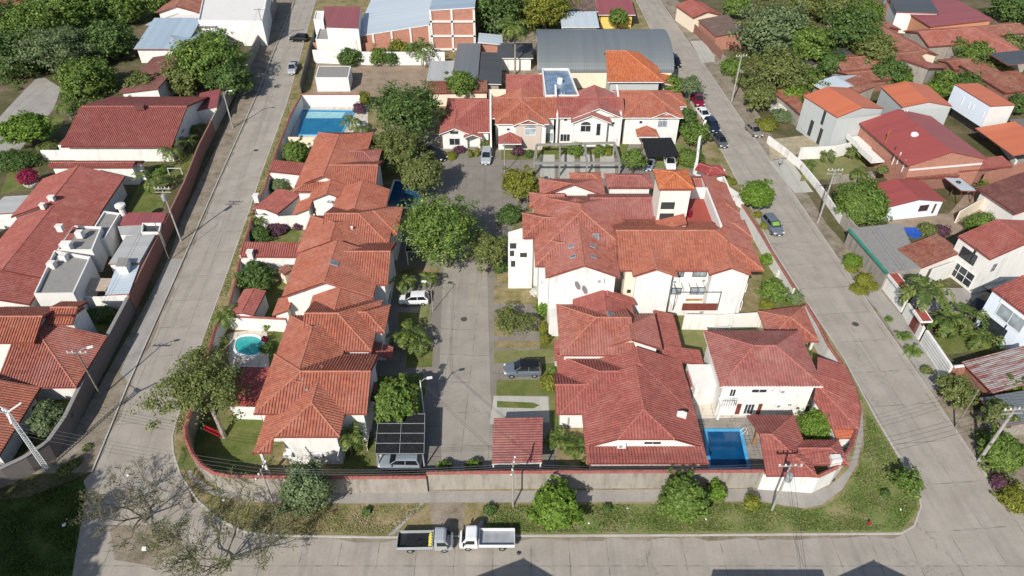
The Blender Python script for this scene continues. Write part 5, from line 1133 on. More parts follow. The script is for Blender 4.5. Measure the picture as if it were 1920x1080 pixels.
f = a.wf; yaw = math.atan2(f[1][1] - f[0][1], f[1][0] - f[0][0]); pl = h.plane(a, 3); pf = h.plane(a, 0); h.window(pl, 1816, 466, 1833, 492, pane='glass', frame='steel_dark'); h.window(pf, 1856, 494, 1870, 509, pane='glass', frame='steel_grey', hbar=1)
L3 = math.hypot(a.wf[3][0] - a.wf[0][0], a.wf[3][1] - a.wf[0][1]); h.win(pl, L3 * .52, .5, 3.6, 2.2, mull=2, hbar=1); h.win(pl, L3 * .45, 3.7, 2.4, 1.5, frame='steel_dark'); h.slab(pf, 1850, 545, 1935, 585, 'garage_opening_shade', 'steel_dark', .03)  # garage interior shade is a dark slab on the front wall
b = MB(); c_ = onplane(1868, 524, *pf); e = (-pf[1][1], pf[1][0]); n = pf[1]
for k in range(7): s_ = -1.8 + .6 * k; b.bar((c_[0] + e[0] * s_ + n[0] * .6, c_[1] + e[1] * s_ + n[1] * .6, c_[2] - .5), (c_[0] + e[0] * s_ + n[0] * .6, c_[1] + e[1] * s_ + n[1] * .6, c_[2] + .4), .03)
b.bar((c_[0] - e[0] * 1.8 + n[0] * .6, c_[1] - e[1] * 1.8 + n[1] * .6, c_[2] + .4), (c_[0] + e[0] * 1.8 + n[0] * .6, c_[1] + e[1] * 1.8 + n[1] * .6, c_[2] + .4), .04); b.box((c_[0] + n[0] * .4, c_[1] + n[1] * .4, c_[2] - .6), (3.8, .8, .12), yaw); h.add('balcony_rail', b, 'steel_grey'); h.done()
h = eh((1900, 640), 'pale blue white house with red roof and large triangular window at the right edge'); a = h.r3((1930, 596), (2030, 568), (1975, 512), 6.0, 'LR', .25, mat='tile_red', wall='white_blue', over=.12); pl = h.plane(a, 3)
h.window(pl, 1875, 556, 1881, 566, pane='glass', mull=0); L3 = math.hypot(a.wf[3][0] - a.wf[0][0], a.wf[3][1] - a.wf[0][1]); h.win(pl, L3 * .66, 3.4, 3.6, 1.9, pane='glass_pale'); h.win(pl, L3 * .45, .4, 3.2, 2.2, frame='steel_dark', mull=2); h.window(pl, 1866, 610, 1888, 644, pane='glass_pale', mull=1, frame='steel_dark'); h.done()
perimeter('boundary_wall', [at(*p_, .1) for p_ in ((1655, 541), (1690, 586))], 2.7, 'white', 'white wall panel with sliding wooden gate by the palm courtyard', .3)
perimeter('boundary_wall', [at(*p_, .1) for p_ in ((1693, 590), (1722, 637))], 2.1, 'white', 'short white wall with horizontal slats between the two wooden gates', .3)
perimeter('boundary_wall', [at(*p_, .1) for p_ in ((1726, 643), (1772, 712))], 2.3, 'white', 'long white wall with horizontal grooves below the cycad planters', .3)

for gw in [o for o in COL.objects if o.get('label', '').startswith('long white wall with horizontal grooves')]:
    p_, q_ = at(1726, 643, .1), at(1772, 712, .1); g = MB()
    for z_ in (.6, 1.0, 1.4, 1.8): g.bar((p_[0] - .155, p_[1] - .02, z_), (q_[0] - .155, q_[1] - .02, z_), .03, .07)
    g.build('groove_shade', 'steel_grey', gw)  # raised grey bars imitate the shadow lines of the wall grooves
perimeter('boundary_wall', [at(*p_, .1) for p_ in ((1774, 712), (1850, 702), (1925, 686))], 2.3, 'brick', 'brick wall with white cap at the near end of the palm courtyard', .25, 'white')
perimeter('boundary_wall', [at(*p_, .1) for p_ in ((1735, 535), (1810, 508))], 2.9, 'white', 'high white dividing wall behind the coconut palm', .25)
for a_, b_, lab_ in (((1661, 545), (1690, 582), 'wide brown slatted garage gate under the red capped beam'), ((1707, 612), (1722, 634), 'small brown wooden door in the white street wall')):
    g = MB(); p_, q_ = at(*a_, .1), at(*b_, .1)
    for k in range(9): g.bar((p_[0] - .22, p_[1], .3 + .25 * k), (q_[0] - .22, q_[1], .3 + .25 * k), .06, .2)
    r_ = empty('gate', (p_[0], p_[1], 0), lab_, 'gate'); g.build('slats', 'wood_red', r_)
    c = MB(); c.bar((p_[0], p_[1], 2.85), (q_[0], q_[1], 2.85), 1.5, .35); c.build('beam', 'white', r_); c = MB(); c.bar((p_[0], p_[1], 3.04), (q_[0], q_[1], 3.04), 1.1, .06); c.build('beam_top', 'red_floor', r_)
perimeter('boundary_wall', [at(*p_, .1) for p_ in ((1438, 268), (1470, 292), (1500, 318), (1530, 355), (1575, 420))], 1.5, 'white_stain', 'long white street wall by the lawn with small palms', .25)
perimeter('boundary_wall', [at(*p_, .1) for p_ in ((1495, 299), (1560, 296), (1640, 277))], 2.4, 'white', 'white cross wall behind the row of small palms', .2)
perimeter('boundary_wall', [at(*p_, .1) for p_ in ((1575, 420), (1600, 448), (1652, 538))], 2.2, 'old_wall', 'grey street wall with brown panels below the flat concrete roof', .25)
perimeter('boundary_wall', [at(*p_, .1) for p_ in ((1790, 418), (1860, 378), (1910, 350))], 2.2, 'cream', 'cream dividing wall running back past the leafy bush', .2)
perimeter('boundary_wall', [at(*p_, .1) for p_ in ((1836, 350), (1930, 322))], 2.6, 'brick', 'rough brick wall behind the lean-to shelter at the right', .2)
perimeter('boundary_wall', [at(*p_, .1) for p_ in ((1640, 335), (1560, 345))], 1.6, 'old_wall', 'low wall in front of the shaded bed by the clipped hedge tree', .2)
h = eh((1880, 700), 'rusty corrugated shack roof at the right edge near the brick wall', 'shack', 'shack'); h.r3((1862, 737), (1985, 712), (1925, 655), 2.6, 'L', .1, mat='sheet_rust', wall='brick_old'); h.done()
h = eh((1890, 790), 'grey corrugated shack roof behind the leaning utility pole', 'shack', 'shack'); h.r3((1880, 800), (1990, 790), (1960, 735), 2.6, 'L', .12, mat='sheet_grey', wall='old_wall'); h.done()
h = eh((1800, 350), 'open lean-to shelter with grey metal sheet and an old tyre on top', 'shelter', 'shelter'); h.r3((1800, 362), (1832, 358), (1815, 332), 2.4, 'R', .15, mat='sheet_light', wall=None)
for p_ in ((1790, 345), (1802, 361), (1828, 357)): q_ = at(*p_, 2.4); b = MB(); b.bar((q_[0] + .1, q_[1], 0), (q_[0] + .1, q_[1], 2.5), .1); h.add('post', b, 'wood')
x_, y_ = at(1797, 342, 2.7); b = MB(); b.tube([(x_ + .3 * math.cos(t), y_ + .3 * math.sin(t), 2.75) for t in [k * .524 for k in range(13)]], .09, 6, cap=False); h.add('tyre', b, 'tyre'); h.done()
h = eh((1890, 400), 'dark brown sheet roofed house at the right edge beside the cream wall'); h.r3((1905, 402), (1990, 384), (1950, 330), 3., 'L', .18, mat='tile_dark', wall='flat_light'); h.done()
x_, y_ = at(1708, 433, .9); r_ = empty('tub', (x_, y_, 0), 'bright blue plastic tub on the pink patio', 'tub'); b = MB(); b.box((x_, y_, .5), (2.3, 1.5, .8)); b.build('body', 'plastic_blue', r_); b = MB(); b.box((x_, y_, .91), (2.5, 1.7, .1)); b.build('lip', 'plastic_blue', r_)
# farther houses, upper right
far = [('orange brown tiled roofs with a yellow gable, upper right', [((1630, 96), (1690, 86), (1668, 58), 3.4, 'LR', .3, 'tile_old', 'yellow'), ((1580, 134), (1740, 120), (1728, 92), 3.2, 'FB', .28, 'tile_old', 'old_wall')]),
       ('long old tiled roof running diagonally, upper right', [((1710, 110), (1760, 104), (1690, 8), 3.4, 'LR', .3, 'tile_old', 'cream'), ((1735, 148), (1775, 128), (1745, 98), 3., 'R', .25, 'tile_mix', 'old_wall')]),
       ('broad red tiled roof with orange end wall, upper right', [((1742, 88), (1850, 80), (1838, 48), 3.6, 'FB', .3, 'tile_mix', 'old_wall'), ((1745, 50), (1860, 44), (1880, -12), 4.6, 'L', .06, 'sheet_wine', 'peach')]),
       ('hipped old orange roof at the upper right edge', [((1838, 110), (1935, 108), (1925, 48), 3.4, 'FLRB', .3, 'tile_mix', 'old_wall'), ((1820, 72), (1930, 62), (1900, 42), 3.5, 'FB', .3, 'tile_old', 'old_wall')]),
       ('white terrace house with dark openings at the top edge, right', [((1680, 22), (1760, 28), (1740, -10), 5., 'L', .04, 'sheet_dark', 'white')]),
       ('dark roofed house with brick balcony at the right edge', [((1885, 175), (1960, 165), (1935, 110), 3.2, 'F', .05, 'tile_old', 'brick_old'), ((1890, 122), (1960, 118), (1950, 95), 6.2, 'L', .05, 'sheet_dark', None)]),
       ('red roofed pale house near the top of the right street', [((1300, 34), (1352, 28), (1345, 2), 3.6, 'LR', .3, 'tile_red', 'cream')]),
       ('brown metal roofed brick house beside the right street', [((1342, 68), (1398, 64), (1385, 32), 3.4, 'L', .12, 'sheet_brown', 'brick')]),
       ('dark low roof between the large right trees', [((1500, 125), (1600, 100), (1590, 90), 3.2, 'F', .1, 'sheet_dark', 'old_wall')]),
       ('brown tiled low house beside the dense bush, right of the tall pole', [((1570, 190), (1570 + 70, 176), (1640, 150), 2.8, 'L', .2, 'tile_old', 'old_wall')])]
far += [('long low tiled roof row behind the two flat orange roofs', [((1600, 156), (1700, 146), (1690, 122), 2.6, 'FB', .25, 'tile_old', 'brick_old')]), ('old tiled roof between the yellow gable and dark tree', [((1690, 100), (1740, 94), (1728, 66), 2.8, 'LR', .28, 'tile_mix', 'brick_old')]), ('small brick coloured roof beside the hipped old orange roof', [((1790, 132), (1850, 126), (1842, 104), 2.8, 'FB', .25, 'tile_old', 'brick_old')]), ('low red roof behind the white terrace house, upper right', [((1640, 60), (1690, 56), (1672, 34), 2.8, 'LR', .25, 'tile_old', 'brick_old')])]
for lab_, parts in far:
    h = eh(parts[0][0], lab_)
    for A, B, C, ze, sd_, t_, mat, wl_ in parts: h.r3(A, B, C, ze, sd_, t_, mat=mat, wall=wl_, over=.3)
    h.done()
for a_, b_, mt_, lab_ in (((1300, 60), (1352, 112), 'brick_old', 'brick street wall under the brown roof near the top of the right street'), ((1352, 118), (1440, 195), 'old_wall', 'old stained street wall behind the tall utility pole'), ((1440, 196), (1470, 222), 'white', 'white gate wall below the yellow green hedge')):
    perimeter('boundary_wall', [at(*a_, .1), at(*b_, .1)], 2., mt_, lab_, .2)
for i_, (p_, m_) in enumerate([([(1500, 340), (1620, 330), (1625, 290), (1510, 300)], 'lawn_pale'), ([(1775, 665), (1870, 655), (1850, 620), (1770, 615), (1745, 640)], 'lawn'), ([(1700, 580), (1850, 600), (1850, 540), (1720, 540)], 'walk'), ([(1670, 430), (1790, 440), (1920, 350), (1840, 330), (1780, 400), (1650, 405)], 'dirt'), ([(1445, 300), (1540, 280), (1540, 250), (1440, 262)], 'straw'), ([(1780, 720), (1860, 760), (1880, 720), (1840, 705)], 'dirt'), ([(1800, 770), (1920, 960), (1990, 960), (1900, 770)], 'leaf_litter'), ([(1900, 310), (1990, 300), (1960, 240), (1890, 245)], 'walk')]): lawn(p_, m_, Z2 + .001 + i_ * .0007)
# ---------------------------------------------------------------- buildings north of the compound
NG = 'buildings north of the compound'
h = House('warehouse', (780, 95), 'tall unfinished brick building with concrete frame and pale blue sheet roof', 'warehouse', NG)
Yw = rowY(96, 0.1); xa, xm, xb = at(668, 96, .1)[0], at(808, 96, .1)[0], at(893, 96, .1)[0]
a = h.rect(xa, xm, Yw, Yw + 50, 3.4, 'L', .155, mat='sheet_light', wall='brick', over=[.1, .05, .1, .1]); c = h.rect(xm + .3, xb, Yw - .1, Yw + 52, 9.2, 'L', .06, mat='sheet_blue', wall='brick', over=.05)
fr = MB(); yf = Yw - .14
for k in range(5): x_ = xa + (xm - xa) * k / 4; fr.bar((x_, Yw + .02, 0), (x_, Yw + .02, 3.2 + .155 * (x_ - xa)), .4, .3)
for x_ in (xm + .5, (xm + xb) / 2, xb - .25): fr.bar((x_, yf, 0), (x_, yf, 9.3), .45, .3)
for z_ in (.6, 3.6, 6.8): fr.bar((xm + .3, yf, z_), (xb, yf, z_), .3, .4)
fr.bar((xa, Yw + .03, .5), (xm, Yw + .03, .5), .3, .5); h.add('concrete_frame', fr, 'flat_light'); h.done()
h = House('house', (630, 60), 'white house with wine coloured roof terrace at the top beside the left street', 'house', NG); h.block(pxp([(592, 76), (668, 78), (672, 52), (600, 50)], 3.2), 0, 3.2, 'white', 'concrete_flat', .3); h.block(pxp([(612, 52), (672, 54), (676, 12), (606, 12)], 6), 0, 6., 'white', 'sheet_wine'); h.block(pxp([(588, 38), (606, 40), (608, 22), (592, 22)], 5.), 0, 5., 'white', 'flat_light', .2); h.done()
perimeter('boundary_wall', pxp([(590, 118), (700, 122), (835, 122)], .1), 3., 'white_stain', 'flaking white back wall of the dirt yard below the brick warehouse', .25)
perimeter('boundary_wall', pxp([(590, 97), (668, 98), (790, 97)], .1), 2.2, 'brick', 'brick wall with concrete posts along the foot of the warehouse', .2)
perimeter('fence', pxp([(566, 178), (582, 110), (594, 70)], .1), 2.4, 'sheet_dark', 'dark sheet fence between the dirt yard and the left street', .1, cat='fence')
sheet('yard', pxp([(585, 180), (840, 180), (830, 122), (592, 120)], .12), Z1, 'dirt')
h = House('storage_container', (622, 172), 'white storage container with flat grey top standing in the dirt yard', 'container'); f = pxp([(591, 146), (653, 146), (658, 124), (597, 124)], 3.); h.block(f, 0, 3., 'white', 'concrete_flat', .06)
b = MB(); pl_ = ((f[0][0], min(p[1] for p in f)), (0, -1)); h.done()
h = House('shed', (850, 150), 'pair of flat grey sheet roofed sheds right of the dirt yard', 'shed', NG); h.rect(at(798, 157, 3)[0], at(846, 157, 3)[0], rowY(157, 3), rowY(116, 3), 3., 'F', .02, mat='sheet_zinc', wall='white'); h.rect(at(847, 158, 3.2)[0], at(895, 158, 3.2)[0], rowY(158, 3.2), rowY(80, 3.8), 3.1, 'F', .03, mat='sheet_grey', wall='white'); h.done()
h = House('shed', (920, 150), 'long dark sheet roofed shed with pale streaks beside the palm', 'shed', NG); h.rect(at(897, 158, 3.)[0], at(940, 158, 3.)[0], rowY(158, 3.), rowY(95, 3.4), 3., 'R', .03, mat='sheet_dark', wall='old_wall'); h.rect(at(932, 110, 3.)[0], at(1000, 110, 3.)[0], rowY(109, 3.), rowY(84, 3.), 3., 'F', .05, mat='sheet_dark', wall='white'); h.rect(at(896, 84, 3.3)[0], at(942, 84, 3.3)[0], rowY(84, 3.3), rowY(66, 3.3), 3.3, 'R', .1, mat='sheet_light', wall='brick'); h.done()
# curved hangar roof
h = House('hangar', (1130, 135), 'large grey hangar with a curved sheet metal roof', 'hangar'); xl, xr, y0 = at(1008, 137, 3.5)[0], at(1262, 133, 3.5)[0], rowY(136, 3.5); D = 19.; N = 22; b = MB(); w_ = MB()
pr = [(y0 + D * (1 - math.cos(math.pi * k / N)) / 2, 3.5 + 4.0 * math.sin(math.pi * k / N)) for k in range(N + 1)]
for k in range(N):
    (ya, za), (yb, zb) = pr[k], pr[k + 1]; b.face([(xl, ya, za), (xr, ya, za), (xr, yb, zb), (xl, yb, zb)], [(xl, k), (xr, k), (xr, k + 1), (xl, k + 1)], sm=True)
h.add('roof', b, 'sheet_grey')
for x_ in (xl + .3, xr - .3): w_.face([(x_, y, z - .05) for y, z in pr] + [(x_, y0 + D, 0), (x_, y0, 0)])
w_.face([(xl + .3, y0 + .2, 0), (xr - .3, y0 + .2, 0), (xr - .3, y0 + .2, 3.5), (xl + .3, y0 + .2, 3.5)]); h.add('wall', w_, 'cream'); h.done()
h = House('house', (1190, 160), 'house with bright orange tiled roof in front of the curved hangar', 'house', NG); h.rx(1139, 1244, 154, 96, 4.6, 'FBR', .5, mat='tile_bright', wall='grey_render', over=.7); h.rect(at(1240, 160, 2.8)[0], at(1262, 160, 2.8)[0], rowY(160, 2.8), rowY(140, 2.8), 2.8, 'R', .2, mat='tile_bright'); h.done()
perimeter('boundary_wall', pxp([(800, 190), (872, 190)], .1), 2.6, 'cream', 'cream wall topped by an old tiled lean-to behind the single storey house', .2); annex('lean_to', 'old tiled lean-to roof along the cream wall behind the big tree', (800, 176), (914, 174), (906, 158), 2.8, 'F', 'tile_old', 'cream', t=.2)
perimeter('boundary_wall', pxp([(915, 188), (955, 188)], .1), 2.4, 'cream', 'cream yard wall between the old lean-to and the pinkish annex', .2)
h = House('shed', (1090, 48), 'shed with pale blue metal roof and dark roof behind, top centre', 'shed', NG); h.rect(at(1053, 51, 4)[0], at(1124, 51, 4)[0], rowY(51, 4), rowY(22, 4.5), 4., 'F', .06, mat='sheet_light', wall='white'); h.rect(at(1060, 20, 4)[0], at(1122, 20, 4)[0], rowY(20, 4), rowY(0, 4), 3.8, 'F', .05, mat='sheet_brown', wall='old_wall'); h.done()
h = House('house', (1160, 40), 'red roofed house with yellow walls at the top centre by the right street', 'house', NG); h.rect(at(1122, 28, 3.6)[0], at(1192, 28, 3.6)[0], rowY(28, 3.6), rowY(-8, 3.6), 3.6, 'F', .08, mat='sheet_wine', wall='yellow', over=.7); h.done()
sheet('yard', pxp([(895, 60), (1060, 60), (1010, 150), (940, 160), (895, 100)], .12), Z1 + .001, 'leaf_litter')
for k_, (A_, lab_) in enumerate((((790, 1070), 0), ((1570, 1070), 0))): pass
# houses across the front road: only their shadows reach the picture
h = House('house', (985, 1400), 'gabled house across the front road whose pointed shadow falls on the road', 'house'); h.rect(-9.4, 2.1, 14.5, 23.9, 6.6, 'LR', .42, mat='tile_red', over=.4); h.done()
h = House('house', (1600, 1400), 'flat topped house across the front road casting a stepped shadow', 'house'); h.block([(14.9, 15), (25, 15), (25, 25.3), (14.9, 25.3)], 0, 7., 'white', 'concrete_flat'); h.rect(25.4, 33.4, 16, 24.6, 6.6, 'LR', .42, mat='tile_red', over=.4); h.done()
# ---------------------------------------------------------------- trees and plants
GT = 'trees of the neighbourhood'; GB = 'garden shrubs'; GP = 'garden palms'
def T_(px, py, r, h, label, mat='leaf_mid', **k): return tree(px, py, r, h, label, mat, group=GT, **k)
def B_(px, py, r, h, label, mat='leaf_mid', **k): return bush(px, py, r, h, label, mat, group=GB, **k)
def P_(px, py, h, label, **k): return palm(px, py, h, label, group=GP, **k)
# inside the compound
T_(818, 388, 5.6, 10.5, 'large feathery green tree standing over the middle of the central lane', 'leaf_mid', leaf=.28, dens=1.35, rz=5.0, base=at(833, 494, .1), lean=(-.8, .8), trunk_r=.22)
T_(762, 212, 6.2, 10.5, 'large dark green tree in front of the single storey house', 'leaf_dark', leaf=.36, dens=1.3, rz=4.6)
T_(742, 285, 4.6, 7.0, 'thin olive tree with open twigs beside the last house of the left row', 'leaf_olive', leaf=.26, dens=.75, fill=.3)
T_(790, 328, 3.6, 7.5, 'mid green tree crown touching the large lane tree from behind', 'leaf_olive', leaf=.3, dens=1.1)
T_(917, 470, 2.7, 5.2, 'pale olive tree beside the white stairwell block', 'leaf_olive', leaf=.24, dens=1.1)
T_(975, 347, 3.0, 6.0, 'yellowish green tree at the corner of the apartment roofs', 'leaf_yellow', leaf=.26, dens=1.2)
B_(955, 402, 2.0, 2.6, 'dark palm like bush near the stairwell block and paved bend', 'leaf_dark'); B_(938, 500, 1.1, 1.6, 'small dark shrub at the foot of the pale olive tree', 'leaf_dark')
T_(960, 604, 2.6, 3.0, 'low spreading grey green tree on the paved parking strip', 'leaf_olive', leaf=.2, dens=.8, fill=.3, rz=1.2)
B_(1019, 615, .75, 1.3, 'upper of two round clipped yellow green bushes', 'leaf_yellow', leaf=.12, fill=.75, lump=.2); B_(1022, 636, .75, 1.3, 'lower of two round clipped yellow green bushes', 'leaf_yellow', leaf=.12, fill=.75, lump=.2)
B_(1019, 575, 1.2, 2.2, 'flowering shrub with white blossom beside the villa wall', 'leaf_bright'); B_(1003, 548, .7, 1.2, 'small bush covered in white flowers by the apartment block', 'petal_white', leaf=.12)
B_(1030, 715, 1.2, 1.6, 'yellow green leafy bush beside the parked two tone car', 'leaf_yellow'); B_(1040, 700, .8, 1.8, 'dark leafy shrub against the villa porch wall', 'leaf_mid')
P_(1058, 830, 1.4, 'clump of low palms in the round bed left of the wide villa', nf=14, L_=1.6, stems=3, w=.4); P_(1085, 838, 1.3, 'low bushy palm at the right of the round bed', nf=16, L_=1.5, w=.4)
T_(742, 752, 2.55, 6.0, 'round bright green tree beside the dark carport', 'leaf_mid', leaf=.26, dens=1.6, rz=2.4, fill=.6)
P_(768, 630, 2.6, 'bushy clump of palms in the grass bed by the lane', nf=14, L_=2.2, stems=3, w=.5); P_(758, 525, 3.2, 'slim palm in front of the parked white hatchback', nf=12, L_=1.7); P_(803, 520, 2.2, 'small dark palm beside the lane kerb above the white hatchback', nf=12, L_=1.5)
P_(648, 812, 3.6, 'thin palms between the front corner house and carport lawn', nf=11, L_=1.8, stems=2)
T_(575, 920, 2.6, 5.6, 'feathery blue green tree hanging over the front wall', 'leaf_grey', leaf=.22, dens=1.3, rz=2.4, lump=.34)
T_(378, 722, 5.2, 7.6, 'wide feathery tree on the left corner lawn reaching over the street', 'leaf_olive', leaf=.24, dens=.62, fill=.2, rz=2.4, base=at(376, 722, 5.0), lean=(-2.3, 3.2), trunk='bark_pale', trunk_r=.24)
T_(1042, 950, 2.35, 4.4, 'bright green round tree on the front verge facing the white truck', 'leaf_bright', leaf=.26, dens=1.5, fill=.55, rz=2.1)
T_(1280, 936, 2.3, 4.8, 'dense dark green round tree on the front verge', 'leaf_mid', leaf=.24, dens=1.7, fill=.55, rz=2.3)
B_(1343, 922, 1.1, 2.2, 'bright shrub right of the dense dark verge tree', 'leaf_bright'); B_(1411, 942, .9, 1.5, 'small yellow green shrub on the verge near the transformer pole', 'leaf_yellow'); B_(918, 955, .7, .8, 'small dark shrub beside the narrow concrete path', 'leaf_dark')
T_(1702, 905, 1.7, 3.2, 'thin young tree on the right corner lawn by the kerb', 'leaf_mid', leaf=.2, dens=.45, fill=.2, trunk_r=.07)
T_(1420, 365, 2.6, 4.8, 'bright round tree at the edge of the right street', 'leaf_bright', leaf=.25, dens=1.6, fill=.6, rz=2.0)
B_(1421, 402, .7, 1.0, 'clipped yellow bush at the foot of the bright street tree', 'leaf_yellow', leaf=.12, fill=.75); B_(1434, 423, .7, 1.0, 'second clipped yellow bush next to the parked blue grey car', 'leaf_yellow', leaf=.12, fill=.75); B_(1363, 339, 1.5, .8, 'flat round clipped hedge in front of the gatehouse', 'leaf_yellow', leaf=.14, fill=.7); B_(1377, 368, 1.1, 1.4, 'dark agave like shrub by the gatehouse wall', 'leaf_dark')
T_(1283, 225, 2.5, 4.8, 'dark bushy tree behind the parked row, nearest the orange corner house', 'leaf_dark', leaf=.3, dens=1.3); T_(1302, 252, 2.4, 4.5, 'rounded green tree between the black carport and parked cars', 'leaf_mid', leaf=.3, dens=1.3); B_(1290, 295, 2.4, 2.6, 'sprawling hedge beside the entrance wall', 'leaf_mid'); T_(1265, 163, 2.6, 3.8, 'leafy bush at the end of the orange tiled house', 'leaf_mid', leaf=.3); T_(1296, 160, 2.2, 5.4, 'thin pale tree beside the maroon pickup', 'leaf_grey', leaf=.26, dens=.8)
T_(1188, 300, 2.0, 4.4, 'leafy small tree left of the black carport', 'leaf_mid', leaf=.26, dens=1.2)
B_(1534, 796, 2.2, 3.6, 'big clipped yellow green hedge bush inside the curved wall', 'leaf_bright', leaf=.15, fill=.8, lump=.22, dens=1.5, ry=1.7); B_(1510, 648 + 12, .9, 1.4, 'dark little palm bush under the small pavilion', 'leaf_dark')
T_(555, 286, 2.3, 3.6, 'round clipped dark green tree behind the left row', 'leaf_mid', leaf=.22, dens=1.7, fill=.7, lump=.2, rz=1.9); B_(556, 308, 1.3, .8, 'low broad leaved plants under the round clipped tree', 'leaf_bright')
B_(523, 346, 1.9, 1.9, 'pale flowering shrub between the white garden walls', 'leaf_grey'); B_(487, 440, 1.6, 2.2, 'dark hedge corner beside the small back lawn', 'leaf_dark'); P_(484, 410, 2.0, 'small yellowish palm behind the street wall of the left row', nf=12, L_=1.4); B_(520, 428, 1.9, 1.4, 'purple leaved flowering hedge along the small back lawn', 'leaf_purple'); B_(560, 422, 1.0, 1.2, 'small purple bush against the orange roof', 'leaf_purple')
T_(480, 520, 2.5, 3.6, 'leafy dark tree in the enclosed garden beside the brick shed', 'leaf_dark', leaf=.26, dens=1.2); P_(420, 588, 2.6, 'palm leaning over the street wall by the turquoise pool', nf=15, L_=2.0); B_(502, 606, 1.0, 1.6, 'round bush behind the turquoise pool', 'leaf_mid'); B_(500, 652, .9, 1.0, 'dark bush beside the turquoise pool', 'leaf_dark'); B_(496, 636, .4, .8, 'little rusty red bush on the pool lawn', 'leaf_pink')
T_(1450, 545, 1.9, 4.2, 'slim green tree in the garden right of the apartment block', 'leaf_mid', leaf=.26); B_(1438, 572, 1.0, 1.4, 'yellow green bush beside the apartment block corner', 'leaf_yellow'); B_(1490, 556, 1.1, 1.8, 'grey leaved shrub with white flowers on the street wall', 'leaf_grey'); B_(1463, 515, .8, 1.8, 'white flowering shrub by the street side wall', 'petal_white', leaf=.14, dens=.6); T_(1437, 487, 1.0, 2.2, 'small bright bush beyond the apartment hips', 'leaf_bright')
for px_, py_, r_, h_, m_, l_ in ((971, 284, 1.1, 1.5, 'leaf_purple', 'reddish bush in front of the beige bay'), (993, 288, .9, 1.3, 'leaf_dark', 'dark round bush left of the white pergola'), (1022, 272, 1., 1.3, 'leaf_yellow', 'yellow bush under the beige bay'), (1080, 280, 1.3, 2.6, 'leaf_mid', 'climbing bush inside the pergola'), (1125, 282, 1.1, 2.0, 'leaf_mid', 'second climbing bush inside the pergola'), (1140, 285, .8, 1.4, 'leaf_yellow', 'pale yellow bush at the end of the pergola'), (845, 292, 1.3, .9, 'leaf_yellow', 'low yellow bush beside the porch of the single storey house'), (862, 280, 1.2, 1., 'leaf_purple', 'purple hedge under the single storey house windows'), (882, 288, .5, 1.6, 'leaf_yellow', 'slim upright yellow bush left of the porch path'), (894, 286, .5, 1.8, 'leaf_yellow', 'slim upright yellow bush right of the porch path'), (912, 270, 1.2, 1.6, 'leaf_olive', 'olive bush behind the silver parked car'), (833, 876, .9, 1.2, 'leaf_mid', 'left of two low shrubs inside the front wall'), (887, 873, .9, 1.2, 'leaf_mid', 'right of two low shrubs inside the front wall'), (1172, 873, .6, .8, 'leaf_yellow', 'yellow plant under the eave of the wide villa'), (1097, 868, .5, .9, 'leaf_mid', 'small plant at the corner of the wide villa')): B_(px_, py_, r_, h_, l_, m_)
B_(682, 185, 1.3, 3., 'tall bright yellow bush beside the white pool wall', 'leaf_yellow'); B_(674, 203, 1.3, 2., 'small red brown bush by the blue corner pool', 'leaf_purple'); P_(660, 226, 2.6, 'palm beside the blue corner pool', nf=14, L_=2.2); P_(682, 240, 1.5, 'second low palm beside the blue corner pool', nf=12, L_=1.6); B_(735, 262, 1.6, 2.4, 'bush with yellow blossom under the thin olive tree', 'leaf_yellow'); B_(700, 262, 1.4, 1.6, 'grey green bush by the path of the last row house', 'leaf_grey')
# north
for px_, py_, r_, h_, m_, l_ in ((655, 107, 3.0, 3.4, 'leaf_dark', 'dark bush at the left of the dirt yard wall'), (710, 106, 2.2, 3.8, 'leaf_mid', 'rounded bush in the middle of the dirt yard wall'), (732, 108, 2.0, 3.2, 'leaf_dark', 'dark bush next to the yellow hedge in the dirt yard'), (745, 92, 2.2, 4.0, 'leaf_yellow', 'yellow hedge bush in front of the warehouse'), (765, 97, 2., 3.6, 'leaf_yellow', 'second yellow bush in front of the warehouse'), (1112, 148, 1.6, 2.6, 'leaf_palm', 'palm like bush between the blue roof and orange house')): B_(px_, py_, r_, h_, l_, m_, leaf=.3)
P_(788, 88, 4.4, 'dark bushy palm in the corner of the dirt yard', nf=22, L_=3.4, w=.8, mat='leaf_dark'); P_(966, 48, 10.5, 'very tall palm with hanging dry fronds left of the hangar', nf=26, L_=3.4, w=.8, tr=.18)
T_(865, 158, 3.0, 6.5, 'bright leafy tree at the end of the dirt yard behind the large dark tree', 'leaf_mid', leaf=.34)
T_(925, 22, 7.0, 12, 'tall dark tree cluster at the top centre beside the warehouse', 'leaf_dark', leaf=.5, dens=1.4, rz=6); T_(965, 8, 5.0, 9, 'dark tree behind the very tall palm', 'leaf_dark', leaf=.5); T_(1022, 18, 6.0, 10.5, 'olive yellow tree at the top centre left of the metal shed', 'leaf_yellow', leaf=.45, dens=1.3, rz=5); T_(995, -6, 5.0, 9, 'thin grey green tree at the top edge', 'leaf_olive', leaf=.4)
T_(1160, 34, 2.6, 5.2, 'small leafy tree in front of the yellow walls', 'leaf_mid', leaf=.36); P_(958, 148, 2.2, 'small palm behind the rear annex', nf=12, L_=1.8)
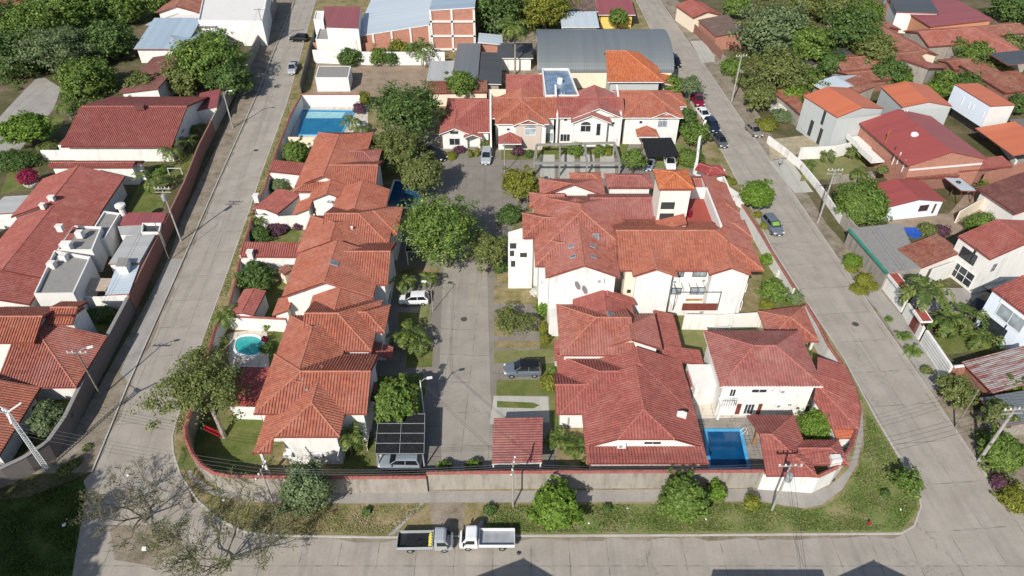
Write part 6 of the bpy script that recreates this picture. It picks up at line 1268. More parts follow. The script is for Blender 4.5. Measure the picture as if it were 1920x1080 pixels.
# west
T_(392, 112, 7.6, 10, 'big broad leaved tree hiding the dark brown roof', 'leaf_mid', leaf=.5, dens=1.3, rz=5, lump=.3); T_(432, 150, 4.2, 7, 'dense green tree against the far street wall', 'leaf_dark', leaf=.4, dens=1.3); T_(345, 150, 4.2, 6, 'yellowish leafy tree left of the big broad leaved tree', 'leaf_olive', leaf=.4)
T_(92, 92, 8.2, 9.5, 'wide thin grey tree with bare looking branches, upper left', 'leaf_grey', leaf=.34, dens=.55, fill=.3, rz=4); T_(163, 152, 5.4, 7, 'bushy tree beside the paved drive, upper left', 'leaf_mid', leaf=.42, dens=1.2); T_(207, 78, 5.4, 8.5, 'dark dense tree left of the blue grey metal roof', 'leaf_dark', leaf=.45, dens=1.4)
T_(112, 24, 8.5, 11, 'very large bright tree at the top left', 'leaf_mid', leaf=.5, dens=1.4, rz=5.5); T_(180, 18, 6.0, 9, 'tall green tree at the top left beside the parked vans', 'leaf_mid', leaf=.5, dens=1.2); T_(20, 110, 6.5, 9, 'dark tree at the left edge above the paved drive', 'leaf_dark', leaf=.45, dens=1.3); T_(8, 45, 6.0, 10, 'dark tree near the bright red roof', 'leaf_dark', leaf=.5, dens=1.3); T_(285, 5, 4.5, 7, 'leafy tree at the top edge left of the small gabled roof', 'leaf_mid', leaf=.45)
T_(48, 242, 4.2, 5.8, 'round bright tree with a clear trunk on the left lawn', 'leaf_bright', leaf=.36, dens=1.5, rz=2.2, fill=.55); P_(122, 196, 3.2, 'slender palm at the corner of the wide low house', nf=13, L_=2.4); B_(166, 272, 1.7, 3.2, 'dark round bush in front of the white garden wall', 'leaf_mid', fill=.6)
P_(322, 278, 2.8, 'palm beside the end wall of the wide low house', nf=14, L_=2.6); P_(285, 334, 2.8, 'larger palm in the garden with the white goal', nf=16, L_=2.8); P_(350, 262, 2.0, 'small palm near the street wall garden', nf=12, L_=1.9); B_(370, 245, 1.7, 2., 'shaggy olive bush along the brick street wall', 'leaf_olive'); B_(300, 318, 1.5, 1.4, 'fern like bush behind the garden goal', 'leaf_mid')
B_(62, 328, 1.7, 2.4, 'magenta flowering bush in a large white pot', 'leaf_pink', base=at(62, 350, .1), z0=.8); B_(38, 300, 3.0, 2.4, 'dark hedge behind the magenta bush', 'leaf_dark'); B_(10, 300, 2.6, 2.6, 'dark rounded hedge at the left edge', 'leaf_dark'); B_(90, 275, 2., 1.8, 'yellowish hedge by the white garden wall', 'leaf_olive'); B_(25, 385, 1.2, 1.2, 'low hedge below the lawn at the left edge', 'leaf_dark')
T_(92, 786, 2.0, 3.2, 'dark feathery tree inside the curved grey corner wall', 'leaf_grey', leaf=.2, dens=1.6, fill=.5, rz=1.6); B_(190, 590, 2.6, 1.6, 'shaded hedge below the stained white wall', 'leaf_dark', ry=1.2)
for k_, (x_, y_) in enumerate(((-55.5, 18.2), (-65, 18.5), (-74, 17.5), (-54.5, 11.5), (-83, 18))): T_(0, 1080, 6.3, 21.5, ('tall dark tree, nearest of the row', 'second tall dark tree of the row', 'third tall dark tree of the row', 'tall dark tree behind the row', 'last tall dark tree of the row')[k_] + ' south of the junction, known by its shade', 'leaf_dark', leaf=.62, dens=2.4, rz=5.4, base=(x_, y_), fill=.3)
bare_tree(272, 978, 'leafless spreading tree with a wide twiggy crown at the lower left junction', 4.2, 5.2, 3, 1200, group=GT, levels=6, spread=1.1); bare_tree(425, 1062, 'second bare twiggy tree at the bottom edge with a long branching shadow', 4.6, 6.2, 11, 5000, group=GT, levels=6)
for px_, py_, r_, h_, l_ in ((140, 868, .7, .5, 'weeds at the foot of the curved grey wall'), (122, 880, .8, .5, 'weeds beside the shaded corner grass'), (165, 838, .6, .4, 'weeds along the left pavement')): B_(px_, py_, r_, h_, l_, 'leaf_olive', leaf=.14)
# east
T_(1614, 384, 4.1, 5.4, 'huge clipped dome shaped tree at the right street wall', 'leaf_mid', leaf=.27, dens=2.2, rz=3.0, fill=.86, lump=.2, ncl=110)
T_(1452, 62, 7.2, 12, 'tall grey green tree, largest of the upper right grove', 'leaf_grey', leaf=.5, dens=1.4, rz=6); T_(1462, 140, 5.8, 9.5, 'yellow olive tree in front of the tall grey green grove tree', 'leaf_olive', leaf=.42, dens=1.4, rz=4.4); T_(1515, 85, 4.6, 9, 'dense bright tree in the middle of the upper right grove', 'leaf_mid', leaf=.45, dens=1.3); T_(1600, 62, 6.2, 11, 'dark spreading tree at the right of the upper grove', 'leaf_dark', leaf=.46, dens=1.3, rz=5); T_(1570, 20, 5.0, 8, 'yellowish tree at the top edge of the grove', 'leaf_olive', leaf=.45); T_(1640, 95, 4., 8, 'olive crown next to the yellow gable', 'leaf_olive', leaf=.42); T_(1558, 118, 3.0, 5.5, 'rounded dark bush tree left of the old tiled roof', 'leaf_dark', leaf=.32, fill=.6); T_(1485, 178, 2.8, 5, 'bright tree below the olive grove tree', 'leaf_bright', leaf=.34); T_(1425, 180, 3.2, 5.5, 'olive tree above the white gate wall', 'leaf_olive', leaf=.36); T_(1382, 12, 3.4, 6, 'dense green tree near the top of the right street', 'leaf_mid', leaf=.4); T_(1515, 5, 4.5, 7, 'thin reddish tree at the top edge', 'leaf_olive', leaf=.42)
T_(1668, 138, 3.6, 5.6, 'dark bushy tree in front of the long old tiled roof', 'leaf_dark', leaf=.34, dens=1.2); B_(1690, 150, 2.2, 3.8, 'bright green bush beside the dark bushy tree', 'leaf_bright', leaf=.28); T_(1830, 108, 3.8, 6, 'dark tree between the red tiled roofs, right', 'leaf_mid', leaf=.36, dens=1.2); T_(1862, 132, 3.8, 5.4, 'olive tree behind the white box house', 'leaf_olive', leaf=.36, dens=1.1); P_(1800, 80, 4., 'palm among the red tiled roofs, upper right', nf=16, L_=2.6); T_(1900, 18, 5, 7, 'dark trees at the top right corner', 'leaf_dark', leaf=.45); T_(1775, 150, 2.4, 4.2, 'slim leafy tree left of the white box house', 'leaf_mid', leaf=.34); T_(1780, 175, 2.2, 3.2, 'bushy tree beside the orange flat roof', 'leaf_mid', leaf=.32); T_(1912, 195, 2.4, 4, 'dark bush at the right edge behind the white box house', 'leaf_dark', leaf=.32); T_(1895, 85, 3, 4.5, 'olive bush between the hipped roof and terrace house', 'leaf_olive', leaf=.36)
B_(1372, 125, 2.6, 3.4, 'overgrown bushes under the tall utility pole', 'leaf_mid', leaf=.28); B_(1395, 150, 2.2, 2.6, 'grey green bush beside the old stained street wall', 'leaf_olive'); B_(1438, 233, 2.2, 1.8, 'yellow green hedge above the champagne car', 'leaf_yellow', leaf=.16, fill=.6); B_(1468, 215, 2.6, 1.8, 'sprawling vine with white flowers behind the gate wall', 'leaf_grey'); B_(1455, 205, 1.3, 1.8, 'white blossom bush behind the gate wall', 'petal_white', leaf=.16, dens=.5)
P_(1738, 542, 4.2, 'large coconut palm in the courtyard of the grilled window house', nf=20, L_=3.6, w=.8); P_(1780, 598, 2.6, 'young coconut palm, left of the pair on the small lawn', nf=13, L_=2.9, w=.7); P_(1812, 590, 2.4, 'young coconut palm, right of the pair on the small lawn', nf=13, L_=2.9, w=.7); P_(1848, 632, 1.8, 'palm beside the pale blue house glass door', nf=13, L_=2.2, w=.6); B_(1770, 612, 1.4, .9, 'mixed foliage bed under the young coconut palms', 'leaf_olive')
rosette(1694, 630, 1.0, 'upper cycad in the pavement planter by the white wall', group=GP); rosette(1713, 657, 1.25, 'lower and larger cycad in the pavement planter', group=GP); rosette(1667, 598, .55, 'tiny cycad at the top of the pavement planter', group=GP); B_(1737, 693, .8, .9, 'dry grey shrub at the end of the pavement planter', 'leaf_olive', dens=.5)
B_(1598, 488, 1.3, 1.8, 'yellow green ball bush on the pavement by the brown panels', 'leaf_bright', leaf=.14, fill=.7); B_(1596, 503, 1.0, .6, 'low yellow flower bed below the ball bush', 'leaf_yellow'); B_(1612, 541, 1.3, .7, 'left half of the yellow hedge ring under the disc topiary', 'leaf_yellow', leaf=.14); B_(1634, 535, 1.0, .9, 'right half of the yellow hedge ring under the disc topiary', 'leaf_yellow', leaf=.14); B_(1620, 524, 1.15, 1.7, 'flat disc topiary with a pale clipped top', 'leaf_yellow', leaf=.13, fill=.8, lump=.15)
B_(1842, 418, 2.2, 3., 'leafy bush with pale twigs beside the cream dividing wall', 'leaf_mid'); B_(1740, 430, 1.6, 1.6, 'messy garden bush right of the blue tub', 'leaf_olive'); B_(1765, 432, 1.3, 1.4, 'reddish green bush at the end of the pink patio', 'leaf_purple'); B_(1698, 448, .9, .9, 'spiky pale green plant left of the tub', 'leaf_grey'); P_(1850, 345, 2., 'banana like plant by the rough brick wall', nf=7, L_=1.4, w=.7, mat='leaf_bright')
P_(1552, 288, 1.8, 'left small palm against the white cross wall', nf=12, L_=1.5); P_(1600, 281, 2., 'right small palm against the white cross wall', nf=12, L_=1.6); B_(1632, 286, 1.3, 1.8, 'dark bush at the end of the white cross wall', 'leaf_mid'); P_(1518, 306, 1.6, 'shaggy palm at the street end of the small lawn', nf=12, L_=1.5); P_(1610, 322, 2.2, 'palm behind the clipped dome tree', nf=14, L_=1.9); B_(1655, 318, 1.0, 1.2, 'potted plants on the white balcony', 'leaf_olive', z0=2.6)
T_(1800, 738, 2.2, 3.6, 'messy olive tree over the junk yard near the leaning pole', 'leaf_olive', leaf=.22, dens=.9, fill=.3); T_(1770, 720, 1.2, 2.6, 'thin grey tree beside the brick wall end', 'leaf_olive', leaf=.2, dens=.6, fill=.2); T_(1880, 848, 2.3, 3.4, 'dense dark bush beside the base of the leaning utility pole', 'leaf_mid', leaf=.22, dens=1.5, rz=1.7, fill=.6); B_(1905, 935, 1.7, 1.4, 'yellowish weeds at the lower right edge', 'leaf_yellow'); T_(1870, 775, 1.8, 3.6, 'olive shrub behind the big crossarm pole', 'leaf_olive', leaf=.22); B_(1880, 905, 1.3, 1.0, 'dry purple weeds below the dense dark bush', 'leaf_purple'); T_(1910, 730, 1.9, 3.2, 'leafy crown beside the grey shack roof', 'leaf_mid', leaf=.24); B_(1815, 712, .9, 1., 'green shrub in front of the rusty shack', 'leaf_bright')
for px_, py_, l_ in ((688, 958, 'spiky plant with white bags, left on the verge'), (1138, 952, 'small dark plant with white litter on the middle verge'), (1660, 925, 'dark plant with white flowers on the corner lawn')):
    B_(px_, py_, .5, .7, l_, 'leaf_dark', leaf=.14)

# more crowns closing the gardens
for px_, py_, r_, h_, m_, l_ in ((60, 60, 7, 9.5, 'leaf_mid', 'broad green tree between the dark trees at the upper left'), (230, 20, 4.5, 7, 'leaf_mid', 'green tree behind the parked vans at the top left'), (140, 105, 5, 7, 'leaf_grey', 'grey green tree above the paved drive'), (265, 165, 3.4, 5, 'leaf_olive', 'small olive tree between dark roof and ribbed roof'), (470, 15, 3.4, 5, 'leaf_dark', 'dark tree at the far end of the left street wall'), (1500, 150, 4, 6.5, 'leaf_mid', 'green crown beside the rounded dark bush tree'), (1625, 30, 4, 7, 'leaf_mid', 'green tree near the white terrace house'), (1870, 160, 2.6, 3.6, 'leaf_mid', 'small tree behind the dark sheet roof'), (1745, 210 - 40, 2.2, 3.4, 'leaf_bright', 'bright shrub tree above the second orange roof'), (1815, 160, 3, 4.2, 'leaf_dark', 'dark shrub tree behind the white box house')):
    T_(px_, py_, r_, h_, l_, m_, leaf=.42 if r_ > 3.5 else .32, dens=1.15)
def undergrowth(polys, n, label, mats, seed):
    g = np.random.default_rng(seed); tot = sum(abs(area(p)) for p in polys); C = []
    for p in polys:
        k = int(n * abs(area(p)) / tot); xs = [q[0] for q in p]; ys = [q[1] for q in p]; c = 0
        while c < k:
            x, y = g.uniform(min(xs), max(xs)), g.uniform(min(ys), max(ys))
            if inpoly(x, y, p): C.append((x, y, .3)); c += 1
    C = np.array(C); m = len(C) * 60; i = g.integers(0, len(C), m); sz = .5 + .8 * g.random(len(C))
    off = unit(g.normal(size=(m, 3))) * g.random((m, 1)) ** .4; off[:, 2] = np.abs(off[:, 2]) * .8
    P = C[i] + off * sz[i][:, None]; N = unit(off + g.normal(size=(m, 3)) * .5 + [0, 0, .4]); t = unit(np.cross(N, g.normal(size=(m, 3)))); b = np.cross(N, t)
    tag(link(quads_mesh('undergrowth', P, t * .2, b * .11, mats), 'undergrowth'), label, 'undergrowth', kind='stuff')
undergrowth([pxp([(0, 190), (110, 120), (240, 110), (250, 40), (200, 0), (0, 0)], .1), pxp([(120, 215), (230, 175), (215, 120), (120, 160)], .1)], 420, 'low dark undergrowth between the upper left trees', 'leaf_dark', 21)
undergrowth([pxp([(1360, 70), (1420, 180), (1500, 200), (1560, 160), (1640, 130), (1640, 40), (1560, 0), (1400, 0)], .1)], 420, 'low undergrowth under the upper right grove', 'leaf_olive', 22)
undergrowth([pxp([(895, 70), (1050, 70), (1060, 5), (895, 5)], .1), pxp([(1760, 195), (1860, 150), (1900, 100), (1840, 90), (1740, 150)], .1), pxp([(1790, 790), (1830, 860), (1900, 940), (1920, 900), (1880, 800)], .1)], 260, 'scattered low undergrowth at the top centre and right gardens', 'leaf_mid', 23)
# ---------------------------------------------------------------- vehicles
def loft(b, secs, mi=0, cap=True):
    for i in range(len(secs) - 1):
        A, B = secs[i], secs[i + 1]; n = len(A)
        for k in range(n - 1): b.face([A[k], B[k], B[k + 1], A[k + 1]], mi=mi, sm=True)
        b.face([A[-1], B[-1], B[0], A[0]], mi=mi)
    if cap: b.face(list(reversed(secs[0])), mi=mi); b.face(secs[-1], mi=mi)
CAR = {  # length, half width, bonnet z, belt z, roof z, glass x (base rear, roof rear, roof front, base front), tail z
    'sedan': (4.5, .87, .86, .92, 1.44, (-1.75, -1.05, .35, 1.15), .98), 'suv': (4.45, .92, 1.02, 1.10, 1.70, (-2.1, -1.85, .25, 1.0), 1.10),
    'hatch': (4.0, .86, .92, .98, 1.50, (-1.9, -1.45, .3, 1.1), .98), 'pickup': (5.2, .92, 1.05, 1.12, 1.78, (-.55, -.35, .75, 1.35), 1.08)}
def wheel(b, root, x, y, r, w_=.22, name='wheel'):
    s_ = 1 if y > 0 else -1; t = MB(); seg = 18
    P = lambda rr, yy: [(x + rr * math.cos(2 * math.pi * k / seg), yy, r + rr * math.sin(2 * math.pi * k / seg)) for k in range(seg)]
    rings = [P(r * .62, y + s_ * w_ * .5), P(r * .93, y + s_ * w_ * .5), P(r, y + s_ * w_ * .35), P(r, y - s_ * w_ * .5), P(r * .5, y - s_ * w_ * .5)]
    for i in range(4):
        for k in range(seg): t.face([rings[i][k], rings[i][(k + 1) % seg], rings[i + 1][(k + 1) % seg], rings[i + 1][k]][::(1 if s_ < 0 else -1)], sm=True)
    o = t.build(name, 'tyre', root); q = MB(); R0 = P(r * .62, y + s_ * w_ * .42); c = (x, y + s_ * w_ * .5, r)
    for k in range(seg): q.face([R0[k], R0[(k + 1) % seg], c][::(1 if s_ > 0 else -1)])
    q.build('rim', 'rim', o)
def car(px, py, yaw, kind, col, label, group='parked cars', z=.02, roofcol=None, shade=None, base=None):
    L, hw, zh, zb, zr, G, zt = CAR[kind]; root = empty(kind + '_car' if kind != 'pickup' else 'pickup_truck', (0, 0, 0), label, 'car' if kind != 'pickup' else 'pickup', group)
    b = MB(); h = L / 2; secs = []
    st = [(-h, .45, zt - .22, .80), (-h + .08, .32, zt - .05, .92), (-h + .45, .26, zt, .99), (G[0], .26, zb, 1.), (0, .25, zb, 1.), (G[3], .25, zb - .02, 1.), (h - .75, .26, zh - .03, .97), (h - .25, .3, zh - .14, .88), (h - .04, .36, zh - .28, .76), (h, .45, zh - .42, .68)]
    for x, z0, z1, w_ in st:
        W_ = hw * w_; half = [(x, W_ * .9, z0), (x, W_, z0 + (z1 - z0) * .35), (x, W_ * .985, z0 + (z1 - z0) * .75), (x, W_ * .9, z1 - .015), (x, W_ * .6, z1 + .02)]
        secs.append(half + [(p[0], -p[1], p[2]) for p in reversed(half)])
    loft(b, secs)
    wt, wb = hw * .73, hw * .88; zb2 = zb + .005
    base_ = [(G[0], wb), (G[3], wb * .92), (G[3], -wb * .92), (G[0], -wb)]; top_ = [(G[1], wt), (G[2], wt), (G[2], -wt), (G[1], -wt)]
    g = MB()
    for k in range(4):
        a, c = base_[k], base_[(k + 1) % 4]; d, e = top_[(k + 1) % 4], top_[k]
        g.face([(a[0], a[1], zb2), (c[0], c[1], zb2), (d[0], d[1], zr - .04), (e[0], e[1], zr - .04)][::-1])
    g.build('window_glass', 'glass_car', root)
    r_ = MB(); x0, x1 = G[1] - .03, G[2] + .04; rows = [[(x, wt * f * (1.03 if abs(f) == 1 else 1), zr - .045 + dz + .02 * (1 - ((x - (x0 + x1) / 2) / ((x1 - x0) / 2)) ** 2)) for f, dz in ((1, 0), (.85, .05), (.4, .075), (-.4, .075), (-.85, .05), (-1, 0))] for x in (x0, x0 + .25, (x0 + x1) / 2, x1 - .25, x1)]
    for i in range(4):
        for k in range(5): r_.face([rows[i][k], rows[i][k + 1], rows[i + 1][k + 1], rows[i + 1][k]][::-1], sm=True)
    r_.build('roof', roofcol or col, root)
    pl = b; xm = (G[0] + G[3]) / 2 - .1
    for s_ in (1, -1):
        pl.bar((G[3], wb * .92 * s_, zb), (G[2], wt * s_ * 1.01, zr - .03), .07); pl.bar((G[0], wb * s_, zb), (G[1], wt * s_ * 1.01, zr - .03), .12); pl.bar((xm, wb * s_, zb), (xm - .05, wt * s_ * 1.01, zr - .03), .07)
    b.build('body', col, root)
    for s_ in (1, -1):
        q = MB(); q.box((h - .2, s_ * hw * .66, zh - .27), (.3, .34, .15), s_ * -.35); q.build('headlight', 'lamp_glass', root); q = MB(); q.box((-h + .07, s_ * hw * .72, zt - .2), (.14, .26, .22)); q.build('tail_light', 'tail_red', root)
        q = MB(); q.box((G[3] - .25, s_ * (hw + .08), zb + .06), (.12, .2, .14)); q.build('mirror', col, root)
        for x in (L * .30, -L * .30): wheel(None, root, x, s_ * (hw - .1), .33 if kind in ('suv', 'pickup') else .30)
    q = MB(); q.box((h - .06, 0, .48), (.16, hw * 1.1, .16)); q.build('grille', 'black_plastic', root); q = MB(); q.box((h + .03, 0, .42), (.02, .4, .11)); q.box((-h - .005, 0, .7), (.02, .4, .11)) if False else None; q.build('number_plate', 'plastic_white', root)
    if kind == 'pickup':
        q = MB(); q.box((-1.6, 0, zb + .06), (1.75, hw * 1.5, .06)); q.build('load_bed', 'black_plastic', root)
    if shade:
        q = MB(); q.face([(G[3] - .1, wb * .7, zb + .07), (G[3] - .1, -wb * .7, zb + .07), (G[2] + .12, -wt * .8, zr - .06), (G[2] + .12, wt * .8, zr - .06)]); q.build('sun_shade', shade, root)
    x, y = at(px, py, zb * .8) if base is None else base; root.location = (x, y, z); root.rotation_euler = (0, 0, R(yaw)); return root
KR = 'cars parked on the right street'
car(560, 70, 170, 'suv', 'paint_black', 'black car turning across the far left street'); car(549, 126, 276, 'pickup', 'paint_silver', 'silver pickup parked on the far left street near the dark fence')
car(1266, 114, 276, 'suv', 'paint_black', 'black car parked beside the curved hangar', KR); car(1307, 185, 277, 'pickup', 'paint_maroon', 'maroon pickup first in the row on the right street', KR); car(1319, 212, 279, 'sedan', 'paint_white', 'white car behind the maroon pickup on the right street', KR); car(1336, 234, 279, 'suv', 'paint_blue', 'dark blue car with roof rails behind the white car', KR); car(1351, 263, 280, 'hatch', 'paint_grey', 'small dark grey car last in the parked row on the right street', KR, roofcol='black_plastic')
car(1414, 243, 282, 'sedan', 'paint_champagne', 'champagne coloured car parked under the yellow green hedge', KR); car(1450, 421, 280, 'suv', 'paint_bluegrey', 'blue grey car with green sun shade on the right street', KR, shade='plastic_lime')
car(912, 292, 268, 'suv', 'paint_silver', 'silver car parked in front of the single storey house'); car(817, 288, 318, 'suv', 'paint_black', 'black car parked at an angle under the large dark tree'); car(1218, 305, 250, 'sedan', 'paint_greyblue', 'pale grey car at the left under the black carport'); car(1256, 303, 268, 'suv', 'paint_white', 'white car at the right under the black carport')
car(776, 560, 183, 'hatch', 'paint_white', 'white hatchback parked beside the slim palm in the row driveway', z=.14); car(980, 691, 182, 'suv', 'paint_bluegrey', 'dark grey car with silver sills parked between grass strips by the villa', z=.14, roofcol='paint_black'); car(750, 864, 180, 'suv', 'paint_greyblue', 'blue grey car parked under the dark panelled carport', z=.14)
car(1838, 572, 215, 'suv', 'paint_black', 'dark car parked in the garage shade of the grilled window house', z=.14); car(168, 12, 60, 'suv', 'paint_grey', 'grey van at the top left between the tall trees', z=.14); car(198, 18, 60, 'suv', 'paint_white', 'pale van at the top left beside the grey one', z=.14)
def flatbed(px, py, yaw, col, load, label):
    root = empty('flatbed_truck', (0, 0, 0), label, 'truck', 'small flatbed trucks by the verge'); b = MB(); secs = []
    for x, z0, z1, w_ in ((.85, .45, 1.15, .80), (.9, .45, 1.9, .8), (1.0, .45, 1.98, .80), (1.75, .45, 1.95, .80), (1.95, .45, 1.78, .79), (2.35, .42, 1.18, .78), (2.52, .45, 1.02, .74), (2.56, .5, .8, .7)):
        half = [(x, w_ * .98, z0), (x, w_, z0 + .35), (x, w_ * .99, min(1.15, z1 - .05)), (x, w_ * .93, z1 - .06), (x, w_ * .7, z1)]; secs.append(half + [(p[0], -p[1], p[2]) for p in reversed(half)])
    loft(b, secs); b.build('cab', col, root)
    q = MB(); q.face([(2.33, .68, 1.23), (2.33, -.68, 1.23), (1.99, -.62, 1.78), (1.99, .62, 1.78)][::-1]); q.face([(2.34, .68, 1.24), (2.34, -.68, 1.24), (2.0, -.62, 1.79), (2.0, .62, 1.79)]); q.build('windshield', 'glass_car', root)
    for s_ in (1, -1):
        q = MB(); q.face([(1.12, s_ * .803, 1.2), (2.1, s_ * .803, 1.2), (1.86, s_ * .775, 1.74), (1.12, s_ * .775, 1.74)]); q.build('side_window', 'glass_car', root)
        q = MB(); q.box((2.5, s_ * .55, .78), (.12, .3, .2)); q.build('headlight', 'lamp_glass', root); q = MB(); q.box((2.15, s_ * .95, 1.35), (.12, .24, .3)); q.build('mirror', 'black_plastic', root)
        for x in (1.75, -1.45): wheel(None, root, x, s_ * .68, .31)
    q = MB(); q.box((-.95, 0, .78), (3.3, 1.72, .12)); q.build('bed_floor', 'steel_grey' if not load else 'black_plastic', root); q = MB(); q.box((-.9, 0, .55), (3.2, .6, .2)); q.build('chassis', 'steel_dark', root)
    for c_, d_ in (((-.95, .86, 1.02), (3.34, .05, .42)), ((-.95, -.86, 1.02), (3.34, .05, .42)), ((-2.62, 0, 1.02), (.05, 1.70, .42)), ((.72, 0, 1.12), (.05, 1.70, .6))): q = MB(); q.box(c_, d_); q.build('side_board', col, root)
    if load:
        q = MB(); q.box((-.75, 0, .93), (2.2, 1.2, .18)); q.box((-.3, -.3, 1.06), (1., .5, .1)); q.build('load_mat', 'shade_net', root); q = MB()
        for k in range(5): q.box((.45, -.6 + .28 * k, 1.0 + .04 * (k % 2)), (.3, .24, .3), .3 * k)
        q.build('sacks', 'plastic_yellow', root)
    q = MB(); q.box((2.57, 0, .56), (.03, .45, .12)); q.build('number_plate', 'plastic_white', root)
    x, y = at(px, py, .5); root.location = (x, y, .01); root.rotation_euler = (0, 0, R(yaw)); return root
flatbed(799, 1018, 1, 'paint_silver', True, 'silver grey flatbed truck with black mat and yellow sacks, nose to the right'); flatbed(913, 1014, 180, 'paint_white', False, 'white flatbed truck with empty pale bed, nose to the left')
# ---------------------------------------------------------------- poles, wires, carports, small things
PG = 'utility poles and street lamps'
def pole(px, py, h, label, cross=1, arm=None, mat='pole', trafo=False, r=.16, yawc=0., name='utility_pole', lamp=False, base=None):
    r *= .85
    x, y = at(px, py, .1) if base is None else base; root = empty(name, (x, y, 0), label, 'street lamp' if name == 'street_lamp' else 'utility pole', PG); b = MB(); b.tube([(x, y, -.1), (x, y, h * .5), (x, y, h)], [r, r * .85, r * .65], 8); b.build('post', mat, root)
    ca, sa = math.cos(R(yawc)), math.sin(R(yawc))
    if cross:
        c = MB()
        for k in range(cross): z = h - .25 - .55 * k; c.bar((x - 1.1 * ca, y - 1.1 * sa, z), (x + 1.1 * ca, y + 1.1 * sa, z), .1, .12)
        c.build('crossarm', 'pole', root)
        for k in (-1., -.45, .45, 1.): i = MB(); i.lathe((x + k * ca, y + k * sa, h - .2), [(.05, 0), (.09, .08), (.05, .14), (.08, .2), (.02, .28)], 8); i.build('insulator', 'flat_light', root)
    if trafo:
        t = MB(); t.lathe((x + .05, y - .42, h - 1.9), [(.05, 0), (.3, .02), (.32, .1), (.32, .8), (.26, .92), (.02, .95)], 12); t.build('transformer', 'steel_grey', root)
    if arm:
        a = MB(); a.tube([(x, y, h - .3), (x + arm[0] * .5, y + arm[1] * .5, h + .15), (x + arm[0], y + arm[1], h + .2)], .045, 6); a.build('lamp_arm', 'steel_grey', root)
        l = MB(); l.box((x + arm[0] * 1.12, y + arm[1] * 1.12, h + .18), (.6, .26, .14), math.atan2(arm[1], arm[0])); l.build('lamp_head', 'lamp_glass', root)
    return (x, y, h)
pA = pole(340, 452, 9.35, 'tall concrete pole with crossarms in the middle of the left pavement', 2, trafo=True); pB = pole(437, 240, 7.2, 'street lamp pole beside the upper left street wall', 0, (1.2, .1), name='street_lamp'); pC = pole(190, 743, 7.4, 'street lamp on a dark pole at the lower left grey wall', 1, (1.2, .4), mat='pole_wood', name='street_lamp', r=.13); pD = pole(500, 85, 8.4, 'street lamp pole at the far end of the left street', 1, (1.2, 0), name='street_lamp')
pE = pole(1372, 191, 9.6, 'tall pale pole on the far right pavement near the overgrown bushes', 1, r=.2, yawc=10); pF = pole(1533, 418, 9.5, 'tall pole with double crossarm beside the clipped dome tree', 2, r=.18); pG = pole(1447, 957, 7.6, 'concrete pole with transformer on the front verge, right', 1, trafo=True, mat='pole'); pH = pole(1834, 866, 8.7, 'thick pale pole with wide crossarm at the lower right street edge', 2, r=.24, yawc=5); pI = pole(518, 958, 6.9, 'slim pole on the front verge beside the feathery blue green tree', 1, r=.12, yawc=80); pJ = pole(962, 950, 6.9, 'slim pole on the front verge in front of the red carport roof', 1, r=.12, yawc=80); pK = pole(1790, 803, 6.4, 'bent dark wooden pole beside the junk yard at the lower right', 0, mat='pole_wood', r=.12)
pL = pole(795, 775, 5.5, 'white lamp post beside the round bright tree and dark carport', 0, (.9, .2), name='street_lamp', mat='steel_white', r=.1); pM = pole(812, 585, 5.0, 'thin lamp post by the lane next to the white hatchback', 0, (-.7, .1), name='street_lamp', mat='pole', r=.07); pN = pole(946, 325, 6.0, 'grey pole at the corner of the courtyard paving', 0, r=.1); pO = pole(318, 488, 7.8, 'thin guy pole leaning spot beside the tall left pavement pole', 0, mat='pole_wood', r=.08)
WG_ = 'overhead wires'
def wire(a, b, label, n=3, sag=.5, sp=.5, r=.016, dz=0.):
    root = empty('overhead_wire', (a[0], a[1], 0), label, 'wire', WG_); d = Vector((b[0] - a[0], b[1] - a[1])).normalized(); nx, ny = -d.y, d.x
    for k in range(n):
        o = (k - (n - 1) / 2) * sp; m = MB(); pts = []
        for i in range(13):
            t = i / 12; pts.append((a[0] + (b[0] - a[0]) * t + nx * o, a[1] + (b[1] - a[1]) * t + ny * o, a[2] + (b[2] - a[2]) * t - .1 - sag * 4 * t * (1 - t) - dz * k))
        m.tube(pts, r, 4, cap=False); m.build('cable', 'steel_dark', root)
wire(pI, pJ, 'thin cables between the two slim verge poles', 3, .6, .25); wire(pJ, pG, 'thin cables from the middle slim pole to the transformer pole', 3, .6, .25); wire(pG, pH, 'cables crossing the right corner lawn to the wide crossarm pole', 4, .7, .5); wire((-60, 47, 7.2), pI, 'cables crossing the lower left junction to the slim pole', 4, .8, .4); wire(pC, pA, 'cables along the left pavement between lamp and tall pole', 2, .5, .4); wire(pA, pB, 'cables along the left street between tall pole and street lamp', 3, .5, .4); wire(pB, pD, 'cables along the far left street', 2, .5, .4); wire(pE, pF, 'cables along the right street between the tall poles', 3, .7, .5); wire(pF, pH, 'long cables along the right street to the wide crossarm pole', 3, .9, .5); wire(pG, (22, 20, 8), 'cables from the transformer pole crossing the front road', 2, .5, .4); wire((pJ[0], pJ[1], 6.6), (pL[0], pL[1], 5.6), 'service cables from the slim pole to the white lamp post', 2, .3, .2); wire((pL[0], pL[1], 5.5), (pM[0], pM[1], 5.0), 'cables along the lane between the lamp posts', 2, .4, .2); wire(pH, (75, 47, 8.5), 'cables leaving the picture at the lower right', 3, .4, .5); wire(pC, (-60, 47, 7.2), 'cables from the lower left lamp to the picture edge', 2, .4, .4)
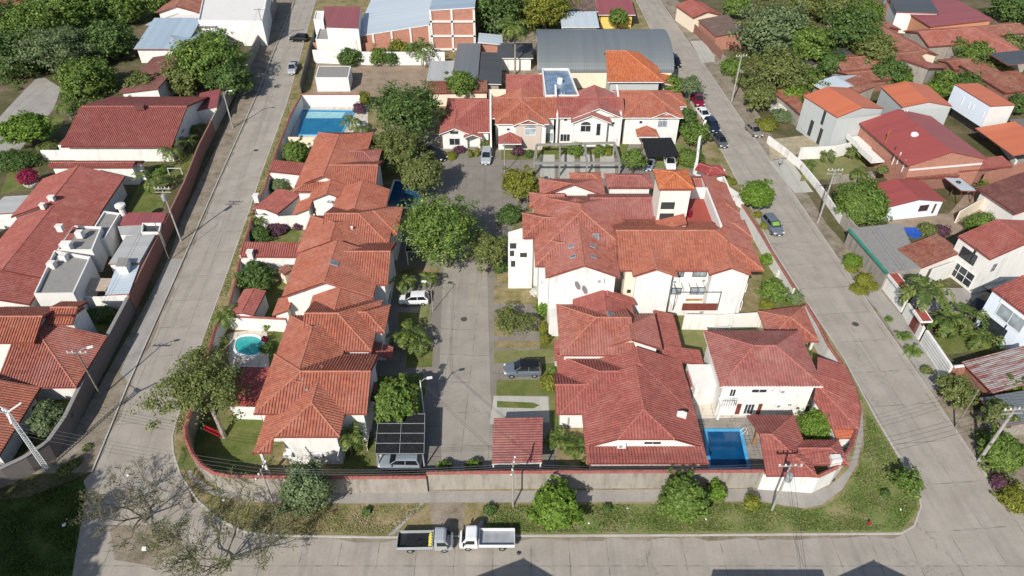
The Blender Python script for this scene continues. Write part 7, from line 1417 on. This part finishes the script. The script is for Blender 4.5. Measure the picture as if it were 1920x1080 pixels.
# carports
def carport(label, quad, z, mat, frame, t=.04, thick=.08, bars=(0, 0), posts=True, fas=None, name='carport', sides='F', tile=None):
    h = House(name, quad[0], label, 'carport', 'open carports'); a = [at(p[0], p[1], z) for p in quad]; r_ = Roof(a, [t if c in sides else None for c in 'FRBL'], z)
    h.roof(r_, mat, wall=None, fascia=fas or mat, thick=thick, tile=tile)
    f = inset(a if area(a) > 0 else a[::-1], .15)
    for p in f: b = MB(); b.bar((p[0], p[1], 0), (p[0], p[1], r_.z(*p) - thick), .13); h.add('post', b, frame)
    if bars[0]:
        b = MB(); L_ = lambda p, q, s_: (p[0] + (q[0] - p[0]) * s_, p[1] + (q[1] - p[1]) * s_)
        for k in range(bars[0] + 1): s_ = k / bars[0]; p, q = L_(a[0], a[3], s_), L_(a[1], a[2], s_); b.bar((p[0], p[1], r_.z(*p) + .06), (q[0], q[1], r_.z(*q) + .06), .045)
        for k in range(bars[1] + 1): s_ = k / bars[1]; p, q = L_(a[0], a[1], s_), L_(a[3], a[2], s_); b.bar((p[0], p[1], r_.z(*p) + .063), (q[0], q[1], r_.z(*q) + .063), .045)
        h.add('frame', b, frame)
    return h.done()
carport('dark panelled carport with pale frame beside the front wall', [(703, 851), (795, 851), (797, 779), (711, 779)], 2.7, 'shade_net', 'steel_grey', bars=(4, 2), )
carport('red ribbed single slope carport roof inside the front wall', [(922, 871), (1016, 871), (1018, 785), (926, 785)], 2.7, 'tile_pink', 'steel_white', t=.05, fas='fascia_white', sides='L')
carport('flat black net carport in front of the orange corner house', [(1213, 294), (1274, 292), (1258, 260), (1202, 262)], 2.6, 'shade_net', 'wood')
carport('dark shade panel carport partly under the large lane tree', [(760, 472), (830, 472), (826, 428), (768, 430)], 2.5, 'shade_net', 'steel_white', bars=(4, 1))
# pergola frames
h = House('pergola', (1080, 315), 'long pale frame pergola over the parking bays of the courtyard', 'pergola'); fm = MB()
zq = 2.6; c_ = [at(*p, zq) for p in ((1001, 306), (1162, 306), (1152, 268), (1006, 272))]
lerp = lambda p, q, s_: (p[0] + (q[0] - p[0]) * s_, p[1] + (q[1] - p[1]) * s_)
for s_ in (0, .3, .62, 1.):
    p, q = lerp(c_[0], c_[1], s_), lerp(c_[3], c_[2], s_)
    for e in (p, q): b = MB(); b.bar((e[0], e[1], 0), (e[0], e[1], zq), .28); h.add('post', b, 'concrete_flat')
    fm.bar((p[0], p[1], zq), (q[0], q[1], zq), .3, .3)
for p, q in ((c_[0], c_[1]), (c_[3], c_[2])): fm.bar((p[0], p[1], zq + .02), (q[0], q[1], zq + .02), .34, .34)
h.add('beams', fm, 'concrete_flat'); h.done()
# entrance gatehouse
h = House('gatehouse', (1330, 345), 'gatehouse with red tiled hipped roof and white columns at the street entrance', 'gatehouse'); v = h.r3((1325, 330), (1362, 327), (1352, 310), 2.9, 'FRBL', .4, mat='tile_crimson', wall=None); h.r3((1303, 318), (1328, 326), (1330, 310), 2.9, 'FB', .35, mat='tile_crimson', wall=None)
for px_, py_ in ((1331, 346), (1351, 346)): x_, y_ = at(px_, py_, .1); b = MB(); b.bar((x_, y_, 0), (x_, y_, 2.9), .4); h.add('column', b, 'white')
h.done()
perimeter('boundary_wall', [at(*p_, .1) for p_ in ((1303, 322), (1306, 290), (1316, 262))], 3.0, 'white', 'tall white entrance wall with stepped profile beside the hedge', .4, hs=[2.6, 3.0, 4.0]); perimeter('boundary_wall', [at(*p_, .1) for p_ in ((1300, 325), (1326, 345), (1352, 350), (1362, 372), (1392, 392))], 2.2, 'white', 'white curved wall linking the gatehouse to the street side', .25)
# wind turbine on lattice mast
x_, y_ = at(10, 769, 9.5); tb = empty('wind_turbine', (x_, y_, 0), 'small three bladed wind turbine on a white lattice mast at the left edge', 'wind turbine'); b = MB(); H_ = 9.2
cs = [(.28 * math.cos(a), .28 * math.sin(a)) for a in (0.5, 2.6, 4.7)]
for c in cs: b.bar((x_ + c[0], y_ + c[1], 0), (x_ + c[0] * .6, y_ + c[1] * .6, H_), .07)
for k in range(26):
    z0, z1 = H_ * k / 26, H_ * (k + 1) / 26
    for i in range(3): p, q = cs[i], cs[(i + 1) % 3]; s0, s1 = 1 - .4 * k / 26, 1 - .4 * (k + 1) / 26; b.bar((x_ + p[0] * s0, y_ + p[1] * s0, z0), (x_ + q[0] * s1, y_ + q[1] * s1, z1), .04)
b.build('lattice_mast', 'steel_white', tb); b = MB(); b.tube([(x_ - .35, y_ + .2, H_ + .25), (x_ + .3, y_ - .2, H_ + .25)], [.16, .2], 8); b.build('hub', 'steel_white', tb)
for a in (20, 140, 260): b = MB(); d = Vector((math.cos(R(a)) * .8, math.cos(R(a)) * .5, math.sin(R(a)))).normalized(); p = Vector((x_ + .3, y_ - .25, H_ + .25)); b.bar(p, p + d * 1.5, .2, .05); b.build('blade', 'steel_white', tb)
b = MB(); b.tube([(x_ - .3, y_ + .2, H_ + .25), (x_ - 1.2, y_ + .7, H_ + .3)], .04, 6); b.build('tail', 'steel_white', tb)
# playground, pots and litter
x_, y_ = at(398, 806, 1.); sl = empty('slide', (x_, y_, .12), 'red playground slide on the shaded corner lawn', 'slide'); b = MB(); b.bar((x_ - .9, y_ + .1, 1.3), (x_ + 1.0, y_ - .3, .3), .4, .06); b.bar((x_ - .9, y_ + .32, 1.38), (x_ + 1.0, y_ - .08, .38), .06, .18); b.bar((x_ - .9, y_ - .12, 1.38), (x_ + 1.0, y_ - .52, .38), .06, .18); b.build('chute', 'plastic_red', sl); b = MB()
for dy in (-.25, .35): b.bar((x_ - .95, y_ + dy, .1), (x_ - .95, y_ + dy, 1.7), .07); b.bar((x_ - 1.5, y_ + dy, .1), (x_ - .95, y_ + dy, 1.5), .07)
b.build('ladder', 'plastic_green', sl)
x_, y_ = at(62, 350, .1); r_ = empty('plant_pot', (x_, y_, .1), 'large white concrete pot under the magenta bush', 'pot'); b = MB(); b.lathe((x_, y_, .1), [(.55, 0), (.95, .35), (1.15, .75), (1.15, .85), (1.0, .85), (.95, .72), (.05, .7)], 20); b.build('bowl', 'pot', r_)
gx, gy = at(318, 328, .12); g = empty('goal_frame', (gx, gy, .12), 'white tube goal frame in the palm garden, left', 'goal'); b = MB()
for dx in (0, 2.2): b.bar((gx + dx, gy, .1), (gx + dx, gy, 1.4), .08)
b.bar((gx, gy, 1.4), (gx + 2.2, gy, 1.4), .08); b.build('frame', 'steel_white', g)
x_, y_ = at(1629, 983, .12); hy = empty('fire_hydrant', (x_, y_, .12), 'red fire hydrant on the corner lawn near the front kerb', 'hydrant'); b = MB(); b.lathe((x_, y_, .12), [(.15, 0), (.15, .06), (.09, .08), (.09, .4), (.12, .42), (.07, .52), (.02, .55)], 12); b.build('barrel', 'plastic_red', hy); b = MB(); b.tube([(x_ - .17, y_, .45), (x_ + .17, y_, .45)], .05, 8); b.build('nozzle', 'plastic_red', hy)
rg = random.Random(5)
for k_, (px_, py_, s_, lab_) in enumerate(((272, 1029, .32, 'pale round stone on the dirt road under the bare tree'), (1661, 922, .2, 'white litter bag on the corner lawn'), (690, 955, .18, 'white litter bag beside the spiky verge plant'), (1136, 949, .2, 'white litter bag by the small dark verge plant'), (1177, 953, .12, 'small white paper on the middle verge'), (1323, 974, .14, 'pale stone on the verge below the dense dark tree'), (1104, 981, .1, 'small pale stone near the front kerb'), (972, 1038, .2, 'dark scrap lying on the road near the white truck'), (240, 891, .15, 'white scrap on the left junction'), (1688, 955, .12, 'white scrap at the edge of the corner lawn'), (121, 984, .2, 'pale flower clump in the large dark tree shade'), (420, 937, .16, 'white litter on the left verge corner'))):
    x_, y_ = at(px_, py_, .12); b = MB(); ring = []
    for zf, rf in ((0, .8), (.25, 1.), (.5, .85), (.72, .45)): ring.append([(x_ + s_ * rf * (1 + .3 * math.sin(3 * a + k_)) * math.cos(a), y_ + s_ * rf * (1 + .25 * math.cos(2 * a + k_)) * math.sin(a), .1 + s_ * zf) for a in [i * math.pi / 4 for i in range(8)]])
    for i in range(3):
        for q in range(8): b.face([ring[i][q], ring[i][(q + 1) % 8], ring[i + 1][(q + 1) % 8], ring[i + 1][q]], sm=True)
    b.face(ring[-1]); tag(b.build('litter' if 'stone' not in lab_ else 'stone', 'steel_dark' if 'dark' in lab_.split()[0] else 'plastic_white'), lab_, 'litter' if 'stone' not in lab_ else 'stone')
x_, y_ = at(1453, 272, .3); b = MB(); b.lathe((x_, y_, .1), [(.5, 0), (.6, .4), (.45, .6), (.02, .65)], 10); tag(b.build('garbage_bag', 'plastic_green'), 'dark green bag on the pavement beside the white street wall', 'bag')
x_, y_ = at(1462, 308, .6); r_ = empty('waste_basket', (x_, y_, .1), 'metal waste basket on a stand by the white street wall', 'basket'); b = MB(); b.lathe((x_, y_, .9), [(.3, 0), (.42, .6), (.4, .6), (.28, .02)], 10); b.build('basket', 'steel_grey', r_); b = MB(); b.bar((x_, y_, 0), (x_, y_, .95), .07); b.build('stand', 'steel_dark', r_)
